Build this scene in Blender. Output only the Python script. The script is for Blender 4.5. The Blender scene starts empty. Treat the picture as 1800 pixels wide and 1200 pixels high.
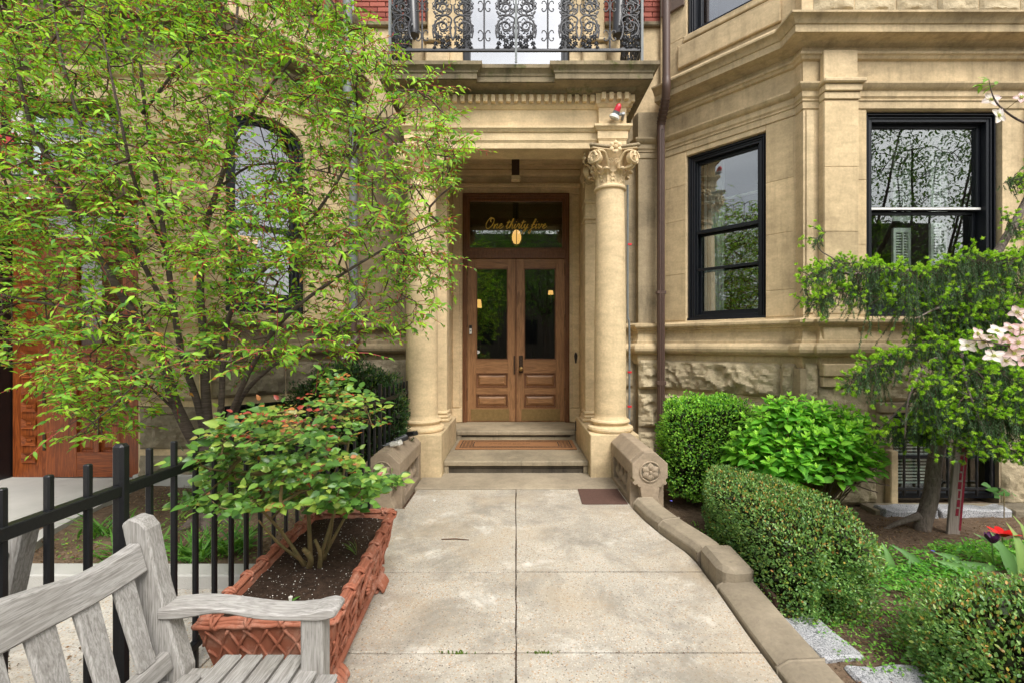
import bpy, math, random
import numpy as np
from mathutils import Matrix, Vector, noise
R = math.radians
SC = bpy.context.scene
COL = SC.collection
random.seed(7)

# ------------------------------------------------------------------ camera, sky, sun, exposure
FPX, CX, CY, CH = 800.0, 907.0, 605.0, 1.45
cam_d = bpy.data.cameras.new('camera')
cam_d.sensor_width = 36.0
cam_d.lens = 36.0 * FPX / 1800.0
cam_d.shift_x = -(CX - 900.0) / 1800.0
cam_d.shift_y = (CY - 600.0) / 1800.0
cam_d.clip_start = 0.05
cam_d.clip_end = 500.0
cam = bpy.data.objects.new('camera', cam_d)
cam.location = (0, 0, CH)
cam.rotation_euler = (R(90), 0, 0)
COL.objects.link(cam)
SC.camera = cam

SUN_EL, SUN_ROT = 52.0, 158.0          # high, behind the camera and a little to its right, through cloud
world = bpy.data.worlds.new('World')
SC.world = world
world.use_nodes = True
wn, wl = world.node_tree.nodes, world.node_tree.links
wn.clear()
w_out = wn.new('ShaderNodeOutputWorld')
w_bg = wn.new('ShaderNodeBackground')
w_bg.inputs[1].default_value = 0.145
w_sky = wn.new('ShaderNodeTexSky')
w_sky.sky_type = 'NISHITA'
w_sky.sun_disc = False
w_sky.sun_elevation = R(SUN_EL)
w_sky.sun_rotation = R(SUN_ROT)
w_sky.dust_density = 3.0
w_hs = wn.new('ShaderNodeHueSaturation')
w_hs.inputs['Saturation'].default_value = 0.22
w_hs.inputs['Value'].default_value = 1.25
w_tc = wn.new('ShaderNodeTexCoord')
w_mp = wn.new('ShaderNodeMapping')
w_mp.inputs['Scale'].default_value = (1.4, 1.4, 3.6)
w_nz = wn.new('ShaderNodeTexNoise')
w_nz.inputs['Scale'].default_value = 1.8
w_nz.inputs['Detail'].default_value = 6.0
w_rp = wn.new('ShaderNodeValToRGB')
w_rp.color_ramp.elements[0].position = 0.35
w_rp.color_ramp.elements[0].color = (0.8, 0.8, 0.82, 1)
w_rp.color_ramp.elements[1].position = 0.66
w_rp.color_ramp.elements[1].color = (1.25, 1.23, 1.2, 1)
w_mx = wn.new('ShaderNodeMix')
w_mx.data_type = 'RGBA'
w_mx.blend_type = 'MULTIPLY'
w_mx.inputs['Factor'].default_value = 1.0
wl.new(w_sky.outputs[0], w_hs.inputs['Color'])
wl.new(w_tc.outputs['Generated'], w_mp.inputs[0])
wl.new(w_mp.outputs[0], w_nz.inputs['Vector'])
wl.new(w_nz.outputs['Fac'], w_rp.inputs[0])
wl.new(w_hs.outputs[0], w_mx.inputs[6])
wl.new(w_rp.outputs[0], w_mx.inputs[7])
wl.new(w_mx.outputs[2], w_bg.inputs[0])
wl.new(w_bg.outputs[0], w_out.inputs[0])

sun_d = bpy.data.lights.new('sun', 'SUN')
sun_d.energy = 1.5
sun_d.angle = R(24)
sun_d.color = (1.0, 0.96, 0.9)
sun = bpy.data.objects.new('sun', sun_d)
_az = R(SUN_ROT)
_sd = Vector((math.sin(_az) * math.cos(R(SUN_EL)), math.cos(_az) * math.cos(R(SUN_EL)), math.sin(R(SUN_EL))))
sun.rotation_euler = _sd.to_track_quat('Z', 'Y').to_euler()
sun.location = (0, -5, 12)
COL.objects.link(sun)

SC.view_settings.view_transform = 'Standard'
SC.view_settings.look = 'None'
SC.view_settings.gamma = 1.0
SC.view_settings.exposure = 0.78
SC.render.engine = 'CYCLES'
SC.cycles.max_bounces = 8
SC.cycles.diffuse_bounces = 4
SC.cycles.transparent_max_bounces = 16
SC.cycles.use_denoising = True

# ------------------------------------------------------------------ helpers
def P(px, py, Y):
    """world point seen at photo pixel (px, py) at distance Y (used to measure the place off the photograph)"""
    return ((px - CX) * Y / FPX, Y, CH - (py - CY) * Y / FPX)

class MB:
    def __init__(s):
        s.v = []; s.f = []
    def add(s, vs, fs, M=None):
        n = len(s.v)
        if M is not None:
            vs = [tuple(M @ Vector(p)) for p in vs]
        s.v.extend(vs)
        s.f.extend([tuple(i + n for i in f) for f in fs])
        return s
    def box(s, x0, x1, y0, y1, z0, z1, M=None, ch=0.0):
        if x1 < x0: x0, x1 = x1, x0
        if y1 < y0: y0, y1 = y1, y0
        if z1 < z0: z0, z1 = z1, z0
        if ch <= 0:
            v = [(x0,y0,z0),(x1,y0,z0),(x1,y1,z0),(x0,y1,z0),(x0,y0,z1),(x1,y0,z1),(x1,y1,z1),(x0,y1,z1)]
            f = [(0,3,2,1),(4,5,6,7),(0,1,5,4),(1,2,6,5),(2,3,7,6),(3,0,4,7)]
            return s.add(v, f, M)
        c = min(ch, (x1-x0)*.45, (y1-y0)*.45, (z1-z0)*.45)
        v = []
        for sx in (0,1):
            for sy in (0,1):
                for sz in (0,1):
                    X, Y, Z = (x0,x1)[sx], (y0,y1)[sy], (z0,z1)[sz]
                    dx, dy, dz = (c,-c)[sx], (c,-c)[sy], (c,-c)[sz]
                    v += [(X, Y+dy, Z+dz), (X+dx, Y, Z+dz), (X+dx, Y+dy, Z)]
        def i(sx,sy,sz,k): return (sx*4+sy*2+sz)*3+k
        f = []
        f.append((i(0,0,0,0),i(0,0,1,0),i(0,1,1,0),i(0,1,0,0)))
        f.append((i(1,0,0,0),i(1,1,0,0),i(1,1,1,0),i(1,0,1,0)))
        f.append((i(0,0,0,1),i(1,0,0,1),i(1,0,1,1),i(0,0,1,1)))
        f.append((i(0,1,0,1),i(0,1,1,1),i(1,1,1,1),i(1,1,0,1)))
        f.append((i(0,0,0,2),i(0,1,0,2),i(1,1,0,2),i(1,0,0,2)))
        f.append((i(0,0,1,2),i(1,0,1,2),i(1,1,1,2),i(0,1,1,2)))
        for a in (0,1):
            for b in (0,1):
                f.append((i(0,a,b,1),i(0,a,b,2),i(1,a,b,2),i(1,a,b,1)) if a == b else (i(0,a,b,2),i(0,a,b,1),i(1,a,b,1),i(1,a,b,2)))
                f.append((i(a,0,b,0),i(a,1,b,0),i(a,1,b,2),i(a,0,b,2)) if a != b else (i(a,0,b,2),i(a,1,b,2),i(a,1,b,0),i(a,0,b,0)))
                f.append((i(a,b,0,0),i(a,b,0,1),i(a,b,1,1),i(a,b,1,0)))
                for d in (0,1):
                    f.append((i(a,b,d,0),i(a,b,d,1),i(a,b,d,2)))
        return s.add(v, f, M)
    def prism(s, poly, a, b, axis='z', M=None):
        """polygon extruded along an axis: x -> (y,z) polygon, y -> (x,z) polygon, z -> (x,y) polygon"""
        def mk(p, t):
            return {'z': (p[0],p[1],t), 'y': (p[0],t,p[1]), 'x': (t,p[0],p[1])}[axis]
        n = len(poly)
        v = [mk(p, a) for p in poly] + [mk(p, b) for p in poly]
        f = [tuple(range(n-1,-1,-1)), tuple(range(n, 2*n))]
        f += [(k, (k+1) % n, n+(k+1) % n, n+k) for k in range(n)]
        return s.add(v, f, M)
    def tube(s, pts, rad, sides=6, M=None, cap=True, squash=None):
        pts = [Vector(p) for p in pts]
        n = len(pts)
        if not hasattr(rad, '__len__'): rad = [rad]*n
        vs = []; up = None
        for k in range(n):
            t = (pts[min(k+1,n-1)] - pts[max(k-1,0)])
            if t.length < 1e-9: t = Vector((0,0,1))
            t.normalize()
            if up is None:
                up = Vector((0,0,1)) if abs(t.z) < .9 else Vector((1,0,0))
            a = up - t*up.dot(t)
            if a.length < 1e-6: a = t.orthogonal()
            a.normalize(); up = a
            b = t.cross(a)
            for j in range(sides):
                q = 2*math.pi*j/sides
                vs.append(tuple(pts[k] + (a*math.cos(q) + b*math.sin(q))*rad[k]))
        fs = []
        for k in range(n-1):
            for j in range(sides):
                j2 = (j+1) % sides
                fs.append((k*sides+j, k*sides+j2, (k+1)*sides+j2, (k+1)*sides+j))
        if cap:
            fs.append(tuple(range(sides-1,-1,-1)))
            fs.append(tuple((n-1)*sides+j for j in range(sides)))
        return s.add(vs, fs, M)
    def lathe(s, prof, c=(0,0), sides=32, M=None):
        vs = []
        for r, z in prof:
            for j in range(sides):
                q = 2*math.pi*j/sides
                vs.append((c[0]+r*math.cos(q), c[1]+r*math.sin(q), z))
        fs = []
        for k in range(len(prof)-1):
            for j in range(sides):
                j2 = (j+1) % sides
                fs.append((k*sides+j, k*sides+j2, (k+1)*sides+j2, (k+1)*sides+j))
        fs.append(tuple(range(sides-1,-1,-1)))
        fs.append(tuple((len(prof)-1)*sides+j for j in range(sides)))
        return s.add(vs, fs, M)
    def sweep(s, path, prof, M=None, caps=True):
        """plan path [(x,y)] with mitred corners, profile [(out,z)]; out points to the right of travel"""
        P2 = [Vector(p) for p in path]
        n = len(P2); m = len(prof)
        nor = []
        for k in range(n-1):
            d = (P2[k+1]-P2[k]).normalized()
            nor.append(Vector((d.y, -d.x)))
        vs = []
        for k in range(n):
            if k == 0: o = nor[0]
            elif k == n-1: o = nor[-1]
            else:
                a, b = nor[k-1], nor[k]
                h = (a+b).normalized()
                o = h / max(.25, h.dot(a))
            for out, z in prof:
                vs.append((P2[k].x+o.x*out, P2[k].y+o.y*out, z))
        fs = []
        for k in range(n-1):
            for j in range(m-1):
                fs.append((k*m+j, (k+1)*m+j, (k+1)*m+j+1, k*m+j+1))
        if caps:
            fs.append(tuple(range(m-1,-1,-1)))
            fs.append(tuple((n-1)*m+j for j in range(m)))
        return s.add(vs, fs, M)
    def grid(s, fn, nu, nv, M=None):
        vs = [fn(i/nu, j/nv) for j in range(nv+1) for i in range(nu+1)]
        fs = [(j*(nu+1)+i, j*(nu+1)+i+1, (j+1)*(nu+1)+i+1, (j+1)*(nu+1)+i) for j in range(nv) for i in range(nu)]
        return s.add(vs, fs, M)

_world = {}
def _reg(o, parent):
    if parent is not None:
        o.parent = parent
        o.matrix_parent_inverse = _world[parent.name].inverted()
    _world[o.name] = o.matrix_basis.copy()
    return o

def props(o, label=None, cat=None, group=None, kind=None):
    if label: o['label'] = label
    if cat: o['category'] = cat
    if group: o['group'] = group
    if kind: o['kind'] = kind
    return o

def thing(name, loc, label, cat, group=None, kind=None):
    o = bpy.data.objects.new(name, None)
    o.empty_display_size = .1
    o.location = loc
    o.matrix_basis = Matrix.Translation(loc)
    COL.objects.link(o)
    _reg(o, None)
    return props(o, label, cat, group, kind)

def sub(name, parent, loc=None):
    o = bpy.data.objects.new(name, None)
    o.empty_display_size = .05
    o.matrix_basis = Matrix.Translation(loc or (0,0,0))
    COL.objects.link(o)
    return _reg(o, parent)

def mesh_of(name, mb, m, smooth=False):
    me = bpy.data.meshes.new(name)
    me.from_pydata(mb.v, [], mb.f)
    me.validate()
    if m is not None: me.materials.append(m)
    if smooth:
        me.polygons.foreach_set('use_smooth', [True]*len(me.polygons))
        if smooth != 'all':
            me.set_sharp_from_angle(angle=R(smooth if smooth is not True else 40))
    me.update()
    return me

def obj(name, mb, m, parent=None, smooth=False, bev=0.0, label=None, cat=None, group=None, kind=None, M=None):
    me = mb if isinstance(mb, bpy.types.Mesh) else mesh_of(name, mb, m, smooth)
    o = bpy.data.objects.new(name, me)
    if M is not None: o.matrix_basis = M
    COL.objects.link(o)
    _reg(o, parent)
    if bev:
        b = o.modifiers.new('edge', 'BEVEL')
        b.width = bev; b.segments = 1; b.limit_method = 'ANGLE'; b.angle_limit = R(40)
    return props(o, label, cat, group, kind)

def cat_rom(pts, k=6):
    p = [Vector(q) for q in pts]
    p = [p[0]*2-p[1]] + p + [p[-1]*2-p[-2]]
    out = []
    for i in range(1, len(p)-2):
        for j in range(k):
            t = j/k
            a, b, c, d = p[i-1], p[i], p[i+1], p[i+2]
            out.append(.5*((2*b) + (c-a)*t + (2*a-5*b+4*c-d)*t*t + (3*b-a-3*c+d)*t*t*t))
    out.append(p[-2])
    return out

def frame(o, d):
    """matrix: local x along d (plan), local y INTO the wall, z up; o = plan origin"""
    d = Vector(d).normalized()
    return Matrix(((d.x, -d.y, 0, o[0]), (d.y, d.x, 0, o[1]), (0, 0, 1, 0), (0, 0, 0, 1)))

# ------------------------------------------------------------------ materials
class NT:
    def __init__(s, name, rough=.7, spec=.3):
        s.m = bpy.data.materials.new(name)
        s.m.use_nodes = True
        s.n = s.m.node_tree.nodes; s.l = s.m.node_tree.links
        s.b = s.n['Principled BSDF']
        s.b.inputs['Roughness'].default_value = rough
        s.b.inputs['Specular IOR Level'].default_value = spec
        s._tc = None
    def tc(s, scale=(1,1,1), rnd=False):
        if s._tc is None:
            s._tc = s.n.new('ShaderNodeTexCoord')
        mp = s.n.new('ShaderNodeMapping')
        mp.inputs['Scale'].default_value = scale
        s.l.new(s._tc.outputs['Object'], mp.inputs[0])
        if rnd:
            oi = s.n.new('ShaderNodeObjectInfo')
            mu = s.n.new('ShaderNodeMath'); mu.operation = 'MULTIPLY'; mu.inputs[1].default_value = 37.0
            s.l.new(oi.outputs['Random'], mu.inputs[0])
            s.l.new(mu.outputs[0], mp.inputs['Location'])
        return mp.outputs[0]
    def noise(s, vec, scale, detail=4, rough=.55, dist=0):
        t = s.n.new('ShaderNodeTexNoise')
        t.inputs['Scale'].default_value = scale; t.inputs['Detail'].default_value = detail
        t.inputs['Roughness'].default_value = rough; t.inputs['Distortion'].default_value = dist
        s.l.new(vec, t.inputs['Vector'])
        return t.outputs['Fac']
    def voro(s, vec, scale, feat='F1', out='Distance'):
        t = s.n.new('ShaderNodeTexVoronoi')
        t.feature = feat
        t.inputs['Scale'].default_value = scale
        s.l.new(vec, t.inputs['Vector'])
        return t.outputs[out]
    def ramp(s, fac, *stops):
        r = s.n.new('ShaderNodeValToRGB')
        e = r.color_ramp.elements
        while len(e) < len(stops): e.new(.5)
        for k, (p, c) in enumerate(stops):
            e[k].position = p
            e[k].color = (c, c, c, 1) if not hasattr(c, '__len__') else (*c, 1)
        s.l.new(fac, r.inputs[0])
        return r.outputs[0]
    def mix(s, a, b, fac, mode='MIX'):
        t = s.n.new('ShaderNodeMix'); t.data_type = 'RGBA'; t.blend_type = mode
        for sock, val in ((t.inputs[6], a), (t.inputs[7], b)):
            if hasattr(val, 'links'): s.l.new(val, sock)
            else: sock.default_value = (*val, 1) if hasattr(val, '__len__') else (val, val, val, 1)
        if hasattr(fac, 'links'): s.l.new(fac, t.inputs[0])
        else: t.inputs[0].default_value = fac
        return t.outputs[2]
    def bump(s, h, strength=.3, dist=.01, prev=None):
        t = s.n.new('ShaderNodeBump')
        t.inputs['Strength'].default_value = strength; t.inputs['Distance'].default_value = dist
        s.l.new(h, t.inputs['Height'])
        if prev is not None: s.l.new(prev, t.inputs['Normal'])
        return t.outputs[0]
    def rand(s):
        return s.n.new('ShaderNodeObjectInfo').outputs['Random']
    def done(s, col=None, nor=None, rough=None):
        if col is not None:
            if hasattr(col, 'links'): s.l.new(col, s.b.inputs['Base Color'])
            else: s.b.inputs['Base Color'].default_value = (*col, 1)
        if nor is not None: s.l.new(nor, s.b.inputs['Normal'])
        if rough is not None: s.l.new(rough, s.b.inputs['Roughness'])
        return s.m

def stone(name, base, dark, amount=.4, streak=.5, rough_bump=.12, specks=True, rough=.85, grain=1.0, moss=0, vary=0):
    t = NT(name, rough, .2)
    v = t.tc()
    n1 = t.noise(v, 1.7, 8, .62)
    n2 = t.noise(v, 46*grain, 5, .6)
    hi = tuple(min(1, c*1.16) for c in base); lo = tuple(c*.80 for c in base)
    col = t.mix(lo, hi, t.ramp(n1, (.3, 0), (.72, 1)))
    vs = t.tc((1.2, 1.2, 7.0))                               # bedding planes
    col = t.mix(col, tuple(c*.86 for c in base), t.ramp(t.noise(vs, 2.2, 6, .6, .6), (.52, 0), (.72, .7)))
    vy = t.tc((5.5, 5.5, .55))                               # rain streaks
    s1 = t.ramp(t.noise(vy, 1.6, 8, .70), (.64-.16*streak, 0), (.72, 1))
    s2 = t.ramp(t.noise(v, 1.15, 5, .6), (.60-.26*amount, 0), (.74-.14*amount, 1))
    st = t.mix(s1, s2, .55)
    col = t.mix(col, dark, t.mix(0, st, min(1, .35+amount)))
    col = t.mix(col, t.mix(0.78, 1.10, t.ramp(n2, (.3, 0), (.7, 1))), .6, 'MULTIPLY')
    col = t.mix(col, t.mix(0.80, 1.10, t.ramp(t.noise(t.tc((1, 1, 2.2)), 7, 5, .6), (.3, 0), (.7, 1))), .7, 'MULTIPLY')
    if vary:
        col = t.mix(col, t.mix((.84, .83, .80), (1.10, 1.08, 1.04), t.rand()), vary, 'MULTIPLY')
    if moss:
        col = t.mix(col, (.075, .10, .02), t.mix(0, t.ramp(t.noise(v, 5.5, 8, .75), (.54, 0), (.66, 1)), moss))
        col = t.mix(col, (.42, .35, .22), t.mix(0, t.ramp(t.noise(t.tc((1, 1, 3)), 8, 8, .8), (.60, 0), (.70, 1)), .6))
    h = n2
    if specks:
        sp = t.ramp(t.voro(t.tc((1,1,.6)), 30), (.05, 1), (.085, 0))
        msk = t.ramp(t.noise(v, 9, 3), (.50, 0), (.56, 1))
        sp2 = t.mix(0, sp, msk)
        col = t.mix(col, tuple(c*.33 for c in base), t.mix(0, sp2, .7))
    nb = t.bump(n2, .25, .004)
    nb = t.bump(t.noise(v, 9, 8, .65), rough_bump, .03, nb)
    return t.done(col, nb)

M = {}
M['sand'] = stone('sandstone_clean', (.70, .54, .325), (.27, .195, .095), .16, .5)
M['sand_bay'] = stone('sandstone_bay', (.64, .50, .305), (.17, .125, .07), .34, .95)
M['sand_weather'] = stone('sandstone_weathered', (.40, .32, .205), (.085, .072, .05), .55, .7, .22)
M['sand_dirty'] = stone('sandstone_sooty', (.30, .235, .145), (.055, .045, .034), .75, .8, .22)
M['sand_rock'] = stone('sandstone_rockfaced', (.50, .415, .27), (.17, .135, .085), .35, .2, .8, False)
M['sand_rock_dark'] = stone('sandstone_rockfaced_sooty', (.31, .26, .18), (.05, .045, .036), .7, .3, .8, False)
M['cornice'] = stone('sandstone_cornice', (.30, .24, .15), (.035, .034, .024), .65, .8, .3, moss=.7)
M['sand_trim'] = stone('sandstone_trim', (.58, .45, .27), (.085, .068, .042), .50, 1.0, .2)
M['ashlar'] = stone('sandstone_ashlar', (.64, .50, .305), (.17, .125, .07), .34, .95, .14, vary=1)
M['kerb'] = stone('sandstone_kerb', (.36, .30, .215), (.12, .10, .075), .45, .2, .3)
M['cheek'] = stone('sandstone_cheek', (.37, .29, .205), (.16, .135, .09), .45, .4, .25)
M['step'] = stone('sandstone_step', (.34, .28, .19), (.045, .04, .032), .5, .5, .25)
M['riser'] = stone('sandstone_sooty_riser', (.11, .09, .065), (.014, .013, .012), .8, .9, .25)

def simple(name, col, rough=.6, spec=.4, var=.15, scale=20, bump=.0, metal=0):
    t = NT(name, rough, spec)
    v = t.tc()
    n = t.noise(v, scale, 5)
    c = t.mix(tuple(x*(1-var) for x in col), tuple(min(1, x*(1+var)) for x in col), n)
    nb = t.bump(n, bump, .005) if bump else None
    t.b.inputs['Metallic'].default_value = metal
    return t.done(c, nb)

M['black'] = simple('black_paint', (.007, .0075, .009), .38, .5, .3, 60, .25)
M['black_frame'] = simple('black_window_paint', (.006, .0075, .011), .4, .35, .3, 50, .15)
M['iron'] = simple('painted_cast_iron', (.028, .029, .034), .45, .5, .4, 90, .3)
M['white'] = simple('white_paint', (.72, .71, .67), .5, .4, .08, 30)
M['brass'] = simple('aged_brass', (.36, .24, .09), .38, .5, .35, 40, .1, .8)
M['bronze'] = simple('dark_bronze', (.07, .045, .03), .45, .5, .4, 60, .1, .6)
M['kick'] = simple('tarnished_brass_plate', (.25, .165, .065), .5, .4, .35, 25, .05, .45)
M['pipe_brown'] = simple('brown_painted_pipe', (.095, .058, .045), .45, .4, .25, 25, .1)
M['pipe_grey'] = simple('grey_painted_pipe', (.16, .175, .175), .5, .4, .3, 25, .1)
M['dark'] = simple('dark_interior', (.05, .055, .045), .8, .2, .2, 4)
M['hall'] = simple('hall_wall', (.12, .13, .09), .8, .2, .15, 4)
M['room'] = simple('room_wall', (.14, .13, .12), .8, .2, .15, 4)
M['shade'] = simple('cream_lampshade', (.75, .68, .52), .8, .2, .05)
M['curtain'] = simple('white_curtain', (.62, .62, .60), .8, .2, .08, 10)
M['red'] = simple('red_lens', (.62, .03, .05), .3, .5, .1)
M['redsign'] = simple('red_sign_enamel', (.60, .015, .03), .35, .5, .08)
M['whitep'] = simple('white_plastic', (.68, .66, .60), .4, .5, .05)
M['blackp'] = simple('black_plastic', (.02, .02, .022), .3, .5, .2)
M['greyp'] = simple('grey_plastic', (.22, .23, .24), .3, .5, .2)

def glass(name, refl=.10, tint=(.85, .9, .88)):
    t = NT(name)
    t.n.remove(t.b)
    out = t.n['Material Output']
    tr = t.n.new('ShaderNodeBsdfTransparent'); tr.inputs[0].default_value = (*tint, 1)
    gl = t.n.new('ShaderNodeBsdfGlossy'); gl.inputs['Roughness'].default_value = .004
    fr = t.n.new('ShaderNodeLayerWeight'); fr.inputs['Blend'].default_value = .5
    mr = t.n.new('ShaderNodeMapRange')
    mr.inputs['To Min'].default_value = refl; mr.inputs['To Max'].default_value = 1.0
    pw = t.n.new('ShaderNodeMath'); pw.operation = 'POWER'; pw.inputs[1].default_value = 3.2
    t.l.new(fr.outputs['Facing'], pw.inputs[0])
    t.l.new(pw.outputs[0], mr.inputs[0])
    v = t.tc()
    nb = t.bump(t.noise(v, 2.2, 1), .018, .02)
    t.l.new(nb, gl.inputs['Normal'])
    mx = t.n.new('ShaderNodeMixShader')
    t.l.new(mr.outputs[0], mx.inputs[0]); t.l.new(tr.outputs[0], mx.inputs[1]); t.l.new(gl.outputs[0], mx.inputs[2])
    t.l.new(mx.outputs[0], out.inputs[0])
    return t.m
M['glass'] = glass('window_glass', .12)
M['glass_side'] = glass('side_window_glass', .22)
M['glass_door'] = glass('door_glass', .12, (.8, .85, .78))
M['glass_coated'] = glass('coated_window_glass', .34, (.5, .55, .6))

def lamp(name, col, e):
    t = NT(name)
    t.b.inputs['Emission Color'].default_value = (*col, 1)
    t.b.inputs['Emission Strength'].default_value = e
    return t.done(col)
M['glow'] = lamp('lit_lamp_shade', (1, .50, .16), 1.0)

def wood(name, a, b, rough=.45, spec=.45, ring=9, grain=55, axis='z', rnd=True, dark=None):
    t = NT(name, rough, spec)
    sc = {'z': (1, 1, .07), 'x': (.07, 1, 1), 'y': (1, .07, 1)}[axis]
    v = t.tc(sc, rnd)
    n1 = t.noise(v, ring, 4, .5, 2.2 if ring < 20 else .25)
    n2 = t.noise(v, grain*2, 6, .7)
    n3 = t.noise(t.tc((1,1,1), rnd), 2.0, 4)
    w = t.ramp(n1, (.30, 0), (.42, 1), (.50, .2), (.60, .95), (.72, .1))
    c = t.mix(a, b, w)
    c = t.mix(c, tuple(x*.45 for x in a), t.ramp(n2, (.50, 0), (.72, .75)))
    c = t.mix(c, dark or tuple(x*.5 for x in a), t.ramp(n3, (.5, 0), (.8, .5)))
    nb = t.bump(n2, .3, .003)
    return t.done(c, nb)
M['oak'] = wood('varnished_oak', (.21, .10, .040), (.36, .185, .080))
M['oak_h'] = wood('varnished_oak_rail', (.21, .10, .040), (.36, .185, .080), axis='x')
M['oak_dark'] = wood('dark_oak', (.13, .052, .021), (.21, .09, .038))
M['redwood'] = wood('reddish_pine', (.115, .025, .007), (.31, .08, .018), .35, .5, 12)
M['redwood_h'] = wood('reddish_pine_rail', (.115, .025, .007), (.31, .08, .018), .35, .5, 12, axis='x')
M['teak'] = wood('weathered_teak', (.23, .215, .195), (.40, .385, .36), .8, .2, 60, 150, 'y', True, (.17, .155, .13))
M['teak_z'] = wood('weathered_teak_upright', (.23, .215, .195), (.40, .385, .36), .8, .2, 60, 150, 'z', True, (.17, .155, .13))
M['teak_x'] = wood('weathered_teak_arm', (.26, .245, .225), (.44, .42, .395), .8, .2, 60, 150, 'x', True, (.2, .185, .16))
M['stake'] = wood('old_grey_stake', (.17, .14, .12), (.26, .22, .19), .85, .2, 8, 50, 'z', True)

def mk_terra():
    t = NT('terracotta', .8, .25)
    v = t.tc()
    n = t.noise(v, 7, 6, .6); n2 = t.noise(v, 60, 4)
    c = t.mix((.24, .078, .042), (.40, .15, .09), n)
    c = t.mix(c, (.58, .38, .29), t.ramp(t.noise(v, 9, 8, .75), (.50, 0), (.72, .6)))
    c = t.mix(c, (.20, .11, .06), t.ramp(t.noise(v, 3.1, 6, .65), (.58, 0), (.75, .5)))
    return t.done(c, t.bump(n2, .25, .004))
M['terra'] = mk_terra()

def mk_soil(name, a, b, white=True, sc=1.0):
    t = NT(name, .95, .1)
    v = t.tc()
    n = t.noise(v, 35*sc, 8, .7); n0 = t.noise(v, 2.2, 5)
    c = t.mix(a, b, t.ramp(n, (.35, 0), (.68, 1)))
    c = t.mix(c, tuple(x*1.7 for x in b), t.ramp(n0, (.5, 0), (.8, .5)))
    vc = t.voro(v, 95*sc, 'F1', 'Distance')
    if white:
        wv = t.voro(v, 120*sc, 'F1', 'Color')
        sep = t.n.new('ShaderNodeSeparateColor'); t.l.new(wv, sep.inputs[0])
        pick = t.ramp(sep.outputs[0], (.91, 0), (.93, 1))
        dot = t.ramp(t.voro(v, 120*sc), (.24, 1), (.34, 0))
        c = t.mix(c, (.36, .33, .29), t.mix(0, pick, dot))
    nb = t.bump(n, .8, .015)
    nb = t.bump(vc, .5, .008, nb)
    return t.done(c, nb)
M['soil'] = mk_soil('potting_soil', (.022, .014, .010), (.06, .038, .026))
M['garden'] = mk_soil('garden_soil', (.075, .05, .033), (.17, .12, .08), False, .8)
M['mulch'] = mk_soil('leaf_litter', (.05, .03, .02), (.13, .08, .05), True, .5)

def mk_conc(name, base, agg=True, stain=.5):
    t = NT(name, .85, .25)
    v = t.tc()
    n0 = t.noise(v, .9, 7, .65); n1 = t.noise(v, 130, 4, .6)
    c = t.mix(tuple(x*.78 for x in base), tuple(x*1.12 for x in base), t.ramp(n0, (.3, 0), (.7, 1)))
    if agg:
        for sc, lo in ((150, .80), (90, .86)):
            wv = t.voro(v, sc, 'F1', 'Color')
            sep = t.n.new('ShaderNodeSeparateColor'); t.l.new(wv, sep.inputs[0])
            dot = t.ramp(t.voro(v, sc), (.32, 1), (.46, 0))
            dk = t.mix(0, t.ramp(sep.outputs[0], (lo, 0), (lo+.02, 1)), dot)
            c = t.mix(c, (.13, .11, .09), t.mix(0, dk, .85))
            lt = t.mix(0, t.ramp(sep.outputs[1], (.70, 0), (.72, 1)), dot)
            c = t.mix(c, (.66, .60, .50), t.mix(0, lt, .6))
            og = t.mix(0, t.ramp(sep.outputs[2], (.88, 0), (.90, 1)), dot)
            c = t.mix(c, (.42, .25, .12), t.mix(0, og, .7))
        c = t.mix(c, (.72, .69, .62), t.ramp(t.noise(v, 2.6, 9, .72), (.56, 0), (.66, .65)))
        c = t.mix(c, tuple(x*.48 for x in base), t.ramp(t.noise(v, 1.7, 9, .76, .5), (.46, 0), (.62, .72)))
        c = t.mix(c, (.40, .31, .20), t.ramp(t.noise(v, 1.1, 6, .6), (.48, 0), (.66, .5)))
    c = t.mix(c, tuple(x*.5 for x in base), t.ramp(t.noise(v, 5.0, 8, .75), (.62, 0), (.8, stain)))
    nb = t.bump(n1, .35, .004)
    nb = t.bump(t.voro(v, 120), .25, .004, nb)
    return t.done(c, nb)
M['aggregate'] = mk_conc('exposed_aggregate', (.46, .42, .35))
M['concrete'] = mk_conc('grey_concrete', (.42, .41, .38), False, .8)
M['concrete_rough'] = mk_conc('debris_strewn_concrete', (.50, .47, .42), True)

def mk_granite():
    t = NT('granite', .7, .3)
    v = t.tc(rnd=True)
    n = t.noise(v, 160, 3, .7)
    c = t.mix((.09, .095, .105), (.46, .46, .47), t.ramp(n, (.38, 0), (.58, 1)))
    c = t.mix(c, (.52, .52, .52), t.ramp(t.noise(v, 6, 5), (.5, 0), (.8, .5)))
    return t.done(c, t.bump(t.noise(v, 30, 6), .5, .01))
M['granite'] = mk_granite()

def mk_brick():
    t = NT('red_brick', .8, .2)
    v = t.tc()
    c = t.mix((.26, .075, .055), (.42, .135, .10), t.rand())
    c = t.mix(c, (.25, .07, .05), t.ramp(t.noise(v, 30, 5), (.5, 0), (.75, .6)))
    return t.done(c, t.bump(t.noise(v, 90, 4), .3, .004))
M['brick'] = mk_brick()
M['mortar'] = simple('mortar', (.16, .12, .10), .9, .1, .2, 50, .3)

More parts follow.
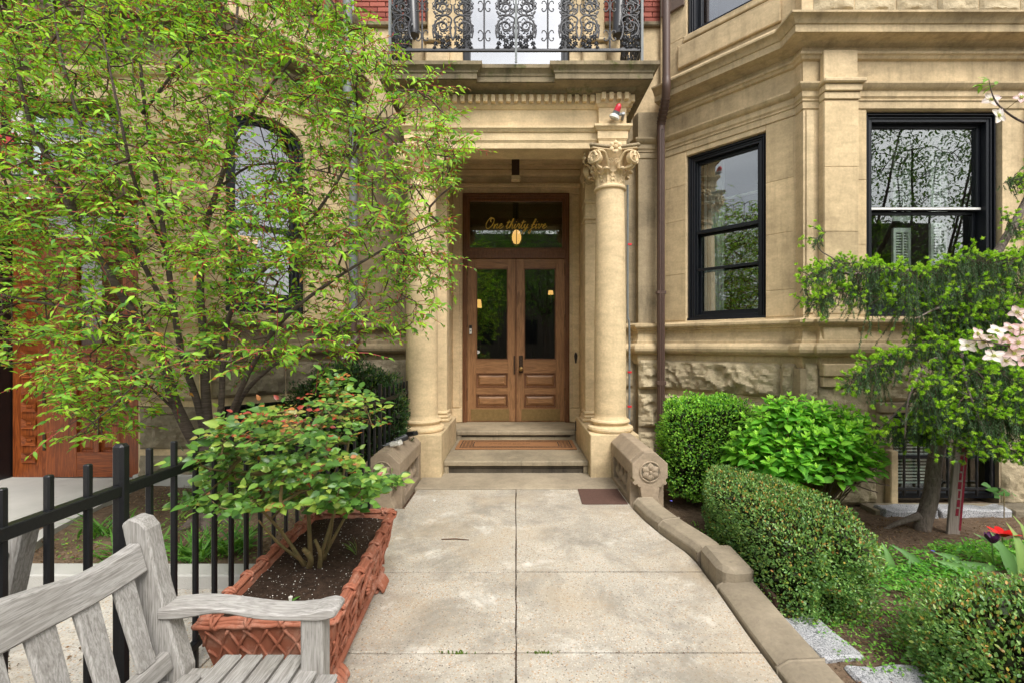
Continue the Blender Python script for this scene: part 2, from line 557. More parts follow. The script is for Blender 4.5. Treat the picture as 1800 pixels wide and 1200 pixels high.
def mk_mat():
    t = NT('coir_doormat', .95, .05)
    v = t.tc()
    n = t.noise(v, 160, 4, .7)
    c = t.mix((.20, .095, .042), (.34, .175, .085), n)
    c = t.mix(c, (.16, .10, .07), t.ramp(t.noise(t.tc((3, 8, 1)), 3, 5, .7), (.58, 0), (.72, .55)))
    return t.done(c, t.bump(n, .6, .006))
M['coir'] = mk_mat()
M['coir_black'] = simple('black_rubber_pattern', (.022, .02, .018), .8, .2, .4, 80, .3)
M['rubber'] = simple('brown_rubber_mat', (.10, .055, .042), .75, .3, .3, 40, .2)

def bark(name, a, b, vert=True, scale=1.0):
    t = NT(name, .8, .25)
    v = t.tc((6, 6, 1.5) if vert else (1.5, 1.5, 12))
    n = t.noise(v, 6*scale, 6, .7)
    c = t.mix(a, b, t.ramp(n, (.3, 0), (.7, 1)))
    c = t.mix(c, tuple(min(1, x*1.8) for x in b), t.ramp(t.noise(t.tc((2, 2, 26)), 4, 4), (.62, 0), (.74, .5)))
    return t.done(c, t.bump(n, .7, .012))
M['cherry_bark'] = bark('cherry_bark', (.045, .034, .03), (.15, .115, .095), False)
M['twig_bark'] = bark('twig_bark', (.05, .03, .024), (.11, .075, .055))
M['spruce_bark'] = bark('spruce_bark', (.07, .055, .045), (.22, .18, .15), True, 2)
M['stem'] = bark('rose_stem', (.10, .10, .04), (.22, .14, .06))

def mk_leaf(name, gloss=.45, transl=.35, spec=.4):
    t = NT(name, gloss, spec)
    at = t.n.new('ShaderNodeAttribute'); at.attribute_name = 'tint'
    t.l.new(at.outputs['Color'], t.b.inputs['Base Color'])
    tr = t.n.new('ShaderNodeBsdfTranslucent')
    mu = t.mix(at.outputs['Color'], (1.35, 1.35, .6), 1.0, 'MULTIPLY')
    t.l.new(mu, tr.inputs[0])
    mx = t.n.new('ShaderNodeMixShader'); mx.inputs[0].default_value = transl
    out = t.n['Material Output']
    t.l.new(t.b.outputs[0], mx.inputs[1]); t.l.new(tr.outputs[0], mx.inputs[2])
    t.l.new(mx.outputs[0], out.inputs[0])
    return t.m
M['leaf'] = mk_leaf('leaf', .5, .42, .3)
M['leaf_gloss'] = mk_leaf('glossy_leaf', .36, .28, .45)
M['needle'] = mk_leaf('needle', .55, .25, .3)
M['petal'] = mk_leaf('petal', .6, .35, .2)

# ------------------------------------------------------------------ foliage builders
def T_leaf(L=1.0, W=.42, fold=.10, droop=.18, seg=3, tipp=1.6):
    """pointed leaf lying along +x, midrib lowest, tip drooping"""
    vs = [(0, 0, 0)]
    for k in range(1, seg+1):
        t = k/(seg+1)
        w = W*.5*math.sin(math.pi*t**.8)**.9 * (1-.25*t)
        z = -droop*t*t
        vs += [(t*L, -w, z+fold*w*2), (t*L, 0, z), (t*L, w, z+fold*w*2)]
    vs.append((L, 0, -droop*1.25))
    fs = [(0, 1, 2), (0, 2, 3)]
    for k in range(seg-1):
        a = 1+3*k
        fs += [(a, a+3, a+4, a+1), (a+1, a+4, a+5, a+2)]
    a = 1+3*(seg-1); e = len(vs)-1
    fs += [(a, e, a+1), (a+1, e, a+2)]
    return np.array(vs, dtype=np.float64), fs

def T_round(L=1.0, W=.7, fold=.12):
    vs = [(0,0,0), (.3*L,-W*.42,fold*.6), (.3*L,0,0), (.3*L,W*.42,fold*.6), (.68*L,-W*.42,fold*.5), (.68*L,0,-.02), (.68*L,W*.42,fold*.5), (L,0,-.05)]
    fs = [(0,1,2), (0,2,3), (1,4,5,2), (2,5,6,3), (4,7,5), (5,7,6)]
    return np.array(vs, dtype=np.float64), fs

def T_tiny(W=.6, cup=.1):
    vs = [(0,0,0), (.5,-W*.5,cup), (1,0,0), (.5,W*.5,cup)]
    return np.array(vs, dtype=np.float64), [(0,1,2,3)]

def T_needle():
    vs = [(0,-.085,0), (0,.085,0), (1,0,0)]
    return np.array(vs, dtype=np.float64), [(0,1,2)]

def basis(d, nrm):
    """rows of x (length dir), y, z arrays -> rotation stacks (N,3,3) with columns x,y,z"""
    x = d/np.maximum(1e-9, np.linalg.norm(d, axis=1, keepdims=True))
    z = nrm - x*np.sum(nrm*x, axis=1, keepdims=True)
    z /= np.maximum(1e-9, np.linalg.norm(z, axis=1, keepdims=True))
    y = np.cross(z, x)
    return np.stack([x, y, z], axis=2)

def mesh_np(name, V, faces_by_n, tint_v, mat):
    """V (n,3); faces_by_n list of (m,k) int arrays; tint_v (n,3) or None"""
    me = bpy.data.meshes.new(name)
    me.vertices.add(len(V))
    me.vertices.foreach_set('co', np.ascontiguousarray(V, dtype=np.float32).ravel())
    loops = np.concatenate([f.ravel() for f in faces_by_n])
    starts = []; tot = 0
    sizes = []
    for f in faces_by_n:
        m, k = f.shape
        starts.append(tot + np.arange(m)*k); tot += m*k
        sizes.append(np.full(m, k))
    starts = np.concatenate(starts); sizes = np.concatenate(sizes)
    me.loops.add(len(loops))
    me.loops.foreach_set('vertex_index', loops.astype(np.int32))
    me.polygons.add(len(starts))
    me.polygons.foreach_set('loop_start', starts.astype(np.int32))
    me.polygons.foreach_set('loop_total', sizes.astype(np.int32))
    me.polygons.foreach_set('use_smooth', np.ones(len(starts), dtype=bool))
    if tint_v is not None:
        a = me.color_attributes.new('tint', 'FLOAT_COLOR', 'POINT')
        c = np.ones((len(V), 4), dtype=np.float32); c[:, :3] = tint_v
        a.data.foreach_set('color', c.ravel())
    me.materials.append(mat)
    me.update(calc_edges=True)
    return me

def scatter(name, tmpl, pos, rot, size, tint, mat, parent=None, tip=None, kind='stuff', width=None, singles=0, leafname='leaf'):
    """many copies of tmpl joined into one mesh; with singles>0 that many nearest in view become objects of their own"""
    tv, tf = tmpl
    n = len(pos); k = len(tv)
    if hasattr(size, '__len__') is False: size = np.full(n, size)
    keep = np.ones(n, bool)
    if singles:
        Y = np.maximum(pos[:, 1], .2)
        u = CX + pos[:, 0]*FPX/Y; w = CY - (pos[:, 2]-CH)*FPX/Y
        vis = (u > 5) & (u < 1795) & (w > 5) & (w < 1195)
        score = np.where(vis, size/Y, -1)
        pick = np.argsort(-score)[:singles]
        pick = pick[score[pick] > 0]
        keep[pick] = False
        nv = 6
        order = np.argsort(tint[pick] @ np.array([1, .6, .3]))
        for g in range(nv):
            idx = pick[order[g*len(pick)//nv:(g+1)*len(pick)//nv]]
            if not len(idx): continue
            tc = np.repeat(tint[idx].mean(axis=0)[None], k, axis=0)*np.where(np.abs(tv[:, 1]) < 1e-6, 1.22, .96)[:, None]
            if tip is not None:
                f = np.clip(tv[:, 0:1], 0, 1)**2
                tc = tc*(1-f*tip[1]) + np.array(tip[0])[None]*f*tip[1]
            fb = {}
            for q in tf: fb.setdefault(len(q), []).append(q)
            me = mesh_np(leafname, tv, [np.array(q) for q in fb.values()], tc, mat)
            for i in idx:
                Mx = Matrix.Identity(4)
                for a in range(3):
                    for b in range(3): Mx[a][b] = float(rot[i, a, b]*size[i])
                    Mx[a][3] = float(pos[i, a])
                obj(leafname, me, None, parent, M=Mx)
        pos, rot, size, tint = pos[keep], rot[keep], size[keep], tint[keep]
        n = len(pos)
    sv = tv[None]*size[:, None, None]
    if width is not None: sv = sv*np.array([1, 1, 1])[None, None]; sv[:, :, 1] *= width[:, None]
    V = np.einsum('nij,nkj->nki', rot, sv) + pos[:, None, :]
    T = np.repeat(tint[:, None, :], k, axis=1)
    if k > 6: T = T*np.where(np.abs(tv[:, 1]) < 1e-6, 1.22, .96)[None, :, None]
    if tip is not None:
        f = (np.clip(tv[:, 0], 0, 1)**2)[None, :, None]*tip[1]
        T = T*(1-f) + np.array(tip[0])[None, None]*f
    off = (np.arange(n)*k)[:, None]
    fb = {}
    for q in tf: fb.setdefault(len(q), []).append(q)
    faces = [(off[:, :, None] + np.array(q)[None]).reshape(-1, len(q[0])) for q in fb.values()]
    me = mesh_np(name, V.reshape(-1, 3), faces, T.reshape(-1, 3), mat)
    return obj(name, me, None, parent, kind=kind)

def rnd_unit(rg, n):
    v = rg.normal(size=(n, 3))
    return v/np.linalg.norm(v, axis=1, keepdims=True)

def pick_tint(rg, n, cols, wts, jit=.15):
    c = np.array(cols)[rg.choice(len(cols), n, p=np.array(wts)/sum(wts))]
    return c*(1+rg.uniform(-jit, jit, (n, 1)))

def in_poly(x, y, poly):
    c = np.zeros(len(x), bool)
    n = len(poly)
    for i in range(n):
        x1, y1 = poly[i]; x2, y2 = poly[(i+1) % n]
        hit = ((y1 > y) != (y2 > y)) & (x < (x2-x1)*(y-y1)/((y2-y1) or 1e-9)+x1)
        c ^= hit
    return c

def grow(limbs, targets, rg, step=.12, wob=.02, sag=.0, rk=.0028, pw=.46, sides=6):
    """limbs: [(points, r0, r1)]; targets attach one after the other to the nearest branch. Returns (mesh builder of limbs, of twigs, dirs at targets)"""
    big, small = MB(), MB()
    pos = []; par = []; base = []
    for pts, r0, r1 in limbs:
        q = cat_rom(pts, 5)
        n = len(q)
        big.tube(q, [r0+(r1-r0)*i/(n-1) for i in range(n)], 9)
        st = None
        for i, p in enumerate(q):
            if i == 0 and pos:
                d = np.linalg.norm(np.array(pos)-np.array(p), axis=1)
                st = int(np.argmin(d))
                continue
            pos.append(tuple(p)); par.append(st if st is not None else -1); st = len(pos)-1
    nb = len(pos)
    A = np.zeros((nb+len(targets)*14, 3)); A[:nb] = np.array(pos)
    dist0 = np.array([np.min(np.linalg.norm(A[:nb]-t, axis=1)) for t in targets])
    order = np.argsort(dist0)
    cnt = nb; chains = []; dirs = np.zeros((len(targets), 3))
    for ti in order:
        t = targets[ti]
        d = np.linalg.norm(A[:cnt]-t, axis=1)
        k = int(np.argmin(d)); L = d[k]
        m = int(min(12, max(1, round(L/step))))
        a = A[k].copy(); chain = [k]
        side = rg.normal(size=3)*wob
        for j in range(1, m+1):
            s = j/m
            q = a+(t-a)*s + side*math.sin(math.pi*s)*min(1, L*3)
            q[2] += sag*math.sin(math.pi*s)*L
            if j < m: q += rg.normal(size=3)*wob*.35
            A[cnt] = q; par.append(chain[-1]); chain.append(cnt); cnt += 1
        chains.append(chain)
        dirs[ti] = A[chain[-1]]-A[chain[-2]]
    load = np.zeros(cnt)
    for ch in chains: load[ch[-1]] += 1
    for i in range(cnt-1, -1, -1):
        if par[i] is not None and par[i] >= 0: load[par[i]] += load[i]
    for ch in chains:
        rad = [rk*max(1, load[i])**pw for i in ch]
        rad[0] = min(rad[0], rad[1]*1.3)
        small.tube([A[i] for i in ch], rad, 5 if rad[0] > .006 else 4, cap=False)
    return big, small, dirs
# ------------------------------------------------------------------ ground
rg = np.random.RandomState(3)
mb = MB(); mb.add([(-150,-150,-.4),(150,-150,-.4),(150,150,-.4),(-150,150,-.4)], [(0,1,2,3)])
obj('ground', mb, M['garden'], kind='structure')
mb = MB(); mb.box(-60, 60, -9.0, -.75, -.3, -.005)
obj('sidewalk', mb, M['concrete'], kind='structure')

KERB_IN = [(1.04, 4.03), (1.065, 3.75), (1.12, 3.45), (1.21, 3.12), (1.20, 2.75), (1.17, 2.3), (1.155, 1.95), (1.14, 1.2), (1.13, .4), (1.13, -.7)]
def kerb_x(y):
    for (xa, ya), (xb, yb) in zip(KERB_IN, KERB_IN[1:]):
        if yb <= y <= ya: return xa+(xb-xa)*(ya-y)/(ya-yb)
    return 1.04 if y > 4.03 else 1.13
path = thing('path', (0, 2, 0), 'exposed aggregate concrete slab path leading up to the front steps', 'path')
path['kind'] = 'structure'
bed_under = MB(); bed_under.box(-1.44, 1.3, -.7, 4.6, -.3, -.035)
obj('joint_filler', bed_under, M['mulch'], path)
rows = [4.562, 2.907, 2.144, 1.39, .64, -.1, -.75]
for i in range(len(rows)-1):
    ya, yb = rows[i]-.005, rows[i+1]+.006
    n = 26
    w1 = [rg.normal()*.0022 for _ in range(n+1)]
    # left slab
    x0, x1 = (-1.005 if i == 0 else -1.42), -.0035
    poly = [(x0, ya)]
    if i == 0: poly = [(-.99, ya), (-.99, 4.03), (-1.42, 4.03)]
    poly += [(x0 if i else -1.42, yb)] if i else [(-1.42, yb)]
    poly += [(x0+(x1-x0)*k/n, yb+w1[k]) for k in range(1, n)] if i else [(-1.42+(x1+1.42)*k/n, yb+w1[k]) for k in range(1, n)]
    poly += [(x1, yb)] + [(x1+rg.normal()*.0016, yb+(ya-yb)*k/12) for k in range(1, 12)] + [(x1, ya)]
    m = MB(); m.prism(poly, -.06, rg.uniform(-.002, .001))
    obj('slab', m, M['aggregate'], path, bev=.004)
    poly = [(.0035, yb)] + [(.0035+(kerb_x(yb)-.012-.0035)*k/n, yb+rg.normal()*.0018) for k in range(1, n)]
    poly += [(kerb_x(yb+(ya-yb)*k/12)-.010, yb+(ya-yb)*k/12) for k in range(13)]
    poly += [(.0035+rg.normal()*.0016, ya-(ya-yb)*k/12) for k in range(13)]
    m = MB(); m.prism(poly, -.06, rg.uniform(-.002, .001))
    obj('slab', m, M['aggregate'], path, bev=.004)
m = MB()                                                                   # moss in the joints
for k in range(60):
    a = rg.choice([0, 1]); x = (-.27 if a else .13)+rg.normal()*.035; y = 2.144+rg.normal()*.006
    m.tube([(x, y, -.004), (x+rg.normal()*.003, y+rg.normal()*.003, .004+rg.rand()*.003)], [.004, .001], 4)
M['moss'] = simple('moss', (.08, .13, .02), .9, .1, .4, 80, .4)
obj('moss', m, M['moss'], path, kind='stuff')
m = MB()                                                                   # crumbs and leaf litter lying in the joints
for k in range(900):
    q = rg.rand()
    if q < .40: x, y = rg.normal()*.004, rg.uniform(.9, 4.5)
    elif q < .75: x, y = rg.uniform(-1.3, 1.1), rg.choice([2.907, 2.144])+rg.normal()*.005
    else: x, y = rg.uniform(-1.3, 1.1), rg.uniform(1.2, 4.5)
    s = rg.uniform(.002, .005) if q < .75 else rg.uniform(.0012, .0035)
    a = rg.uniform(0, 6.28); z = -.002 if q < .75 else .001
    m.add([(x+s*math.cos(a), y+s*math.sin(a), z), (x-s*math.sin(a)*.6, y+s*math.cos(a)*.6, z+.001), (x-s*math.cos(a), y-s*math.sin(a), z), (x+s*math.sin(a)*.6, y-s*math.cos(a)*.6, z+s*.5)], [(0,1,3),(1,2,3),(2,0,3)])
M['litter'] = simple('leaf_crumbs', (.10, .05, .03), .9, .1, .5, 30)
obj('litter', m, M['litter'], path, kind='stuff')
m = MB(); a0 = P(776, 948, 1160/343.); a1 = P(824, 949, 1160/344.)
m.tube([(a0[0], a0[1], .005), ((a0[0]+a1[0])/2, a0[1]+.004, .007), (a1[0], a1[1], .005)], [.003, .004, .0025], 5)
obj('twig', m, M['litter'], label='small brown twig lying on the far left slab of the path', cat='twig')
m = MB(); a0 = P(763, 880, 1160/275.)
m.add([(a0[0]-.02, a0[1]+.015, .002), (a0[0]+.012, a0[1]-.03, .004), (a0[0]+.02, a0[1]-.005, .014), (a0[0]-.005, a0[1]+.025, .012)], [(0,1,2,3)])
obj('petal', m, M['whitep'], label='white petal fallen on the path near the left stone cheek wall', cat='petal')

# left paving, tree bed and its kerb
m = MB(); m.box(-60, -1.425, -.75, 2.70, -.3, .0)
obj('side_pavement', m, M['concrete_rough'], kind='structure')
m = MB(); m.prism([(-60, 2.703), (-3.18, 2.703), (-3.45, 3.4), (-3.6, 4.1), (-3.72, 4.6), (-3.72, 5.3), (-60, 5.3)], -.3, .0)
obj('side_walk', m, M['concrete'], kind='structure')
def terr(name, x0, x1, y0, y1, nx, ny, zf, mat):
    m = MB(); m.grid(lambda u, v: (x0+(x1-x0)*u, y0+(y1-y0)*v, zf(x0+(x1-x0)*u, y0+(y1-y0)*v)), nx, ny)
    return obj(name, m, mat, kind='structure', smooth='all')
terr('tree_bed', -3.70, -1.20, 2.80, 5.95, 50, 60, lambda x, y: .035+.03*noise.noise(Vector((x*2.3, y*2.3, 0)))+.012*noise.noise(Vector((x*11, y*11, 3))), M['garden'])
kb = thing('bed_kerb', (-2.3, 2.76, 0), 'pale concrete kerb along the front and far side of the tree bed behind the black fence', 'kerb')
m = MB(); m.box(-3.18, -2.31, 2.70, 2.85, -.05, .085, ch=.008); obj('kerb_stone', m, M['concrete'], kb)
m = MB(); m.box(-2.304, -1.45, 2.70, 2.85, -.05, .083, ch=.008); obj('kerb_stone', m, M['concrete'], kb)
m = MB(); m.sweep([(-3.70, 5.2), (-3.62, 4.1), (-3.46, 3.4), (-3.19, 2.852)], [(0, -.05), (0, .07), (.09, .07), (.09, -.05)]); obj('kerb_stone', m, M['concrete'], kb)

# right garden
def gz(x, y):
    t = max(0, min(1, (y-2.2)/2.0))
    return -.03-.13*t*t*(3-2*t) + .022*noise.noise(Vector((x*2.1, y*2.1, 5)))+.012*noise.noise(Vector((x*9, y*9, 1)))
terr('garden_soil', 1.15, 12, -.7, 5.9, 110, 90, gz, M['garden'])

# right path kerb: individual sandstone pieces
kb = thing('path_kerb', (1.3, 2.5, 0), 'curving low sandstone kerb between the path and the right garden', 'kerb')
def kerb_piece(pts, prof):
    m = MB(); m.sweep(list(reversed(pts)), [(-o, z) for o, z in prof])
    return obj('kerb_stone', m, M['kerb'], kb, smooth=35, bev=.006)
def arc(y0, y1, n): return [(kerb_x(y0+(y1-y0)*k/n), y0+(y1-y0)*k/n) for k in range(n+1)]
pf_a = [(.0, -.1), (.0, .055), (-.035, .092), (-.17, .10), (-.175, -.1)]
pf_b = [(.0, -.1), (.0, .020), (-.05, .052), (-.20, .062), (-.21, -.1)]
# sweep: out points right of travel; travelling toward the camera the garden lies on the left
kerb_piece(arc(4.02, 3.53, 6), pf_a); kerb_piece(arc(3.522, 3.02, 7), pf_a)
m = MB(); m.prism([(1.215, 3.015), (1.205, 2.72), (1.255, 2.66), (1.415, 2.68), (1.43, 2.99), (1.39, 3.015)], -.1, .135)
o = obj('kerb_stone', m, M['kerb'], kb, bev=.03)
kerb_piece(arc(2.70, 2.02, 5), pf_b); kerb_piece(arc(2.012, 1.1, 5), pf_b); kerb_piece(arc(1.092, .2, 5), pf_b); kerb_piece(arc(.192, -.7, 5), pf_b)
m = MB(); m.box(1.425, 1.45, 2.50, 2.665, -.1, .06, ch=.006); obj('edging_strip', m, M['rubber'], kb)
def rough_block(name, parent, x0, x1, y0, y1, z0, z1, mat, rot=0, seed=1, amp=.008, **kw):
    m = MB(); n = 7
    cx, cy = (x0+x1)/2, (y0+y1)/2
    m.box(x0, x1, y0, y1, z0, z1, ch=.012)
    me = mesh_of(name, m, mat)
    import bmesh
    bm = bmesh.new(); bm.from_mesh(me)
    bmesh.ops.subdivide_edges(bm, edges=bm.edges[:], cuts=4, use_grid_fill=True)
    c, s = math.cos(rot), math.sin(rot)
    for v in bm.verts:
        d = noise.noise_vector(v.co*14+Vector((seed*7, 0, 0)))*amp + noise.noise_vector(v.co*5+Vector((seed*7, 0, 0)))*amp*1.6
        v.co += d
        x, y = v.co.x-cx, v.co.y-cy
        v.co.x, v.co.y = cx+x*c-y*s, cy+x*s+y*c
    bm.to_mesh(me); bm.free()
    me.polygons.foreach_set('use_smooth', [False]*len(me.polygons))
    return obj(name, me, None, parent, **kw)
rough_block('granite_block', None, 1.40, 1.63, 2.12, 2.44, -.12, .0, M['granite'], .10, 1, label='rough grey granite block by the kerb under the near corner of the long hedge', cat='stone block', group='granite blocks beside the kerb')
rough_block('granite_block', None, 1.49, 1.82, 1.80, 2.08, -.12, -.005, M['granite'], -.04, 2, label='rough grey granite block by the kerb beside the bottom right hedge', cat='stone block', group='granite blocks beside the kerb')

# ------------------------------------------------------------------ the townhouse
TH = thing('townhouse', (0, 5.9, 0), 'tan sandstone townhouse with columned portico, balcony and angled bay on the right', 'building')
NB = thing('neighbouring_townhouse', (-3.6, 5.0, 0), 'sandstone house behind the leafy tree with arched bay window and red-brown door', 'building')

AR, DR = (1.87, 5.80), (1.02, -1.10)      # right bay: side face origin and direction
LR = math.hypot(*DR)
FR = frame(AR, DR)
AL = (-3.17, 4.70); DL = (1.02, 1.10)      # left bay side face, from its outer corner inwards
FL = frame(AL, DL)
LL = LR

# --- wall blocks, right
m = MB()
m.box(1.00, 1.56, 5.92, 7.0, -.4, 4.40)
m.box(1.56, 1.90, 5.80, 7.0, -.4, 4.40)
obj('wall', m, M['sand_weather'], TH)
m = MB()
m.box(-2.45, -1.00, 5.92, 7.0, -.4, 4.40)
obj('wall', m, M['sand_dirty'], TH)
# vestibule back wall round the door
m = MB()
m.box(-1.02, -.806, 6.88, 7.05, .2, 4.10)
m.box(.806, 1.02, 6.88, 7.05, .2, 4.10)
m.box(-.806, .806, 6.88, 7.05, 3.73, 4.10)
for s in (-1, 1):
    m.box(s*.85, s*.955, 6.855, 6.878, .50, 3.70, ch=.008)
    m.box(s*.81, s*1.0, 6.835, 6.878, .28, .49, ch=.008)
    m.box(s*.965, s*.998, 6.80, 6.878, .28, 3.9, ch=.008)
m.box(-.99, .99, 6.80, 6.878, 3.80, 3.86, ch=.01)
m.box(-.99, .99, 6.76, 6.878, 3.96, 4.05, ch=.015)
obj('vestibule_wall', m, M['sand'], TH)
m = MB()
m.box(-1.0, 1.0, 5.385, 6.9, 4.05, 4.30)
for k in range(5):
    m.box(-.9, .9, 5.5+k*.27, 5.52+k*.27, 4.035, 4.049)
obj('porch_ceiling', m, M['sand'], TH)

# --- right bay side face (local s along, y inward)
H2 = 5.24
m = MB()
m.box(-.05, .314, 0, .3, 1.2, 3.81, FR)
m.box(1.213, LR, 0, .3, 1.2, 3.81, FR)
m.box(.314, 1.213, 0, .3, 3.75, 3.81, FR)
m.box(.314, 1.213, 0, .3, 1.2, 1.735, FR)
m.box(-.05, LR, .002, .3, -.4, 1.2, FR)
m.box(-.05, LR, .03, .3, 3.81, H2, FR)
m.box(-.05, .30, .03, .3, H2, 7.5, FR)
m.box(1.22, LR, .03, .3, H2, 7.5, FR)
m.box(.20, 1.36, -.005, .0295, 4.86, 5.14, FR, ch=.01)
m.box(.27, 1.29, .0, .0298, 5.16, 5.235, FR, ch=.01)
obj('bay_wall', m, M['sand_bay'], TH, bev=.006)
# --- front face
WX0, WX1 = 3.527, 4.895
m = MB()
m.box(2.89, WX0, 4.58, 4.88, 1.2, 3.81)
m.box(WX1, 8.5, 4.58, 4.88, 1.2, 3.81)
m.box(WX0, WX1, 4.58, 4.88, 1.2, 1.73)
m.box(2.88, 8.5, 4.60, 4.88, 3.81, 4.62)
m.box(2.90, 8.5, 4.62, 4.92, 4.62, 7.5)
m.box(3.04, 3.385, 4.495, 4.579, 1.46, 3.86, ch=.006)
m.box(2.915, 2.99, 4.565, 4.579, 1.76, 3.80, ch=.004)
m.box(5.13, 5.6, 4.495, 4.579, 1.46, 3.86, ch=.006)
obj('bay_wall', m, M['sand_bay'], TH, bev=.006)
# pilaster capital blocks and the rough blocks of the upper storey
m = MB()
m.box(3.035, 3.39, 4.475, 4.56, 3.862, 3.93, ch=.005)
m.box(3.03, 3.395, 4.455, 4.56, 3.935, 4.0, ch=.005)
m.box(3.005, 3.42, 4.425, 4.56, 4.005, 4.05, ch=.01)
m.box(3.045, 3.38, 4.50, 4.56, 4.052, 4.36, ch=.005)
obj('pilaster_capital', m, M['sand_bay'], TH)

RA = [(1.02, 5.92), (1.52, 5.92), (1.56, 5.80), AR, (2.89, 4.70), (2.89, 4.58), (8.5, 4.58)]
pf = [(-.02, 3.80), (.012, 3.815), (.012, 3.885), (.022, 3.888), (.022, 3.905), (.012, 3.91), (.026, 3.93), (.026, 3.985), (.045, 3.995), (.062, 4.015), (.075, 4.035), (.075, 4.05), (.004, 4.062), (.004, 4.29),
      (.03, 4.30), (.045, 4.325), (.06, 4.335), (.06, 4.36), (.025, 4.365), (.025, 4.42), (.06, 4.43), (.085, 4.445), (.20, 4.455), (.20, 4.525), (.212, 4.53), (.225, 4.555), (.25, 4.58), (.275, 4.592), (.275, 4.612), (.0, 4.66)]
m = MB(); m.sweep(RA[3:], pf)
obj('entablature', m, M['sand_trim'], TH, smooth=25)
m = MB(); m.sweep(RA[:4], pf[:14]+[(.0, 4.40)])
obj('entablature', m, M['sand_weather'], TH, smooth=25)
m = MB(); m.sweep(RA[3:], [(.03, 4.66), (.05, 4.70), (.05, 4.75), (.03, 4.775), (.0, 4.80)])
obj('plinth_moulding', m, M['sand_trim'], TH, smooth=25)
pb = [(.0, 1.20), (.02, 1.265), (.02, 1.325), (.035, 1.33), (.075, 1.342), (.10, 1.37), (.107, 1.40), (.10, 1.43), (.075, 1.457), (.04, 1.465), (.04, 1.488), (.03, 1.492), (.014, 1.53), (.01, 1.58), (.028, 1.615), (.05, 1.628), (.05, 1.64), (.075, 1.652), (.088, 1.67), (.088, 1.695), (.0, 1.72)]
m = MB(); m.sweep(RA[:5]+[(2.89, 4.58), (3.03, 4.58), (3.03, 4.53), (3.40, 4.53), (3.40, 4.58), (8.5, 4.58)], pb)
obj('base_moulding', m, M['sand_trim'], TH, smooth=25)

# rough upper-storey blocks over the front cornice
for k in range(6):
    x = 3.5+k*.62
    def rf(w, h, seed, depth=.05, nu=16, nv=8, edge=.12):
        def fn(u, v):
            e = min(1, min(u, 1-u)*w/edge/.35)*min(1, min(v, 1-v)*h/edge/.35)
            p = Vector((u*w*4+seed*3.7, v*h*4, seed))
            vd = noise.voronoi(p*1.25+Vector((0, 0, seed)))[0]; vd2 = noise.voronoi(p*3.1)[0]
            d = depth*(.25+.75*(vd[0]**1.3)+.38*vd2[0]+.55*noise.fractal(p*1.6, .75, 2.1, 6))
            return (u*w, -.004-max(0, d)*e**.7, v*h)
        return fn
def rock(parent, F, s0, s1, z0, z1, seed, depth=.05, mat='sand_rock', n=None, flat=True):
    """one rock-faced stone; F maps (along, inward, up) to the world"""
    w, h = s1-s0, z1-z0
    nu = int((n or 0)*1.6) or max(8, min(56, int(w/.018))); nv = max(6, min(26, int(h/.018)))
    mm = MB()
    fn = rf(w, h, seed, depth)
    ring = lambda u, v: (lambda p: (s0+p[0], p[1], z0+p[2]))(fn(u, v))
    mm.grid(ring, nu, nv, F)
    # sides
    for pts in ([(u/nu, 0) for u in range(nu+1)], [(u/nu, 1) for u in range(nu, -1, -1)], [(0, v/nv) for v in range(nv, -1, -1)], [(1, v/nv) for v in range(nv+1)]):
        vs = [ring(*q) for q in pts]; bk = [(a, .03, c) for a, b, c in vs]
        k = len(vs)
        mm.add(vs+bk, [(i, k+i, k+i+1, i+1) for i in range(k-1)], F)
    return obj('stone_block', mm, M[mat], parent, smooth=22)
FF = frame((0, 4.58), (1, 0))
F0 = Matrix.Identity(4)
# courses under the base moulding, right side face, front face, and the wall beside the porch
courses = [(.885, 1.262), (.40, .825), (-.12, .335)]
for r, (z0, z1) in enumerate(courses):
    cuts = [[.0, LR-.14, LR+.02], [.0, .55, 1.02, LR+.02], [.0, .7, LR+.02]][r]
    for a, b in zip(cuts, cuts[1:]):
        rock(TH, FR, a+.006, b-.006, z0, z1, 11+r*5+a*7, .075)
    Fm = frame((1.56, 5.80), (1, 0)); rock(TH, Fm, .0, .30, z0, z1, 31+r, .075, n=8)
    Fm = frame((1.10, 5.92), (1, 0)); rock(TH, Fm, .0, .43, z0, z1, 41+r, .05, 'sand_weather', n=10)
m = MB()
m.box(2.90, 3.78, 4.56, 4.88, -.4, .868)
m.box(4.84, 8.5, 4.56, 4.88, -.4, .868)
m.box(2.90, 8.5, 4.56, 4.88, .87, 1.22)
m.box(2.84, 2.902, 4.545, 4.72, -.4, 1.21)
obj('bay_base', m, M['sand_weather'], TH)
FF = frame((0, 4.56), (1, 0))
rock(TH, FF, 2.90, 3.02, .885, 1.262, 51, .06, n=6)
m = MB(); m.box(3.03, 3.55, 4.47, 4.559, 1.135, 1.262, ch=.012); m.box(3.04, 3.50, 4.50, 4.559, 1.03, 1.13, ch=.006); obj('impost_block', m, M['sand_bay'], TH)
rock(TH, FF, 3.03, 3.52, .40, 1.02, 52, .05)
rock(TH, FF, 3.02, 3.60, -.15, .39, 53, .06)
rock(TH, FF, 3.56, 4.20, .885, 1.24, 54, .055); rock(TH, FF, 4.21, 4.95, .885, 1.24, 55, .055); rock(TH, FF, 4.96, 5.9, .885, 1.24, 56, .055)
rock(TH, FF, 3.61, 3.765, .42, .765, 57, .04, n=6); rock(TH, FF, 4.86, 5.4, .33, .765, 58, .05); rock(TH, FF, 4.86, 5.5, -.15, .32, 59, .05); rock(TH, FF, 5.42, 6.2, .33, .765, 60, .05)
m = MB(); m.box(3.60, 4.86, 4.505, 4.559, .775, .875, ch=.008); obj('lintel', m, M['sand_weather'], TH)
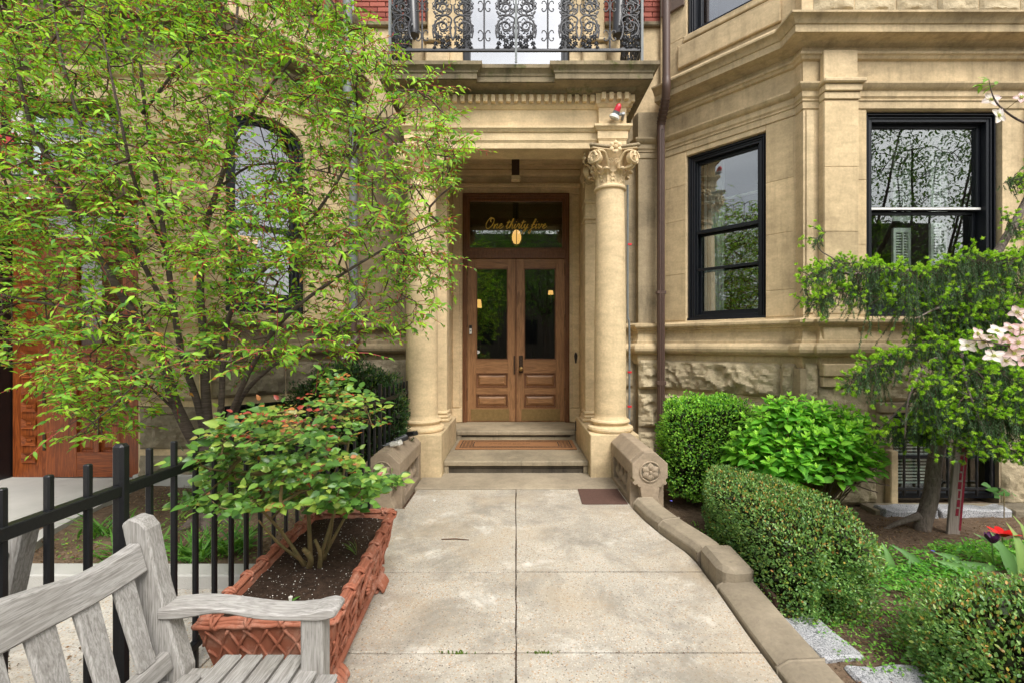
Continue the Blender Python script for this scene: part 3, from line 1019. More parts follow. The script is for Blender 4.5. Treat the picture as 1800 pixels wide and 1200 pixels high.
m = MB(); m.box(3.70, 3.775, 4.49, 4.70, -.15, .40, ch=.008); obj('jamb_stone', m, M['sand_bay'], TH)
m = MB(); m.box(3.40, 6.2, 4.30, 4.50, -.3, -.115); obj('footing', m, M['sand_rock_dark'], TH)
for k, (a, b) in enumerate([(3.45, 3.95), (3.97, 4.62), (4.64, 5.4)]):
    rough_block('footing_stone', TH, a, b, 4.24, 4.40, -.25, -.09, M['granite'] if k != 2 else M['sand_rock_dark'], 0, 20+k, .014)
FU = frame((0, 4.62), (1, 0))
for k in range(7):
    rock(TH, FU, 3.02+k*.42, 3.02+k*.42+.41, 4.80, 5.10, 70+k, .04, 'sand_rock', n=9)

# basement window under the bay: bars, sill, blind
bw = sub('basement_window', TH, (4.3, 4.6, .3))
m = MB()
m.box(3.78, 3.82, 4.60, 4.66, -.10, .77); m.box(4.80, 4.84, 4.60, 4.66, -.10, .77); m.box(3.82, 4.80, 4.60, 4.66, .73, .77); m.box(3.82, 4.80, 4.60, 4.66, -.10, -.05); m.box(3.82, 4.80, 4.61, 4.65, .30, .33)
obj('frame', m, M['black_frame'], bw)
m = MB()
for k in range(7):
    x = 3.88+k*.145
    q = [(x, 4.55, -.06+j*.05) for j in range(17)]
    m.tube(q, [.012+.003*math.sin(j*2.1) for j in range(17)], 6)
m.box(3.79, 4.83, 4.535, 4.565, .0, .022); m.box(3.79, 4.83, 4.535, 4.565, .68, .70)
obj('security_bars', m, M['black'], bw)
m = MB(); m.box(3.82, 4.36, 4.66, 4.664, -.04, .73); obj('pane', m, M['glass'], bw)
m = MB(); m.box(4.36, 4.80, 4.66, 4.664, -.04, .73); obj('pane', m, M['glass'], bw)
for k in range(22):
    m = MB(); m.box(3.83, 4.40, 4.70, 4.725, .02+k*.033, .024+k*.033+.008); obj('blind_slat', m, M['white'], bw)
m = MB(); m.box(3.6, 5.0, 5.3, 5.33, -.3, 1.0); m.box(3.78, 4.84, 4.68, 5.3, -.3, -.28)
obj('basement_room_wall', m, M['dark'], TH)

def ashlar(parent, F, s0, s1, cuts, mat, y=-.006, d=.012, vert=()):
    xs_ = [s0]+list(vert)+[s1]
    for a, b in zip(cuts, cuts[1:]):
        for c, e in zip(xs_, xs_[1:]):
            mm = MB(); mm.box(c+.0015, e-.0015, y, y+d-.0012, a+.0015, b-.0015, F, ch=.003)
            obj('ashlar_stone', mm, M[mat], parent)
ashlar(TH, FR, .0, .312, [1.74, 2.31, 2.97, 3.40, 3.795], 'ashlar')
ashlar(TH, FR, 1.215, LR-.012, [1.74, 2.02, 2.62, 3.18, 3.795], 'ashlar')
ashlar(TH, frame((0, 4.495), (1, 0)), 3.043, 3.382, [1.75, 2.56, 3.2, 3.855], 'ashlar')
ashlar(TH, frame((0, 4.58), (1, 0)), 3.40, 3.525, [1.74, 2.45, 3.1, 3.79], 'ashlar')
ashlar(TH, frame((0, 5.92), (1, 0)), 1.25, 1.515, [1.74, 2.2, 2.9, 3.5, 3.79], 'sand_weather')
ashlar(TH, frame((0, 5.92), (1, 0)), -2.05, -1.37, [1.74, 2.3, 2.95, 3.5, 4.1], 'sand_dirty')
ashlar(NB, FL, .985, LL-.0, [1.74, 2.3, 2.9, 3.4, 4.1], 'ashlar')
ashlar(NB, frame((0, 4.58), (1, 0)), -3.78, -3.175, [1.74, 2.2, 2.9, 3.5, 4.1], 'ashlar')
# --- windows
def sash_window(parent, F, s0, s1, z0, z1, meet, fw=.085, depth=.05, rec=.03, extra=None, gm='glass', rail_white=True, name='window'):
    w = sub(name, parent, tuple(F @ Vector(((s0+s1)/2, 0, z0))))
    m = MB()
    y0, y1 = rec, rec+.16
    m.box(s0, s0+fw, y0, y1, z0, z1, F); m.box(s1-fw, s1, y0, y1, z0, z1, F)
    m.box(s0+fw, s1-fw, y0, y1, z1-fw, z1, F); m.box(s0+fw, s1-fw, y0, y1, z0, z0+fw*.8, F)
    for k in (1, 2):
        e = fw*.28*k
        m.box(s0+e, s0+e+.012, y0-.012*(3-k), y0, z0+.02, z1-e, F); m.box(s1-e-.012, s1-e, y0-.012*(3-k), y0, z0+.02, z1-e, F); m.box(s0+e, s1-e, y0-.012*(3-k)-.002, y0, z1-e-.012, z1-e, F)
    m.box(s0-.0, s1, y0-.03, y0+.02, z0-.004, z0+.03, F)
    obj('frame', m, M['black_frame'], w, bev=.003)
    a, b = s0+fw, s1-fw
    zt, zb = z1-fw, z0+fw*.8
    m = MB(); st = .035; q0, q1 = y0+.06, y0+.10
    m.box(a, a+st, q0, q1, meet, zt, F); m.box(b-st, b, q0, q1, meet, zt, F); m.box(a+st, b-st, q0, q1, zt-st, zt, F); m.box(a+st, b-st, q0, q1, meet-.0, meet+st, F)
    obj('upper_sash', m, M['black_frame'], w, bev=.003)
    m = MB(); r0, r1 = y0+.105, y0+.145
    m.box(a, a+st, r0, r1, zb, meet, F); m.box(b-st, b, r0, r1, zb, meet, F); m.box(a+st, b-st, r0, r1, zb, zb+st*1.4, F); m.box(a+st, b-st, r0, r1, meet-st, meet, F)
    obj('lower_sash', m, M['black_frame'], w, bev=.003)
    if rail_white:
        m = MB(); m.box(a+.002, b-.002, q0-.008, q0-.001, meet+.004, meet+.026, F); obj('meeting_rail', m, M['white'], w)
    m = MB(); m.box(a+st-.004, b-st+.004, q0+.018, q0+.022, meet+st-.004, zt-st+.004, F); obj('pane', m, M[gm], w)
    m = MB(); m.box(a+st-.004, b-st+.004, r0+.018, r0+.022, zb+.03, meet-st+.004, F); obj('pane', m, M[gm], w)
    if extra:
        m = MB()
        for z in extra: m.box(a, b, y0+.03, y0+.058, z-.016, z+.016, F)
        m.box(a-.001, a+.02, y0+.03, y0+.058, zb, zt, F); m.box(b-.02, b+.001, y0+.03, y0+.058, zb, zt, F)
        obj('storm_sash', m, M['black_frame'], w, bev=.003)
    return w
w1 = sash_window(TH, FR, .314, 1.213, 1.735, 3.75, 2.80, extra=(2.35, 2.80), rec=.05, rail_white=False, gm='glass_side')
FF2 = frame((0, 4.58), (1, 0))
w2 = sash_window(TH, FF2, WX0, WX1, 1.73, 3.81, 2.83, fw=.10, rec=.06)
w3 = sash_window(TH, FR, .30, 1.22, H2, 7.2, 6.2, rec=.08, gm='glass_coated')
# white inner rail and curtains seen inside the side window; shutters, lamp in the front one
m = MB(); m.box(.40, 1.13, .30, .32, 3.20, 3.225, FR); m.box(.40, .43, .30, .32, 1.8, 3.7, FR); m.box(1.10, 1.13, .30, .32, 1.8, 3.7, FR)
obj('inner_casing', m, M['white'], TH)
def curtain(parent, F, s0, s1, z0, z1, y, amp=.02, n=40):
    m = MB(); m.grid(lambda u, v: (s0+(s1-s0)*u, y+amp*math.sin(u*(s1-s0)*95)+.4*amp*math.sin(u*37+v*3), z0+(z1-z0)*v), n, 6, F)
    return obj('curtain', m, M['curtain'], parent, smooth='all')
curtain(TH, FR, .42, .62, 1.75, 3.72, .36)
curtain(TH, FR, .36, .52, 5.2, 7.2, .40); curtain(TH, FR, .8, 1.2, 5.2, 7.2, .45)
for (sa, sb, ya, yb) in ((4.56, 4.74, 5.00, 5.03), (4.33, 4.53, 5.22, 5.25)):
    sh = sub('shutter', TH, (sa, ya, 1.8))
    for (z0, z1) in ((1.80, 2.78), (2.86, 3.76)):
        m = MB(); m.box(sa, sa+.03, ya, yb, z0, z1); m.box(sb-.03, sb, ya, yb, z0, z1); m.box(sa+.03, sb-.03, ya, yb, z0, z0+.05); m.box(sa+.03, sb-.03, ya, yb, z1-.05, z1); m.box(sa+.03, sb-.03, ya, yb, (z0+z1)/2-.02, (z0+z1)/2+.02)
        m.box((sa+sb)/2-.006, (sa+sb)/2+.006, ya-.015, ya-.001, z0+.06, z1-.06)
        obj('stile', m, M['white'], sh)
        n = int((z1-z0)/.034)
        for k in range(n):
            z = z0+.055+k*(z1-z0-.11)/n
            m = MB(); m.add([(sa+.031, ya+.002, z), (sb-.031, ya+.002, z), (sb-.031, yb-.002, z+.022), (sa+.031, yb-.002, z+.022), (sa+.031, ya+.002, z+.005), (sb-.031, ya+.002, z+.005), (sb-.031, yb-.002, z+.027), (sa+.031, yb-.002, z+.027)], [(0,3,2,1),(4,5,6,7),(0,1,5,4),(2,3,7,6)])
            obj('louvre', m, M['white'], sh)
tl = thing('table_lamp', (3.72, 5.15, 2.15), 'cream table lamp shade just inside the front bay window', 'lamp')
m = MB(); m.lathe([(.16, 2.10), (.145, 2.16), (.11, 2.25), (.075, 2.34), (.065, 2.38)], (3.72, 5.15), 24); obj('lamp_shade', m, M['shade'], tl, smooth=True)
m = MB(); m.lathe([(.02, 2.10), (.03, 2.0), (.06, 1.9), (.07, 1.8), (.04, 1.72), (.08, 1.70)], (3.72, 5.15), 16); obj('base', m, M['bronze'], tl, smooth=True)
# room shells keep the insides dark
m = MB()
m.box(2.0, 8.4, 9.0, 9.1, .9, 7.4); m.box(8.4, 8.5, 4.9, 9.1, .9, 7.4); m.box(1.9, 2.0, 6.1, 9.1, .9, 7.4)
m.add([(1.95,6.2,1.1),(2.95,4.95,1.1),(8.5,4.90,1.1),(8.5,9.1,1.1),(1.95,9.1,1.1)], [(0,1,2,3,4)])
m.add([(1.95,6.2,4.62),(2.95,4.95,4.62),(8.5,4.90,4.62),(8.5,9.1,4.62),(1.95,9.1,4.62)], [(0,1,2,3,4)])
m.add([(1.8,5.8,7.45),(2.89,4.6,7.45),(8.5,4.6,7.45),(8.5,9.1,7.45),(1.8,9.1,7.45)], [(0,1,2,3,4)])
obj('interior_wall', m, M['room'], TH)

# --- portico
PORT = [(-1.22, 5.92), (-1.22, 5.03), (-.915, 5.03), (-.915, 5.08), (.915, 5.08), (.915, 5.03), (1.22, 5.03), (1.22, 5.92)]
m = MB()
m.box(-1.215, 1.215, 5.085, 5.38, 3.632, 4.40); m.box(-1.215, -.92, 5.035, 5.90, 3.633, 4.40); m.box(.92, 1.215, 5.035, 5.90, 3.633, 4.40)
obj('entablature_core', m, M['sand'], TH)
pe = [(-.02, 3.63), (.0, 3.632), (.0, 3.70), (.006, 3.703), (.006, 3.712), (.014, 3.716), (.014, 3.80), (.028, 3.806), (.04, 3.825), (.055, 3.838), (.055, 3.862), (.0, 3.868), (.0, 4.06), (.012, 4.065), (.025, 4.082), (.038, 4.092), (.038, 4.20), (.055, 4.205)]
m = MB(); m.sweep(PORT, pe); obj('architrave', m, M['sand'], TH, smooth=25)
CORN = [(-1.22, 5.92), (-1.22, 5.03), (-.64, 5.03), (-.64, 5.09), (.64, 5.09), (.64, 5.03), (1.22, 5.03), (1.22, 5.92)]
pc = [(.0, 4.19), (.05, 4.203), (.075, 4.212), (.09, 4.235), (.215, 4.245), (.215, 4.252), (.228, 4.25), (.228, 4.305), (.238, 4.31), (.242, 4.33), (.262, 4.355), (.283, 4.368), (.285, 4.405), (.0, 4.43)]
m = MB(); m.sweep(CORN, pc); obj('cornice', m, M['cornice'], TH, smooth=25)
dm = mesh_of('dentil', MB().box(-.024, .024, -.05, 0, 0, .078, ch=.004), M['sand'])
def dent(x, y, rz=0):
    obj('dentil', dm, None, TH, M=Matrix.Translation((x, y, 4.112)) @ Matrix.Rotation(rz, 4, 'Z'))
for k in range(21): dent(-.84+k*.084, 5.08-.038)
for s in (-1, 1):
    for k in range(4): dent(s*(.955+k*.084), 5.03-.038)
    for k in range(9): dent(s*(1.22+.038), 5.02+k*.095, s*math.pi/2)
m = MB(); m.box(-1.24, 1.24, 5.2, 5.95, 4.402, 4.435); obj('balcony_floor', m, M['cornice'], TH)

# columns
def volute(F, r0, turns, thick, depth, hand):
    m = MB(); pts = []; n = int(turns*18)
    for k in range(n+1):
        a = k/18*2*math.pi; r = r0*(1-.86*k/n)
        pts.append((hand*r*math.cos(a), 0, r*math.sin(a)))
    m.tube(pts, [thick*(1-.55*k/n) for k in range(n+1)], 7, F)
    return m
def capital(parent, cx, cy, zb, zt, r, mat, full=True):
    m = MB(); H = zt-zb
    m.lathe([(r+.004, zb-.02), (r+.022, zb-.008), (r+.026, zb+.008), (r+.018, zb+.024), (r+.006, zb+.03), (r-.004, zb+.06), (r, zb+.5*H), (r+.02, zb+.72*H), (r+.06, zb+.84*H), (r+.07, zb+.88*H)], (cx, cy), 28)
    obj('bell', m, mat, parent, smooth=True)
    # abacus, concave sides
    A = r+.125
    poly = []
    for q in range(4):
        a0 = math.pi/4+q*math.pi/2; a1 = a0+math.pi/2
        c0 = Vector((math.cos(a0), math.sin(a0)))*A*1.40; c1 = Vector((math.cos(a1), math.sin(a1)))*A*1.40
        t = (c1-c0).normalized(); inn = -(c0+c1).normalized()
        for j in range(9):
            u = j/8
            p = c0.lerp(c1, .04+.92*u)+inn*(.055*math.sin(math.pi*u))
            poly.append((cx+p.x, cy+p.y))
    def sc(pl, f): return [(cx+(x-cx)*f, cy+(y-cy)*f) for x, y in pl]
    m = MB(); m.prism(sc(poly, .93), zb+.875*H, zb+.925*H); obj('abacus_fillet', m, mat, parent, bev=.004)
    m = MB(); m.prism(poly, zb+.93*H, zt); obj('abacus', m, M['sand_weather'], parent, bev=.008)
    # acanthus leaves: one ring of eight with curling tips
    m = MB()
    for q in range(8):
        a = q*math.pi/4+math.pi/8
        F = Matrix.Translation((cx, cy, 0)) @ Matrix.Rotation(a, 4, 'Z')
        def fn(u, v):
            w = .062*(1-.30*v)*(1+.22*math.cos(v*26))*(1 if v < .93 else .6)
            out = r-.004+.012*v+.065*max(0, v-.62)**1.4*4.2
            z = zb+.03+.40*H*(v if v < .9 else .9-(v-.9)*.9)
            x = (u-.5)*2
            rib = .014*math.cos(x*math.pi*2.5)*(1-v*.4)
            return (out+rib-.016*x*x, x*w, z)
        m.grid(fn, 12, 22, F)
        m.tube([(r+.0+.075, -.03, zb+.40*H), (r+.086, 0, zb+.405*H), (r+.075, .03, zb+.40*H)], [.012, .02, .012], 7, F)
    obj('acanthus_leaf', m, mat, parent, smooth='all')
    # volutes on each side
    m = MB()
    for q in range(4):
        B = Matrix.Translation((cx, cy, 0)) @ Matrix.Rotation(q*math.pi/2, 4, 'Z')
        for s in (-1, 1):
            F = B @ Matrix.Translation((s*(r+.055), -(r+.085), zb+.665*H)) @ Matrix.Rotation(s*R(30), 4, 'Z')
            vm = volute(F, .072, 2.3, .0135, .03, s)
            m.add(vm.v, vm.f)
            m.lathe([(.0, -.0), (.066, 0), (.066, .055), (0, .055)], (0, 0), 18, F @ Matrix.Rotation(R(-90), 4, 'X'))
            # stalk from the leaves up to the volute
            st = cat_rom([(s*.055, -(r+.012), zb+.42*H), (s*.06, -(r+.03), zb+.56*H), (s*.085, -(r+.06), zb+.70*H), (s*(r-.04), -(r+.095), zb+.80*H), (s*(r+.035), -(r+.10), zb+.825*H)], 5)
            m.tube(st, [.015+.004*math.sin(i*.3) for i in range(len(st))], 7, B)
            # leaf under each volute
            m.tube(cat_rom([(s*(r-.02), -(r+.02), zb+.44*H), (s*(r+.03), -(r+.06), zb+.48*H), (s*(r+.02), -(r+.085), zb+.56*H)], 4), [.02, .022, .02, .018, .016, .015, .013, .012, .006], 6, B)
            F2 = B @ Matrix.Translation((s*.034, -(r+.045), zb+.60*H))
            vm = volute(F2, .03, 1.6, .0085, .02, s); m.add(vm.v, vm.f)
    obj('volute', m, mat, parent, smooth=50)
    # flower at the middle of each abacus side
    for q in range(4 if full else 1):
        m = MB()
        B = Matrix.Translation((cx, cy, 0)) @ Matrix.Rotation(q*math.pi/2, 4, 'Z') @ Matrix.Translation((0, -(A-.0), zb+.87*H))
        for k in range(6):
            C = B @ Matrix.Rotation(k*math.pi/3+math.pi/6, 4, 'Y')
            m.grid(lambda u, v: (.020+.052*v, -.014-.012*math.sin(v*3)+.010*abs(u-.5)*2, (u-.5)*.052*math.sin(.35+v*2.5)), 4, 5, C)
        m.lathe([(.0, -.03), (.012, -.034), (.02, -.024), (.022, -.01), (.02, 0)], (0, 0), 12, B @ Matrix.Rotation(R(90), 4, 'X') @ Matrix.Scale(-1, 4, (0, 0, 1)))
        obj('fleuron', m, mat, parent, smooth='all')

for s in (-1, 1):
    cxx, cyy = s*1.075, 5.20
    c = sub('column', TH, (cxx, cyy, 0))
    m = MB(); m.box(s*.81, s*1.335, 4.94, 6.18, -.3, .474); obj('pedestal', m, M['sand_bay'], c, bev=.008)
    m = MB(); m.lathe([(.235, .475), (.252, .485), (.258, .505), (.252, .527), (.236, .536), (.205, .540), (.195, .552), (.198, .566), (.214, .572), (.223, .588), (.214, .604), (.192, .608), (.184, .625), (.179, .65)], (cxx, cyy), 48)
    obj('base', m, M['sand'], c, smooth=30)
    sp = [(.179-.022*max(0, (k/12-.2)/.8)**1.6, .64+(3.185-.64)*k/12) for k in range(13)]
    m = MB(); m.lathe(sp, (cxx, cyy), 48); obj('shaft', m, M['sand'], c, smooth=30)
    capital(c, cxx, cyy, 3.20, 3.632, .157, M['sand'])
    # pilaster on the wall behind
    p = sub('pilaster', TH, (s*1.03, 5.8, .47))
    x0, x1 = s*.875, s*1.20
    m = MB(); m.box(x0, x1, 5.75, 5.96, .47, 3.30); m.box(s*.955, s*.998, 5.96, 6.9, .28, 4.05); obj('shaft', m, M['sand'], p, bev=.006)
    m = MB(); m.box(s*.835, s*1.24, 5.71, 6.0, .475, .52, ch=.015); m.box(s*.85, s*1.22, 5.725, 5.985, .52, .56, ch=.015); m.box(s*.86, s*1.21, 5.735, 5.975, .565, .61, ch=.012); obj('base', m, M['sand'], p)
    m = MB(); m.box(s*.855, s*1.215, 5.73, 5.98, 3.02, 3.05, ch=.01); m.box(s*.865, s*1.21, 5.74, 5.97, 2.97, 3.0, ch=.01)
    m.box(s*.865, s*1.21, 5.735, 5.98, 3.22, 3.27, ch=.01); m.box(s*.85, s*1.22, 5.715, 5.99, 3.56, 3.60, ch=.01); m.box(s*.84, s*1.24, 5.70, 6.0, 3.60, 3.65, ch=.01)
    m.prism([(5.74, 3.27), (5.69, 3.5), (5.67, 3.56), (5.96, 3.56), (5.96, 3.27)], s*.87, s*1.2, 'x')
    for t in (-1, 1):
        F = Matrix.Translation((s*1.035+t*.13, 5.70, 3.48)); vm = volute(F, .06, 2.1, .012, .03, t); m.add(vm.v, vm.f)
    F = Matrix.Translation((s*.862, 5.78, 3.48)) @ Matrix.Rotation(R(90), 4, 'Z'); vm = volute(F, .06, 2.1, .012, .03, -1); m.add(vm.v, vm.f)
    obj('capital', m, M['sand'], p, bev=.003)

# --- steps
st = sub('front_steps', TH, (0, 5.2, 0))
def step(x0, x1, y0, y1, z0, z1, nose=.035):
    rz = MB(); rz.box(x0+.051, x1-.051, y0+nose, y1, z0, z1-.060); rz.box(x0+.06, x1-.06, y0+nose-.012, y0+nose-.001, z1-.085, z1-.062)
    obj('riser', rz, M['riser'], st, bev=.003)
    m = MB()
    m.prism([(y0+.004, z1-.058), (y0, z1-.05), (y0, z1-.012), (y0+.012, z1), (y1, z1), (y1, z1-.058)], x0, x1, 'x')
    m.box(x0+.0, x0+.05, y0+.012, y0+nose-.001, z0, z1-.06); m.box(x1-.05, x1, y0+.012, y0+nose-.001, z0, z1-.06)
    return m
obj('step', step(-.805, .805, 5.08, 6.21, -.1, .152), M['step'], st, bev=.004)
obj('step', step(-.80, .80, 6.17, 6.95, .10, .279), M['step'], st, bev=.004)
m = MB(); m.box(-1.0, 1.0, 6.20, 6.95, .05, .272); obj('vestibule_floor', m, M['step'], st)
m = MB(); m.box(-1.02, 1.08, 4.57, 5.12, -.2, .010, ch=.006); obj('threshold_slab', m, M['kerb'], st)

# --- front doors
dr = sub('entrance_door', TH, (0, 6.92, .28))
YD = 6.92
m = MB()
m.box(-.806, -.74, YD-.06, YD+.08, .28, 3.727); m.box(.74, .806, YD-.06, YD+.08, .28, 3.727); m.box(-.74, .74, YD-.06, YD+.08, 3.655, 3.727)
for e, d in ((0, .075), (.02, .068)):
    m.box(-.79+e, -.775+e, YD-d-.01, YD-.06, .28, 3.71-e); m.box(.775-e, .79-e, YD-d-.01, YD-.06, .28, 3.71-e); m.box(-.775-.015+e, .775+.015-e, YD-d-.012, YD-.06, 3.695-e, 3.712-e)
obj('casing', m, M['oak_dark'], dr, bev=.003)
m = MB()
m.box(-.74, .74, YD-.045, YD+.05, 2.752, 2.86); m.box(-.74, .74, YD-.06, YD-.045, 2.855, 2.885); m.box(-.74, .74, YD-.056, YD-.045, 2.744, 2.757)
m.box(-.74, -.70, YD-.03, YD+.03, 2.885, 3.655); m.box(.70, .74, YD-.03, YD+.03, 2.885, 3.655); m.box(-.70, .70, YD-.03, YD+.03, 3.61, 3.655); m.box(-.70, .70, YD-.03, YD+.03, 2.885, 2.91)
obj('transom_bar', m, M['oak_dark'], dr, bev=.003)
m = MB()                                                          # carved foliage band on the transom bar
for k in range(26):
    x = -.70+k*.056
    sg = 1 if k % 2 else -1
    pts = [(x+.02*math.cos(a)*(1-a/9), YD-.047, 2.806+sg*.020*math.sin(a)*(1-a/9)) for a in [j*.6 for j in range(12)]]
    m.tube(pts, [.006*(1-j/14) for j in range(12)], 5)
obj('carving', m, M['oak_dark'], dr)
m = MB(); m.box(-.70, .70, YD, YD+.004, 2.91, 3.61); obj('transom_pane', m, M['glass_door'], dr)
for s in (-1, 1):
    name = 'door_leaf'
    x0, x1 = (-.738, -.003) if s < 0 else (.003, .738)
    m = MB(); sw, y0, y1 = .135, YD-.03, YD+.02
    out = .115 if s < 0 else .115
    xl, xr = x0+(.135 if s < 0 else .12), x1-(.12 if s < 0 else .135)
    m.box(x0, xl, y0, y1, .285, 2.742); m.box(xr, x1, y0, y1, .285, 2.742)
    obj('stile', m, M['oak'], dr, bev=.003)
    zr = [(.285, .50), (.70, .80), (1.02, 1.22), (2.60, 2.742)]
    for a, b in zr:
        m = MB(); m.box(xl, xr, y0+.001, y1, a, b); obj('rail', m, M['oak_h'], dr, bev=.003)
    for a, b in ((.50, .70), (.80, 1.02)):
        m = MB(); m.box(xl, xr, y0+.022, y1, a, b)
        e = .016
        m.prism([(xl, a), (xr, a), (xr-e, a+e), (xl+e, a+e)], y0-.004, y0+.022, 'y'); m.prism([(xl, b), (xl+e, b-e), (xr-e, b-e), (xr, b)], y0-.004, y0+.022, 'y')
        m.prism([(xl, a), (xl+e, a+e), (xl+e, b-e), (xl, b)], y0-.004, y0+.022, 'y'); m.prism([(xr, a), (xr, b), (xr-e, b-e), (xr-e, a+e)], y0-.004, y0+.022, 'y')
        obj('panel_moulding', m, M['oak_dark'], dr)
        i = .03; bvl = .03
        p0 = [(xl+i, y0+.020, a+i), (xr-i, y0+.020, a+i), (xr-i, y0+.020, b-i), (xl+i, y0+.020, b-i)]
        p1 = [(xl+i+bvl, y0+.002, a+i+bvl), (xr-i-bvl, y0+.002, a+i+bvl), (xr-i-bvl, y0+.002, b-i-bvl), (xl+i+bvl, y0+.002, b-i-bvl)]
        m = MB(); m.add(p0+p1, [(0,1,5,4), (1,2,6,5), (2,3,7,6), (3,0,4,7), (4,5,6,7)]); obj('raised_panel', m, M['oak_h'], dr)
    g0, g1 = 1.22, 2.60
    m = MB(); e = .014
    m.box(xl, xl+e, y0-.004, y1, g0, g1); m.box(xr-e, xr, y0-.004, y1, g0, g1); m.box(xl+e, xr-e, y0-.004, y1, g0, g0+e); m.box(xl+e, xr-e, y0-.004, y1, g1-e, g1)
    obj('glazing_bead', m, M['oak_dark'], dr)
    m = MB(); m.box(xl+e, xr-e, YD-.006, YD-.002, g0+e, g1-e); obj('pane', m, M['glass_door'], dr)
    kx0, kx1 = (x0+.055, x1-.10) if s < 0 else (x0+.08, x1-.07)
    m = MB(); m.box(kx0, kx1, y0-.006, y0-.001, .30, .475, ch=.002); obj('kick_plate', m, M['kick'], dr)
    for z in (.62, 1.72, 2.50):
        m = MB(); m.box(s*.742-.009, s*.742+.009, y0-.014, y0-.002, z, z+.16, ch=.003); m.tube([(s*.742, y0-.016, z-.02), (s*.742, y0-.016, z+.18)], .007, 8); obj('hinge', m, M['bronze'], dr)
m = MB(); m.box(-.012, .010, YD-.042, YD-.031, .285, 2.742, ch=.003); obj('astragal', m, M['oak_dark'], dr)
m = MB(); m.box(.045, .105, YD-.044, YD-.031, 1.02, 1.285, ch=.006); m.box(.052, .098, YD-.049, YD-.044, 1.04, 1.265, ch=.004)
obj('lock_plate', m, M['bronze'], dr)
MY = Matrix.Translation((.075, YD-.044, 0)) @ Matrix.Rotation(R(90), 4, 'X')
m = MB(); m.lathe([(.0, .078), (.02, .076), (.031, .066), (.034, .052), (.028, .038), (.014, .028), (.012, .0)], (0, 0), 20, Matrix.Translation((.075, YD-.044, 1.085)) @ Matrix.Rotation(R(90), 4, 'X'))
obj('door_knob', m, M['brass'], dr, smooth=True)
m = MB(); m.lathe([(.0, .014), (.02, .014), (.024, .008), (.024, 0)], (0, 0), 18, Matrix.Translation((.075, YD-.046, 1.215)) @ Matrix.Rotation(R(90), 4, 'X')); obj('lock_cylinder', m, M['bronze'], dr, smooth=True)
m = MB(); m.box(-.035, -.014, YD-.046, YD-.032, 1.0, 1.28, ch=.003); obj('strike_plate', m, M['bronze'], dr)
db = sub('doorbell', TH, (-.69, YD-.05, 1.6))
m = MB(); m.box(-.705, -.665, YD-.056, YD-.031, 1.60, 1.735, ch=.006); obj('case', m, M['blackp'], db)
m = MB(); m.box(-.702, -.668, YD-.060, YD-.0565, 1.605, 1.685, ch=.004); obj('face', m, M['whitep'], db)
m = MB(); m.lathe([(.0, .004), (.010, .004), (.012, 0)], (0, 0), 16, Matrix.Translation((-.685, YD-.060, 1.65)) @ Matrix.Rotation(R(90), 4, 'X')); obj('button', m, M['greyp'], db)
m = MB(); m.prism([(-.59+.045*math.cos(a)*(1 if abs(math.cos(a)) < .8 else .92), 1.335+.026*math.sin(a)) for a in [k*math.pi/8 for k in range(16)]], YD-.009, YD-.0075, 'y')
obj('window_sticker', m, M['whitep'], dr)
for k in range(2):
    m = MB(); m.box(-.615, -.568, YD-.0098, YD-.0092, 1.338-k*.014, 1.344-k*.014); obj('sticker_text', m, M['greyp'], dr)
m = MB(); m.prism([(.90+.022*math.cos(a)*(1+.2*math.sin(3*a)), 1.25+.085*math.sin(a)) for a in [k*math.pi/9 for k in range(18)]], 6.845, 6.852, 'y')
obj('black_jamb_patch', m, M['blackp'], TH)  # flat black oval set on the right stone jamb
ic = sub('intercom_panel', TH, (-.99, 6.5, 1.2))
m = MB(); m.box(-.954, -.942, 6.30, 6.40, 1.20, 1.80, ch=.003); obj('plate', m, M['pipe_grey'], ic)
m = MB(); m.box(-.941, -.936, 6.31, 6.39, 1.30, 1.42); obj('name_card', m, M['whitep'], ic)
m = MB()
for k in range(6):
    m.box(-.941, -.937, 6.325, 6.375, 1.48+k*.045, 1.50+k*.045)
obj('button', m, M['bronze'], ic)
m = MB(); m.box(.80, .835, 6.12, 6.16, .29, .42, ch=.004); obj('door_stop', m, M['blackp'], TH)

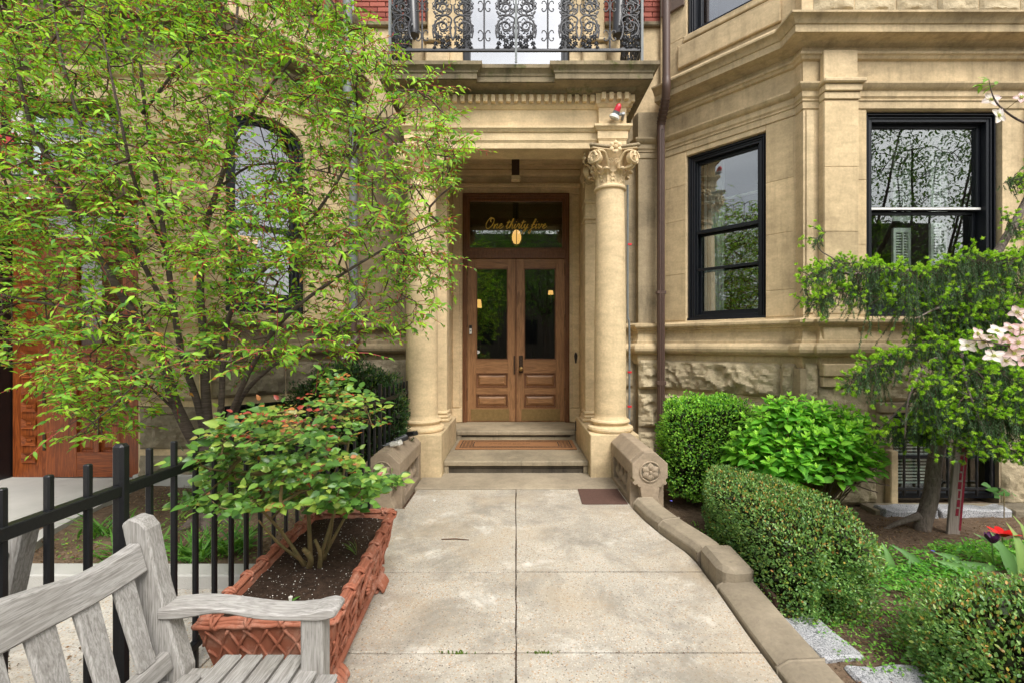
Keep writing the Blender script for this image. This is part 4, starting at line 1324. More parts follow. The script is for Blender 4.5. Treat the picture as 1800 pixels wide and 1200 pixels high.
# gilt lettering on the transom glass: One thirty five
def script(strokes, x0, z0, s, y, r):
    m = MB()
    for st_ in strokes:
        q = cat_rom([(x0+(a+b*.28)*s, y, z0+b*s) for a, b in st_], 5)
        n = len(q)
        m.tube(q, [r*(.75+.45*abs(math.sin(i*.35))) for i in range(n)], 5)
    return m
L = {
 'O': ([[(.95,1.55),(.55,1.75),(.15,1.3),(.0,.65),(.2,.08),(.6,.0),(1.0,.45),(1.15,1.1),(1.0,1.6),(.7,1.65),(.55,1.3),(.75,1.0)]], 1.35),
 'n': ([[(0,0),(.05,.5),(.1,.72),(.12,.3),(.1,.0),(.2,.45),(.42,.75),(.52,.55),(.5,.15),(.62,.02),(.82,.25)]], .78),
 'e': ([[(.0,.25),(.3,.4),(.48,.62),(.34,.76),(.14,.5),(.14,.12),(.34,.0),(.6,.18),(.75,.4)]], .74),
 't': ([[(.0,.25),(.22,.75),(.3,1.35)],[(.28,1.2),(.16,.5),(.18,.08),(.34,.0),(.58,.25)],[(-.05,.98),(.3,1.02),(.7,1.08)]], .55),
 'h': ([[(.0,.25),(.3,1.0),(.4,1.5),(.28,1.5),(.16,.9),(.08,.0),(.2,.5),(.42,.75),(.5,.5),(.48,.12),(.6,.02),(.8,.25)]], .78),
 'i': ([[(.0,.25),(.16,.72),(.12,.2),(.2,.0),(.42,.25)],[(.16,1.05),(.20,1.12)]], .42),
 'r': ([[(.0,.25),(.14,.62),(.2,.84),(.26,.68),(.44,.7),(.38,.2),(.48,.02),(.66,.25)]], .62),
 'y': ([[(.0,.25),(.14,.72),(.14,.2),(.28,.02),(.48,.3),(.58,.74),(.5,.1),(.34,-.6),(.12,-.85),(.02,-.62),(.3,-.2),(.75,.2)]], .78),
 'f': ([[(.0,.25),(.3,.85),(.48,1.35),(.36,1.5),(.22,1.1),(.14,.2),(.06,-.6),(-.06,-.85),(-.2,-.6),(-.02,-.15),(.3,.1),(.6,.28)],[(-.05,.55),(.5,.68)]], .62),
 'v': ([[(.0,.6),(.14,.72),(.2,.2),(.3,.0),(.52,.4),(.56,.74),(.66,.66),(.8,.66)]], .74),
}
sx = -.47; S_ = .093
zl = 3.205
for ch in 'One thirty five':
    if ch == ' ': sx += .45*S_; continue
    stx, adv = L[ch]
    obj('gilt_letter', script(stx, sx, zl, S_, YD-.006, .0068), M.setdefault('gold', simple('gold_leaf', (.90, .66, .12), .4, .6, .08, 30, 0, 0)), dr)
    sx += adv*S_

# hall behind the doors, with its lamps
m = MB()
m.box(-1.6, -1.5, 7.05, 11, .2, 4.0); m.box(1.5, 1.6, 7.05, 11, .2, 4.0); m.box(-1.5, 1.5, 11, 11.1, .2, 4.0); m.box(-1.6, 1.6, 7.05, 11.1, 3.9, 4.0); m.box(-1.6, 1.6, 7.05, 11.1, .15, .25)
m.box(-1.6, -.81, 7.051, 7.1, .2, 4.0); m.box(.81, 1.6, 7.051, 7.1, .2, 4.0)
m.box(-.45, -.40, 10.8, 11, .25, 3.0); m.box(.40, .45, 10.8, 11, .25, 3.0)
for k in range(4): m.box(-1.5, 1.5, 7.5+k*.9, 7.62+k*.9, 3.78, 3.9)
obj('hall_wall', m, M['hall'], TH)
def sconce(x, y, z, r, lab, h=.16):
    t = thing('wall_lamp', (x, y, z), lab, 'lamp')
    m = MB(); m.lathe([(r, z), (r*.8, z+h)], (x, y), 20); obj('lamp_shade', m, M['glow'], t, smooth=True)
    m = MB(); m.tube([(x, y, z+.02), (x, y, z-.12), (x, y+.08, z-.16)], .012, 6); obj('bracket', m, M['brass'], t)
a = P(840, 541, 8.6); sconce(a[0], a[1], a[2], .075, 'small lit lamp seen through the left door glass', .15)
a = P(968, 518, 9.2); sconce(a[0], a[1], a[2], .055, 'small lit wall lamp seen through the right door glass', .08)
pl = thing('pendant_lamp', (0, 8.0, 3.1), 'lit amber pendant lamp hanging in the hall behind the transom glass', 'lamp')
m = MB(); m.lathe([(.0, 3.20), (.05, 3.22), (.078, 3.28), (.082, 3.34), (.06, 3.42), (.03, 3.45)], (.01, 8.0), 20); obj('lamp_shade', m, M['glow'], pl, smooth=True)
m = MB(); m.tube([(.01, 8.0, 3.45), (.01, 8.0, 3.9)], .007, 6); obj('chain', m, M['blackp'], pl)
m = MB()
for k in range(3):
    q = k*2.1+.5
    m.tube(cat_rom([(.01, 8.0, 3.47), (.01+.10*math.cos(q), 8+.10*math.sin(q), 3.40), (.01+.10*math.cos(q), 8+.10*math.sin(q), 3.25), (.01, 8.0, 3.17)], 4), .006, 5)
obj('lamp_frame', m, M['brass'], pl)

# porch light, alarm lamp
t = thing('porch_light', (0, 5.9, 3.6), 'square tan box light hanging from the porch ceiling above the transom', 'light')
m = MB(); m.box(-.055, .045, 5.85, 5.95, 3.62, 4.05, ch=.004); obj('housing', m, M['bronze'], t)
m = MB(); m.box(-.060, .050, 5.845, 5.955, 3.565, 3.618, ch=.003); obj('lens', m, M['sand'], t)
t = thing('alarm_lamp', (1.07, 4.99, 3.93), 'red domed alarm lamp on a round white base on the portico frieze', 'alarm lamp')
F = Matrix.Translation((1.065, 4.965, 3.905)) @ Matrix.Rotation(R(22), 4, 'Y') @ Matrix.Rotation(R(16), 4, 'X')
m = MB(); m.lathe([(.05, 0), (.058, .01), (.055, .03), (.04, .045)], (0, 0), 24, F); obj('base', m, M['whitep'], t, smooth=True)
m = MB(); m.lathe([(.035, .044), (.035, .075), (.037, .078)], (0, 0), 20, F); obj('collar', m, M['greyp'], t, smooth=True)
m = MB(); m.lathe([(.033, .079), (.033, .12), (.026, .145), (.012, .158), (0, .162)], (0, 0), 20, F); obj('dome', m, M['red'], t, smooth=True)
m = MB(); m.tube([(1.07, 4.99, 3.93), (1.12, 4.95, 3.945), (1.17, 4.955, 3.95)], [.012, .014, .02], 8); m.tube([(1.165, 4.93, 3.95), (1.175, 5.03, 3.93)], .017, 8); obj('bracket', m, M['greyp'], t)

# --- balcony level wall: window, stone surround, brick
YB = 5.92
m = MB(); m.box(-2.12, -1.14, YB+.02, YB+.3, 5.63, 7.4); m.box(1.14, 1.90, YB+.02, YB+.3, 5.63, 7.4); obj('mortar_backing', m, M['mortar'], TH)
m = MB(); m.box(-2.35, -.69, YB, YB+.3, 4.40, 5.60); obj('upper_wall', m, M['sand_bay'], TH)
m = MB(); m.box(.69, 1.90, YB, YB+.3, 4.40, 5.60); obj('upper_wall', m, M['sand_bay'], TH)
m = MB()
for s in (-1, 1):
    m.box(s*.69, s*1.14, YB-.05, YB+.2, 4.44, 7.4, ch=.01)
    m.box(s*.85, s*1.16, YB-.13, YB-.051, 5.0, 5.28, ch=.02); m.box(s*.83, s*1.18, YB-.16, YB-.051, 5.29, 5.36, ch=.015); m.box(s*.87, s*1.13, YB-.10, YB-.051, 5.37, 7.4, ch=.01)
    m.prism([(s*.88, 4.95), (s*1.12, 4.95), (s*1.16, 4.998), (s*.85, 4.998)], YB-.11, YB-.051, 'y')
    m.box(s*1.15, s*1.64, YB-.04, YB-.001, 4.85, 4.89, ch=.01)
obj('window_surround', m, M['sand_bay'], TH, bev=.005)
for q in ((-2.35, -1.15), (1.15, 1.9)):
    m = MB(); m.box(q[0], q[1], YB-.05, YB+.02, 5.56, 5.62, ch=.012); obj('string_course', m, M['cornice'], TH)
bwn = sub('balcony_window', TH, (0, YB, 4.44))
m = MB(); m.box(-.69, -.60, YB+.02, YB+.14, 4.44, 7.3); m.box(.60, .69, YB+.02, YB+.14, 4.44, 7.3); m.box(-.60, .60, YB+.02, YB+.14, 4.44, 4.50); m.box(-.66, -.63, YB, YB+.019, 4.44, 7.3); m.box(.63, .66, YB, YB+.019, 4.44, 7.3)
obj('frame', m, M['black_frame'], bwn)
m = MB(); m.box(-.60, .60, YB+.08, YB+.085, 4.50, 7.3); obj('pane', m, M['glass_coated'], bwn)
m = MB(); m.grid(lambda u, v: (-.66+1.32*u, YB+.35+.012*math.sin(u*60), 4.45+2.8*v), 60, 4); obj('curtain', m, M['curtain'], bwn, smooth='all')
m = MB(); m.box(-1.5, 1.5, 7.6, 7.7, 4.4, 7.4); m.box(-1.5, -1.4, 6.25, 7.7, 4.4, 7.4); m.box(1.4, 1.5, 6.25, 7.7, 4.4, 7.4); m.box(-1.5, 1.5, 5.95, 7.7, 7.40, 7.5); obj('interior_wall', m, M['room'], TH)
bm_ = [mesh_of('brick', MB().box(0, w, 0, .03, 0, .058, ch=.004), M['brick']) for w in (.20, .095)]
def bricks(parent, F, s0, s1, z0, z1):
    nrow = int((z1-z0)/.067)
    for r in range(nrow):
        x = s0+(.0 if r % 2 else -.105)
        while x < s1-.02:
            if x >= s0-.001 and x+.2 <= s1+.003:
                obj('brick', bm_[0], None, parent, M=F @ Matrix.Translation((x, -.002-random.random()*.003, z0+r*.067)))
            else:
                xx = max(x, s0); 
                if s1-xx > .09: obj('brick', bm_[1], None, parent, M=F @ Matrix.Translation((xx, -.003, z0+r*.067)))
            x += .2085
FB = frame((0, YB), (1, 0))
bricks(TH, FB, -2.11, -1.15, 5.635, 6.10); bricks(TH, FB, 1.15, 1.87, 5.635, 6.10)
m = MB(); m.box(-.02, .28, -.012, .028, 5.62, 7.4, FR); obj('mortar_backing', m, M['mortar'], TH)
bricks(TH, frame((AR[0]+.016, AR[1]-.014), DR), .0, .27, 5.70, 6.04)
for s in (-1, 1):
    t = thing('wall_cylinder', (s*1.27, 5.6, 5.3), 'black closed cylinder hanging %s above the balcony' % ('by the left end of the brick wall' if s < 0 else 'by the right end of the brick wall'), 'lantern', 'black cylinders above the balcony')
    a = Vector((s*1.255, 5.6, 5.24)); b = Vector((s*1.33, 5.75, 6.3))
    m = MB(); m.tube([a, a.lerp(b, .05), b], [.062, .075, .08], 20); obj('body', m, M['blackp'], t, smooth=True)
    m = MB(); m.tube([a+Vector((0, -.075, .08)), a+Vector((0, -.09, .08))], .01, 10); obj('screw', m, M['greyp'], t)

# --- balcony railing
rl = thing('balcony_railing', (0, 4.8, 4.41), 'ornate black cast iron balcony railing with scroll and flower panels', 'railing')
YR, ZR, ZT = 4.80, 4.545, 5.42
m = MB(); m.box(-1.335, 1.335, YR-.014, YR+.014, ZR-.012, ZR+.010); obj('bottom_rail', m, M['iron'], rl)
m = MB(); m.box(-1.335, 1.335, YR-.02, YR+.02, ZT, ZT+.03); obj('top_rail', m, M['iron'], rl)
for x in (-1.325, 0, 1.325):
    m = MB(); m.box(x-.012, x+.012, YR-.030, YR-.016 if x == 0 else YR+.012, 4.40, ZT); obj('post', m, M['pipe_grey'], rl)
def spiral(c, r0, a0, turns, hand=1, k0=.15, n=16):
    return [(c[0]+hand*r*math.cos(a), 0, c[1]+r*math.sin(a)) for a, r in ((a0+t/n*2*math.pi*turns, r0*(1-(1-k0)*t/n)) for t in range(n+1))]
def scroll_panel(sides=(-1, 1)):
    m = MB()
    for s in sides:
        def tb(pts, r0, r1=None):
            n = len(pts); r1 = r1 or r0
            m.tube([(s*p[0], p[1], p[2]) for p in pts], [r0+(r1-r0)*i/(n-1) for i in range(n)], 6)
        for zc, flip in ((.225, 1), (.46, -1), (.72, 1)):
            tb(spiral((.115, zc), .088, -math.pi/2*flip, 1.35*flip, 1, .2, 26), .0115, .007)
            tb(spiral((.100, zc+.022*flip), .055, math.pi/2*flip, 1.5*flip, -1, .2, 18), .0085, .0055)
            for q in range(11):
                a = q*.58; tb([(.115+.088*math.cos(a), 0, zc+.088*math.sin(a)), (.115+.104*math.cos(a+.2), -.005, zc+.104*math.sin(a+.2)), (.115+.095*math.cos(a+.45), 0, zc+.095*math.sin(a+.45))], .008, .004)
                tb([(.115+.072*math.cos(a), 0, zc+.072*math.sin(a)), (.115+.056*math.cos(a+.35), -.006, zc+.056*math.sin(a+.35))], .006, .0095)
        tb(cat_rom([(.0, 0, .10), (.02, 0, .15), (.03, 0, .24), (.015, 0, .32), (.08, 0, .36), (.17, 0, .36), (.205, 0, .40)], 5), .011, .008)
        tb(cat_rom([(.20, 0, .12), (.21, 0, .22), (.15, 0, .33), (.03, 0, .38), (.01, 0, .47)], 5), .009, .007)
        tb(cat_rom([(.21, 0, .45), (.03, 0, .56), (.015, 0, .60), (.10, 0, .60), (.21, 0, .66), (.03, 0, .84), (.0, 0, .88)], 5), .011, .008)
        tb(spiral((.035, .40), .028, 0, 1.2, 1, .3, 12), .0075, .005); tb(spiral((.17, .335), .02, 0, 1.2, 1, .3, 10), .006, .004); tb(spiral((.035, .56), .028, 0, 1.2, 1, .3, 12), .0075, .005)
        for (fx, fz, fr) in ((.05, .115, .034), (.16, .12, .034), (.105, .085, .034), (.18, .055, .028), (.04, .055, .03), (.11, .03, .028), (.19, .015, .018), (.07, .02, .02)):
            for k in range(6):
                a = k*math.pi/3+fx*40
                m.tube([(s*fx, -.008, fz), (s*(fx+fr*.6*math.cos(a)), -.014, fz+fr*.6*math.sin(a)), (s*(fx+fr*math.cos(a)), -.004, fz+fr*math.sin(a))], [.005, .011, .003], 5)
            m.tube([(s*fx, -.022, fz), (s*fx, 0, fz)], .006, 6)
        tb(cat_rom([(.0, 0, .0), (.06, 0, .04), (.10, 0, .09), (.16, 0, .14), (.20, 0, .18)], 4), .008, .006)
        tb(cat_rom([(.0, 0, .0), (.08, 0, .014), (.17, 0, .0), (.215, 0, .016)], 4), .010, .007)
    m.box(-.215 if 0 else -.21, .21, -.006, .006, .0, .008)
    return mesh_of('scroll_panel', m, M['iron'], 50)
spm = scroll_panel()
for x in (0, -.665, .665):
    obj('scroll_panel', spm, None, rl, M=Matrix.Translation((x, YR, ZR+.01)))
for s in (-1, 1):
    obj('scroll_panel', scroll_panel((s,)), None, rl, M=Matrix.Translation((s*1.10, YR, ZR+.01)))
for s in (-1, 1):
    for k in range(2):
        obj('scroll_panel', spm, None, rl, M=Matrix.Translation((s*1.325, YR+.26+k*.5, ZR+.01)) @ Matrix.Rotation(math.pi/2, 4, 'Z'))
    m = MB(); m.box(s*1.325-.014, s*1.325+.014, YR+.015, YB, ZR-.012, ZR+.009); m.box(s*1.325-.02, s*1.325+.02, YR+.02, YB, ZT, ZT+.029); obj('side_rail', m, M['iron'], rl)
def cbar():
    m = MB(); m.tube([(0, 0, 0), (0, 0, .87)], .009, 8)
    for zc in (.145, .455, .76):
        for s in (-1, 1):
            pts = cat_rom([(s*.062, 0, zc+.028), (s*.055, 0, zc+.05), (s*.032, 0, zc+.052), (s*.012, 0, zc+.02), (s*.012, 0, zc-.02), (s*.032, 0, zc-.052), (s*.055, 0, zc-.05), (s*.062, 0, zc-.028), (s*.048, 0, zc-.026)], 4)
            m.tube(pts, .006, 6)
    return mesh_of('scroll_bar', m, M['iron'], 50)
cb = cbar()
for x in (-.99, -.335, .335, .99):
    obj('scroll_bar', cb, None, rl, M=Matrix.Translation((x, YR, ZR+.01)))

# --- downpipes and conduit
dp = sub('downpipe', TH, (1.80, 5.66, 0))
m = MB(); m.box(1.757, 1.843, 5.62, 5.69, -.2, 2.1, ch=.012); m.box(1.757, 1.843, 5.62, 5.69, 2.1, 4.15, ch=.012)
for dx in (-.022, 0, .022): m.tube([(1.80+dx, 5.618, -.15), (1.80+dx, 5.618, 4.12)], .010, 6)
obj('lower_pipe', m, M['pipe_brown'], dp)
m = MB(); q = cat_rom([(1.80, 5.655, 4.10), (1.80, 5.64, 4.20), (1.80, 5.50, 4.36), (1.79, 5.42, 4.50), (1.79, 5.42, 4.62)], 5); m.tube(q, .05, 14)
for k in range(8): i = 4+k; m.tube([q[i], q[i]+(q[i+1]-q[i])*.45], .057, 14)
obj('elbow', m, M['pipe_brown'], dp, smooth=40)
m = MB(); m.tube([(1.79, 5.42, 4.6), (1.79, 5.42, 7.4)], .046, 14); obj('upper_pipe', m, M['pipe_brown'], dp, smooth=True)
m = MB(); m.box(1.745, 1.855, 5.612, 5.70, .95, 1.0, ch=.004); m.box(1.745, 1.855, 5.612, 5.70, 2.07, 2.11, ch=.004); obj('pipe_collar', m, M['pipe_brown'], dp)
cd = sub('conduit', TH, (1.33, 5.5, .5))
m = MB(); m.tube(cat_rom([(1.30, 5.30, 3.3), (1.30, 5.30, 1.9), (1.305, 5.30, 1.75), (1.32, 5.30, 1.6), (1.32, 5.30, .47)], 6), .012, 8); obj('tube', m, M['pipe_grey'], cd, smooth=True)
m = MB()
for z in (.72, 1.12, 2.6): m.box(1.30, 1.345, 5.285, 5.315, z, z+.02)
obj('clip', m, M['redsign'], cd)

# ------------------------------------------------------------------ neighbouring house on the left
m = MB()
s0, s1 = .15, .97                       # arched window opening along the side face
m.box(-.0, s0, 0, .3, 1.2, 4.35, FL); m.box(s1, LL+.05, 0, .3, 1.2, 4.35, FL)
m.box(s0, s1, 0, .3, 1.2, 1.80, FL); m.box(0, LL+.05, .004, .3, .80, 1.2, FL); m.box(0, .10, .004, .3, -.3, .8, FL); m.box(.85, LL+.05, .004, .3, -.3, .8, FL); m.box(.10, .85, .004, .3, -.3, .10, FL)
m.box(0, LL+.05, .03, .3, 4.35, 5.5, FL)
n = 14
top = [(s0+(s1-s0)*k/n, 3.72+.28*math.sqrt(max(0, 1-(2*k/n-1)**2))) for k in range(n+1)]
for (a, za), (b, zb) in zip(top, top[1:]):
    m.add([(a, 0, za), (b, 0, zb), (b, 0, 4.35), (a, 0, 4.35), (a, .3, za), (b, .3, zb)], [(0,1,2,3), (0,4,5,1)], FL)
obj('bay_wall', m, M['sand_bay'], NB)
m = MB()
m.box(-3.80, -3.17, 4.58, 4.95, -.3, 4.6)
m.box(-12, -5.62, 4.58, 4.95, -.3, 4.6); m.box(-5.62, -3.80, 4.58, 4.95, 3.05, 3.12)
m.box(-5.62, -3.80, 4.58, 4.95, 3.92, 4.6); m.box(-12, -3.17, 4.62, 4.95, 4.6, 7.5); m.box(-5.62, -5.25, 4.58, 4.95, 3.12, 3.92); m.box(-4.0, -3.80, 4.58, 4.95, 3.12, 3.92)
obj('front_wall', m, M['sand_bay'], NB)
LA = [(-12, 4.58), (-3.17, 4.58), (-3.17, 4.70), (-2.15, 5.80), (-2.10, 5.92), (-1.0, 5.92)]
pl_ = [(o, z+.2) for o, z in pf[:-1]] + [(.0, 4.86)]
m = MB(); m.sweep(LA[:4]+[(-2.13, 5.92)], pl_[12:]); obj('entablature', m, M['cornice'], NB, smooth=25)
m = MB(); m.sweep(LA[:4]+[(-2.13, 5.92)], [(.0, 4.14), (.03, 4.15), (.05, 4.18), (.05, 4.21), (.0, 4.22)]); obj('string_moulding', m, M['sand_bay'], NB, smooth=25)
m = MB(); m.sweep(LA[:4]+[(-2.13, 5.92)], [(.0, 5.40), (.03, 5.42), (.06, 5.46), (.12, 5.50), (.14, 5.55), (.14, 5.60), (.0, 5.64)]); obj('ledge', m, M['cornice'], NB, smooth=25)
m = MB(); m.sweep([LA[1], LA[2], LA[3], LA[4], LA[5]], pb); obj('base_moulding', m, M['sand_dirty'], NB, smooth=25)
m = MB(); m.sweep([(-12, 4.58), (-5.6, 4.58)], pb); m.sweep([(-3.80, 4.58), (-3.17, 4.58)], pb); obj('base_moulding', m, M['sand_bay'], NB, smooth=25)
m = MB(); m.box(-.02, LL+.02, -.02, .02, 5.64, 7.4, FL); obj('mortar_backing', m, M['mortar'], NB)
bricks(NB, frame((AL[0]+.02, AL[1]-.02), DL), .55, LL, 5.655, 6.10)
for r, (z0, z1) in enumerate(courses):
    FN = frame((0, 4.58), (1, 0))
    rock(NB, FN, -3.78, -3.19, z0+.05*(r == 2)+(.16 if r == 2 else 0), z1, 81+r, .07, ('sand_rock', 'sand_rock_dark', 'sand_rock_dark')[r])
    if r == 0:
        rock(NB, FL, .02, .75, z0, z1, 84, .06, 'sand_rock_dark'); rock(NB, FL, .76, LL-.02, z0, z1, 85, .06, 'sand_rock_dark')
    else:
        rock(NB, FL, .86, LL-.02, z0, z1, 86+r, .06, 'sand_rock_dark')
    rock(NB, frame((0, 5.92), (1, 0)), -2.06, -1.36, z0, z1, 91+r, .05, 'sand_rock_dark')
m = MB(); m.box(-3.80, -3.17, 4.50, 4.579, -.1, .16, ch=.01); obj('plinth_stone', m, M['concrete'], NB)
# basement grate
bg = sub('basement_grate', NB, (-2.9, 5.0, .4))
m = MB(); m.box(.10, .85, .20, .22, .1, .8, FL); obj('dark_opening', m, M['dark'], bg)
m = MB()
for k in range(13): m.box(.11+k*.06, .118+k*.06, .028, .036, .1, .8, FL)
for k in range(12): m.box(.10, .85, .024, .030, .12+k*.06, .128+k*.06, FL)
obj('wire_mesh', m, M['iron'], bg)
# arched window
aw = sub('arched_window', NB, tuple(FL @ Vector((.56, 0, 1.8))))
def archp(inset, z0, k0=14):
    a, b = s0+inset, s1-inset
    return [(a, z0)]+[(a+(b-a)*k/k0, 3.72+(.28-inset*.6)*math.sqrt(max(0, 1-(2*k/k0-1)**2))) for k in range(k0+1)]+[(b, z0)]
m = MB()
for (i0, i1, d0, d1) in ((.0, .05, .05, .18), (.05, .085, .08, .18), (.085, .12, .11, .18)):
    A, B = archp(i0, 1.80), archp(i1, 1.80)
    for k in range(len(A)-1):
        q = [(A[k][0], d0, A[k][1]), (A[k+1][0], d0, A[k+1][1]), (B[k+1][0], d0, B[k+1][1]), (B[k][0], d0, B[k][1])]
        m.add(q+[(x, d1, z) for x, y, z in q], [(0,1,2,3), (0,4,5,1), (3,2,6,7)], FL)
m.box(s0, s1, .06, .18, 1.80, 1.90, FL); m.box(s0+.1, s1-.1, .12, .16, 2.74, 2.80, FL); m.box(s0+.1, s1-.1, .04, .12, 1.92, 2.02, FL)
obj('frame', m, M['black_frame'], aw)
ap = archp(.118, 1.90)
m = MB(); m.add([(x, .14, z) for x, z in ap], [tuple(range(len(ap)))], FL); obj('pane', m, M['glass_coated'], aw)
m = MB(); m.box(-.1, LL, .7, .72, 1.2, 4.5, FL); obj('interior_wall', m, M['room'], NB)
m = MB(); m.box(.3, .6, .45, .5, 2.65, 2.72, FL); obj('ceiling_light', m, M['glow'], NB)
# window above the red-brown door
fw_ = sub('front_window', NB, (-4.6, 4.6, 3.1))
m = MB(); m.box(-5.25, -5.17, 4.64, 4.8, 3.12, 3.92); m.box(-4.08, -4.0, 4.64, 4.8, 3.12, 3.92); m.box(-5.17, -4.08, 4.64, 4.8, 3.85, 3.92); m.box(-5.17, -4.08, 4.64, 4.8, 3.12, 3.18); obj('frame', m, M['black_frame'], fw_)
m = MB(); m.box(-5.17, -5.05, 4.66, 4.72, 3.18, 3.85); m.box(-5.05, -4.08, 4.66, 4.72, 3.50, 3.54); obj('sash', m, M['white'], fw_)
m = MB(); m.box(-5.17, -4.08, 4.74, 4.745, 3.18, 3.85); obj('pane', m, M['glass'], fw_)
m = MB(); m.box(-5.7, -3.6, 5.5, 5.55, 2.9, 4.2); m.box(-5.7, -3.6, 4.95, 5.5, 4.15, 4.2); obj('interior_wall', m, M['room'], NB)
# door recess
m = MB(); m.box(-5.75, -5.62, 4.60, 5.2, -.2, 3.05); m.box(-3.80, -3.78, 4.95, 5.2, -.2, 3.05); obj('door_reveal', m, M['sand_weather'], NB)
m = MB(); m.box(-5.62, -5.52, 4.85, 5.0, -.1, 3.05); m.box(-4.085, -4.07, 4.93, 4.99, 0, 3.0); obj('door_post', m, M['black'], NB)
rd = sub('side_door', NB, (-4.7, 4.99, 0)); YL = 4.98
m = MB(); m.box(-5.51, -3.80, YL+.03, YL+.12, 0, 3.05)
m.box(-5.51, -5.14, YL-.0, YL+.03, .0, 2.95); m.box(-4.09, -3.81, YL-.02, YL+.03, 0, 2.95)
obj('casing', m, M['redwood'], rd, bev=.004)
for k in range(14):
    z = .16+k*.185
    m = MB(); x0, x1 = -5.40, -5.24
    m.add([(x0, YL-.016, z), (x1, YL-.016, z), (x1, YL-.016, z+.115), (x0, YL-.016, z+.115), (x0+.04, YL-.002, z+.035), (x1-.04, YL-.002, z+.035), (x1-.04, YL-.002, z+.08), (x0+.04, YL-.002, z+.08)], [(0,1,5,4), (1,2,6,5), (2,3,7,6), (3,0,4,7), (4,5,6,7)])
    m.box(x0+.055, x1-.055, YL-.014, YL-.003, z+.045, z+.07, ch=.004)
    obj('carved_block', m, M['redwood_h'], rd)
m = MB(); m.box(-5.12, -4.78, YL-.03, YL+.03, .01, 2.50); m.box(-4.28, -4.10, YL-.03, YL+.03, .01, 2.50); m.box(-4.60, -4.54, YL-.028, YL+.03, .28, 1.02); obj('stile', m, M['redwood'], rd, bev=.004)
for a, b in ((.01, .28), (1.02, 1.12), (1.34, 1.44), (2.38, 2.5)):
    m = MB(); m.box(-4.78, -4.28, YL-.029, YL+.03, a, b); obj('rail', m, M['redwood_h'], rd, bev=.004)
m = MB(); m.box(-5.15, -4.09, YL-.04, YL+.03, 2.52, 2.60); obj('transom_rail', m, M['redwood_h'], rd, bev=.004)
m = MB(); m.box(-5.51, -3.82, YL-.06, YL+.03, 2.86, 3.02); obj('lintel', m, M['redwood_h'], rd, bev=.004)
for (a, b, c, d) in ((-4.78, -4.60, .28, 1.02), (-4.54, -4.28, .28, 1.02), (-4.78, -4.28, 1.12, 1.34)):
    m = MB(); i = .02; e = .035
    m.add([(a+i, YL+.005, c+i), (b-i, YL+.005, c+i), (b-i, YL+.005, d-i), (a+i, YL+.005, d-i), (a+i+e, YL-.015, c+i+e), (b-i-e, YL-.015, c+i+e), (b-i-e, YL-.015, d-i-e), (a+i+e, YL-.015, d-i-e)], [(0,1,5,4), (1,2,6,5), (2,3,7,6), (3,0,4,7), (4,5,6,7)])
    m.box(a, b, YL+.006, YL+.02, c, d)
    obj('raised_panel', m, M['redwood'], rd)
m = MB(); m.box(-4.78, -4.28, YL, YL+.005, 1.44, 2.38); obj('pane', m, M['glass_door'], rd)
m = MB(); m.box(-5.14, -4.09, YL, YL+.005, 2.6, 2.86); obj('transom_pane', m, M['glass_door'], rd)
for z in (.30, .80, 1.9): 
    m = MB(); m.box(-5.14, -5.11, YL-.045, YL-.03, z, z+.18, ch=.004); obj('hinge', m, M['bronze'], rd)
m = MB(); m.box(-4.20, -4.13, YL-.05, YL-.03, 1.0, 1.25, ch=.005); m.lathe([(0, .07), (.03, .06), (.03, .045), (.012, .03), (.012, 0)], (0, 0), 14, Matrix.Translation((-4.165, YL-.05, 1.10)) @ Matrix.Rotation(R(90), 4, 'X')); obj('door_knob', m, M['brass'], rd)
m = MB(); m.box(-5.62, -3.7, 5.2, 5.25, -.1, 3.1); obj('hall_wall', m, M['dark'], NB)
m = MB(); m.box(-6.2, -5.63, 4.5, 4.585, -.1, .3); obj('plinth_stone', m, M['concrete'], NB)
# red sign
t = thing('hanging_sign', (-5.1, 4.4, 3.4), 'small red sign with white mark at the far left behind the leaves', 'sign')
a = P(-30, 235, 4.4); b = P(28, 270, 4.4)
m = MB(); m.box(a[0], b[0], 4.39, 4.41, b[2], a[2]); obj('board', m, M['redsign'], t)
c = P(14, 258, 4.38)
m = MB(); m.box(c[0]-.03, c[0]+.012, 4.384, 4.389, c[2]-.02, c[2]+.028); m.box(c[0]+.018, c[0]+.03, 4.384, 4.389, c[2]-.02, c[2]+.01); obj('mark', m, M['whitep'], t)
m = MB(); m.tube([(a[0]+.1, 4.4, a[2]), (a[0]+.1, 4.6, a[2]+.05)], .01, 6); obj('bracket', m, M['black'], t)
# left downpipe
dp = sub('downpipe', NB, (-2.05, 5.7, 1))
m = MB(); m.tube([(-2.03, 5.68, 1.75), (-2.03, 5.68, 4.5)], .052, 16); obj('pipe', m, M['pipe_grey'], dp, smooth=True)
m = MB(); m.tube([(-1.98, 5.35, 4.3), (-1.98, 5.35, 7.4)], .055, 16); obj('upper_pipe', m, M['pipe_grey'], dp, smooth=True)
m = MB(); m.tube(cat_rom([(-2.03, 5.68, 1.8), (-2.03, 5.66, 1.6), (-1.98, 5.64, 1.50), (-2.10, 5.55, 1.38), (-2.12, 5.55, 1.2), (-2.12, 5.55, .0)], 5), .052, 14); obj('lower_pipe', m, M['pipe_brown'], dp, smooth=True)
m = MB()
for z in (1.42, 1.28): m.tube([(-2.09+.02*(z > 1.3), 5.555, z), (-2.095+.02*(z > 1.3), 5.555, z+.02)], .057, 14)
obj('pipe_collar', m, M['whitep'], dp)
# soot-dark pier between
m = MB(); m.box(-1.36, -1.18, 5.84, 5.919, -.1, 4.0, ch=.01); obj('wall_pier', m, M['sand_dirty'], NB)
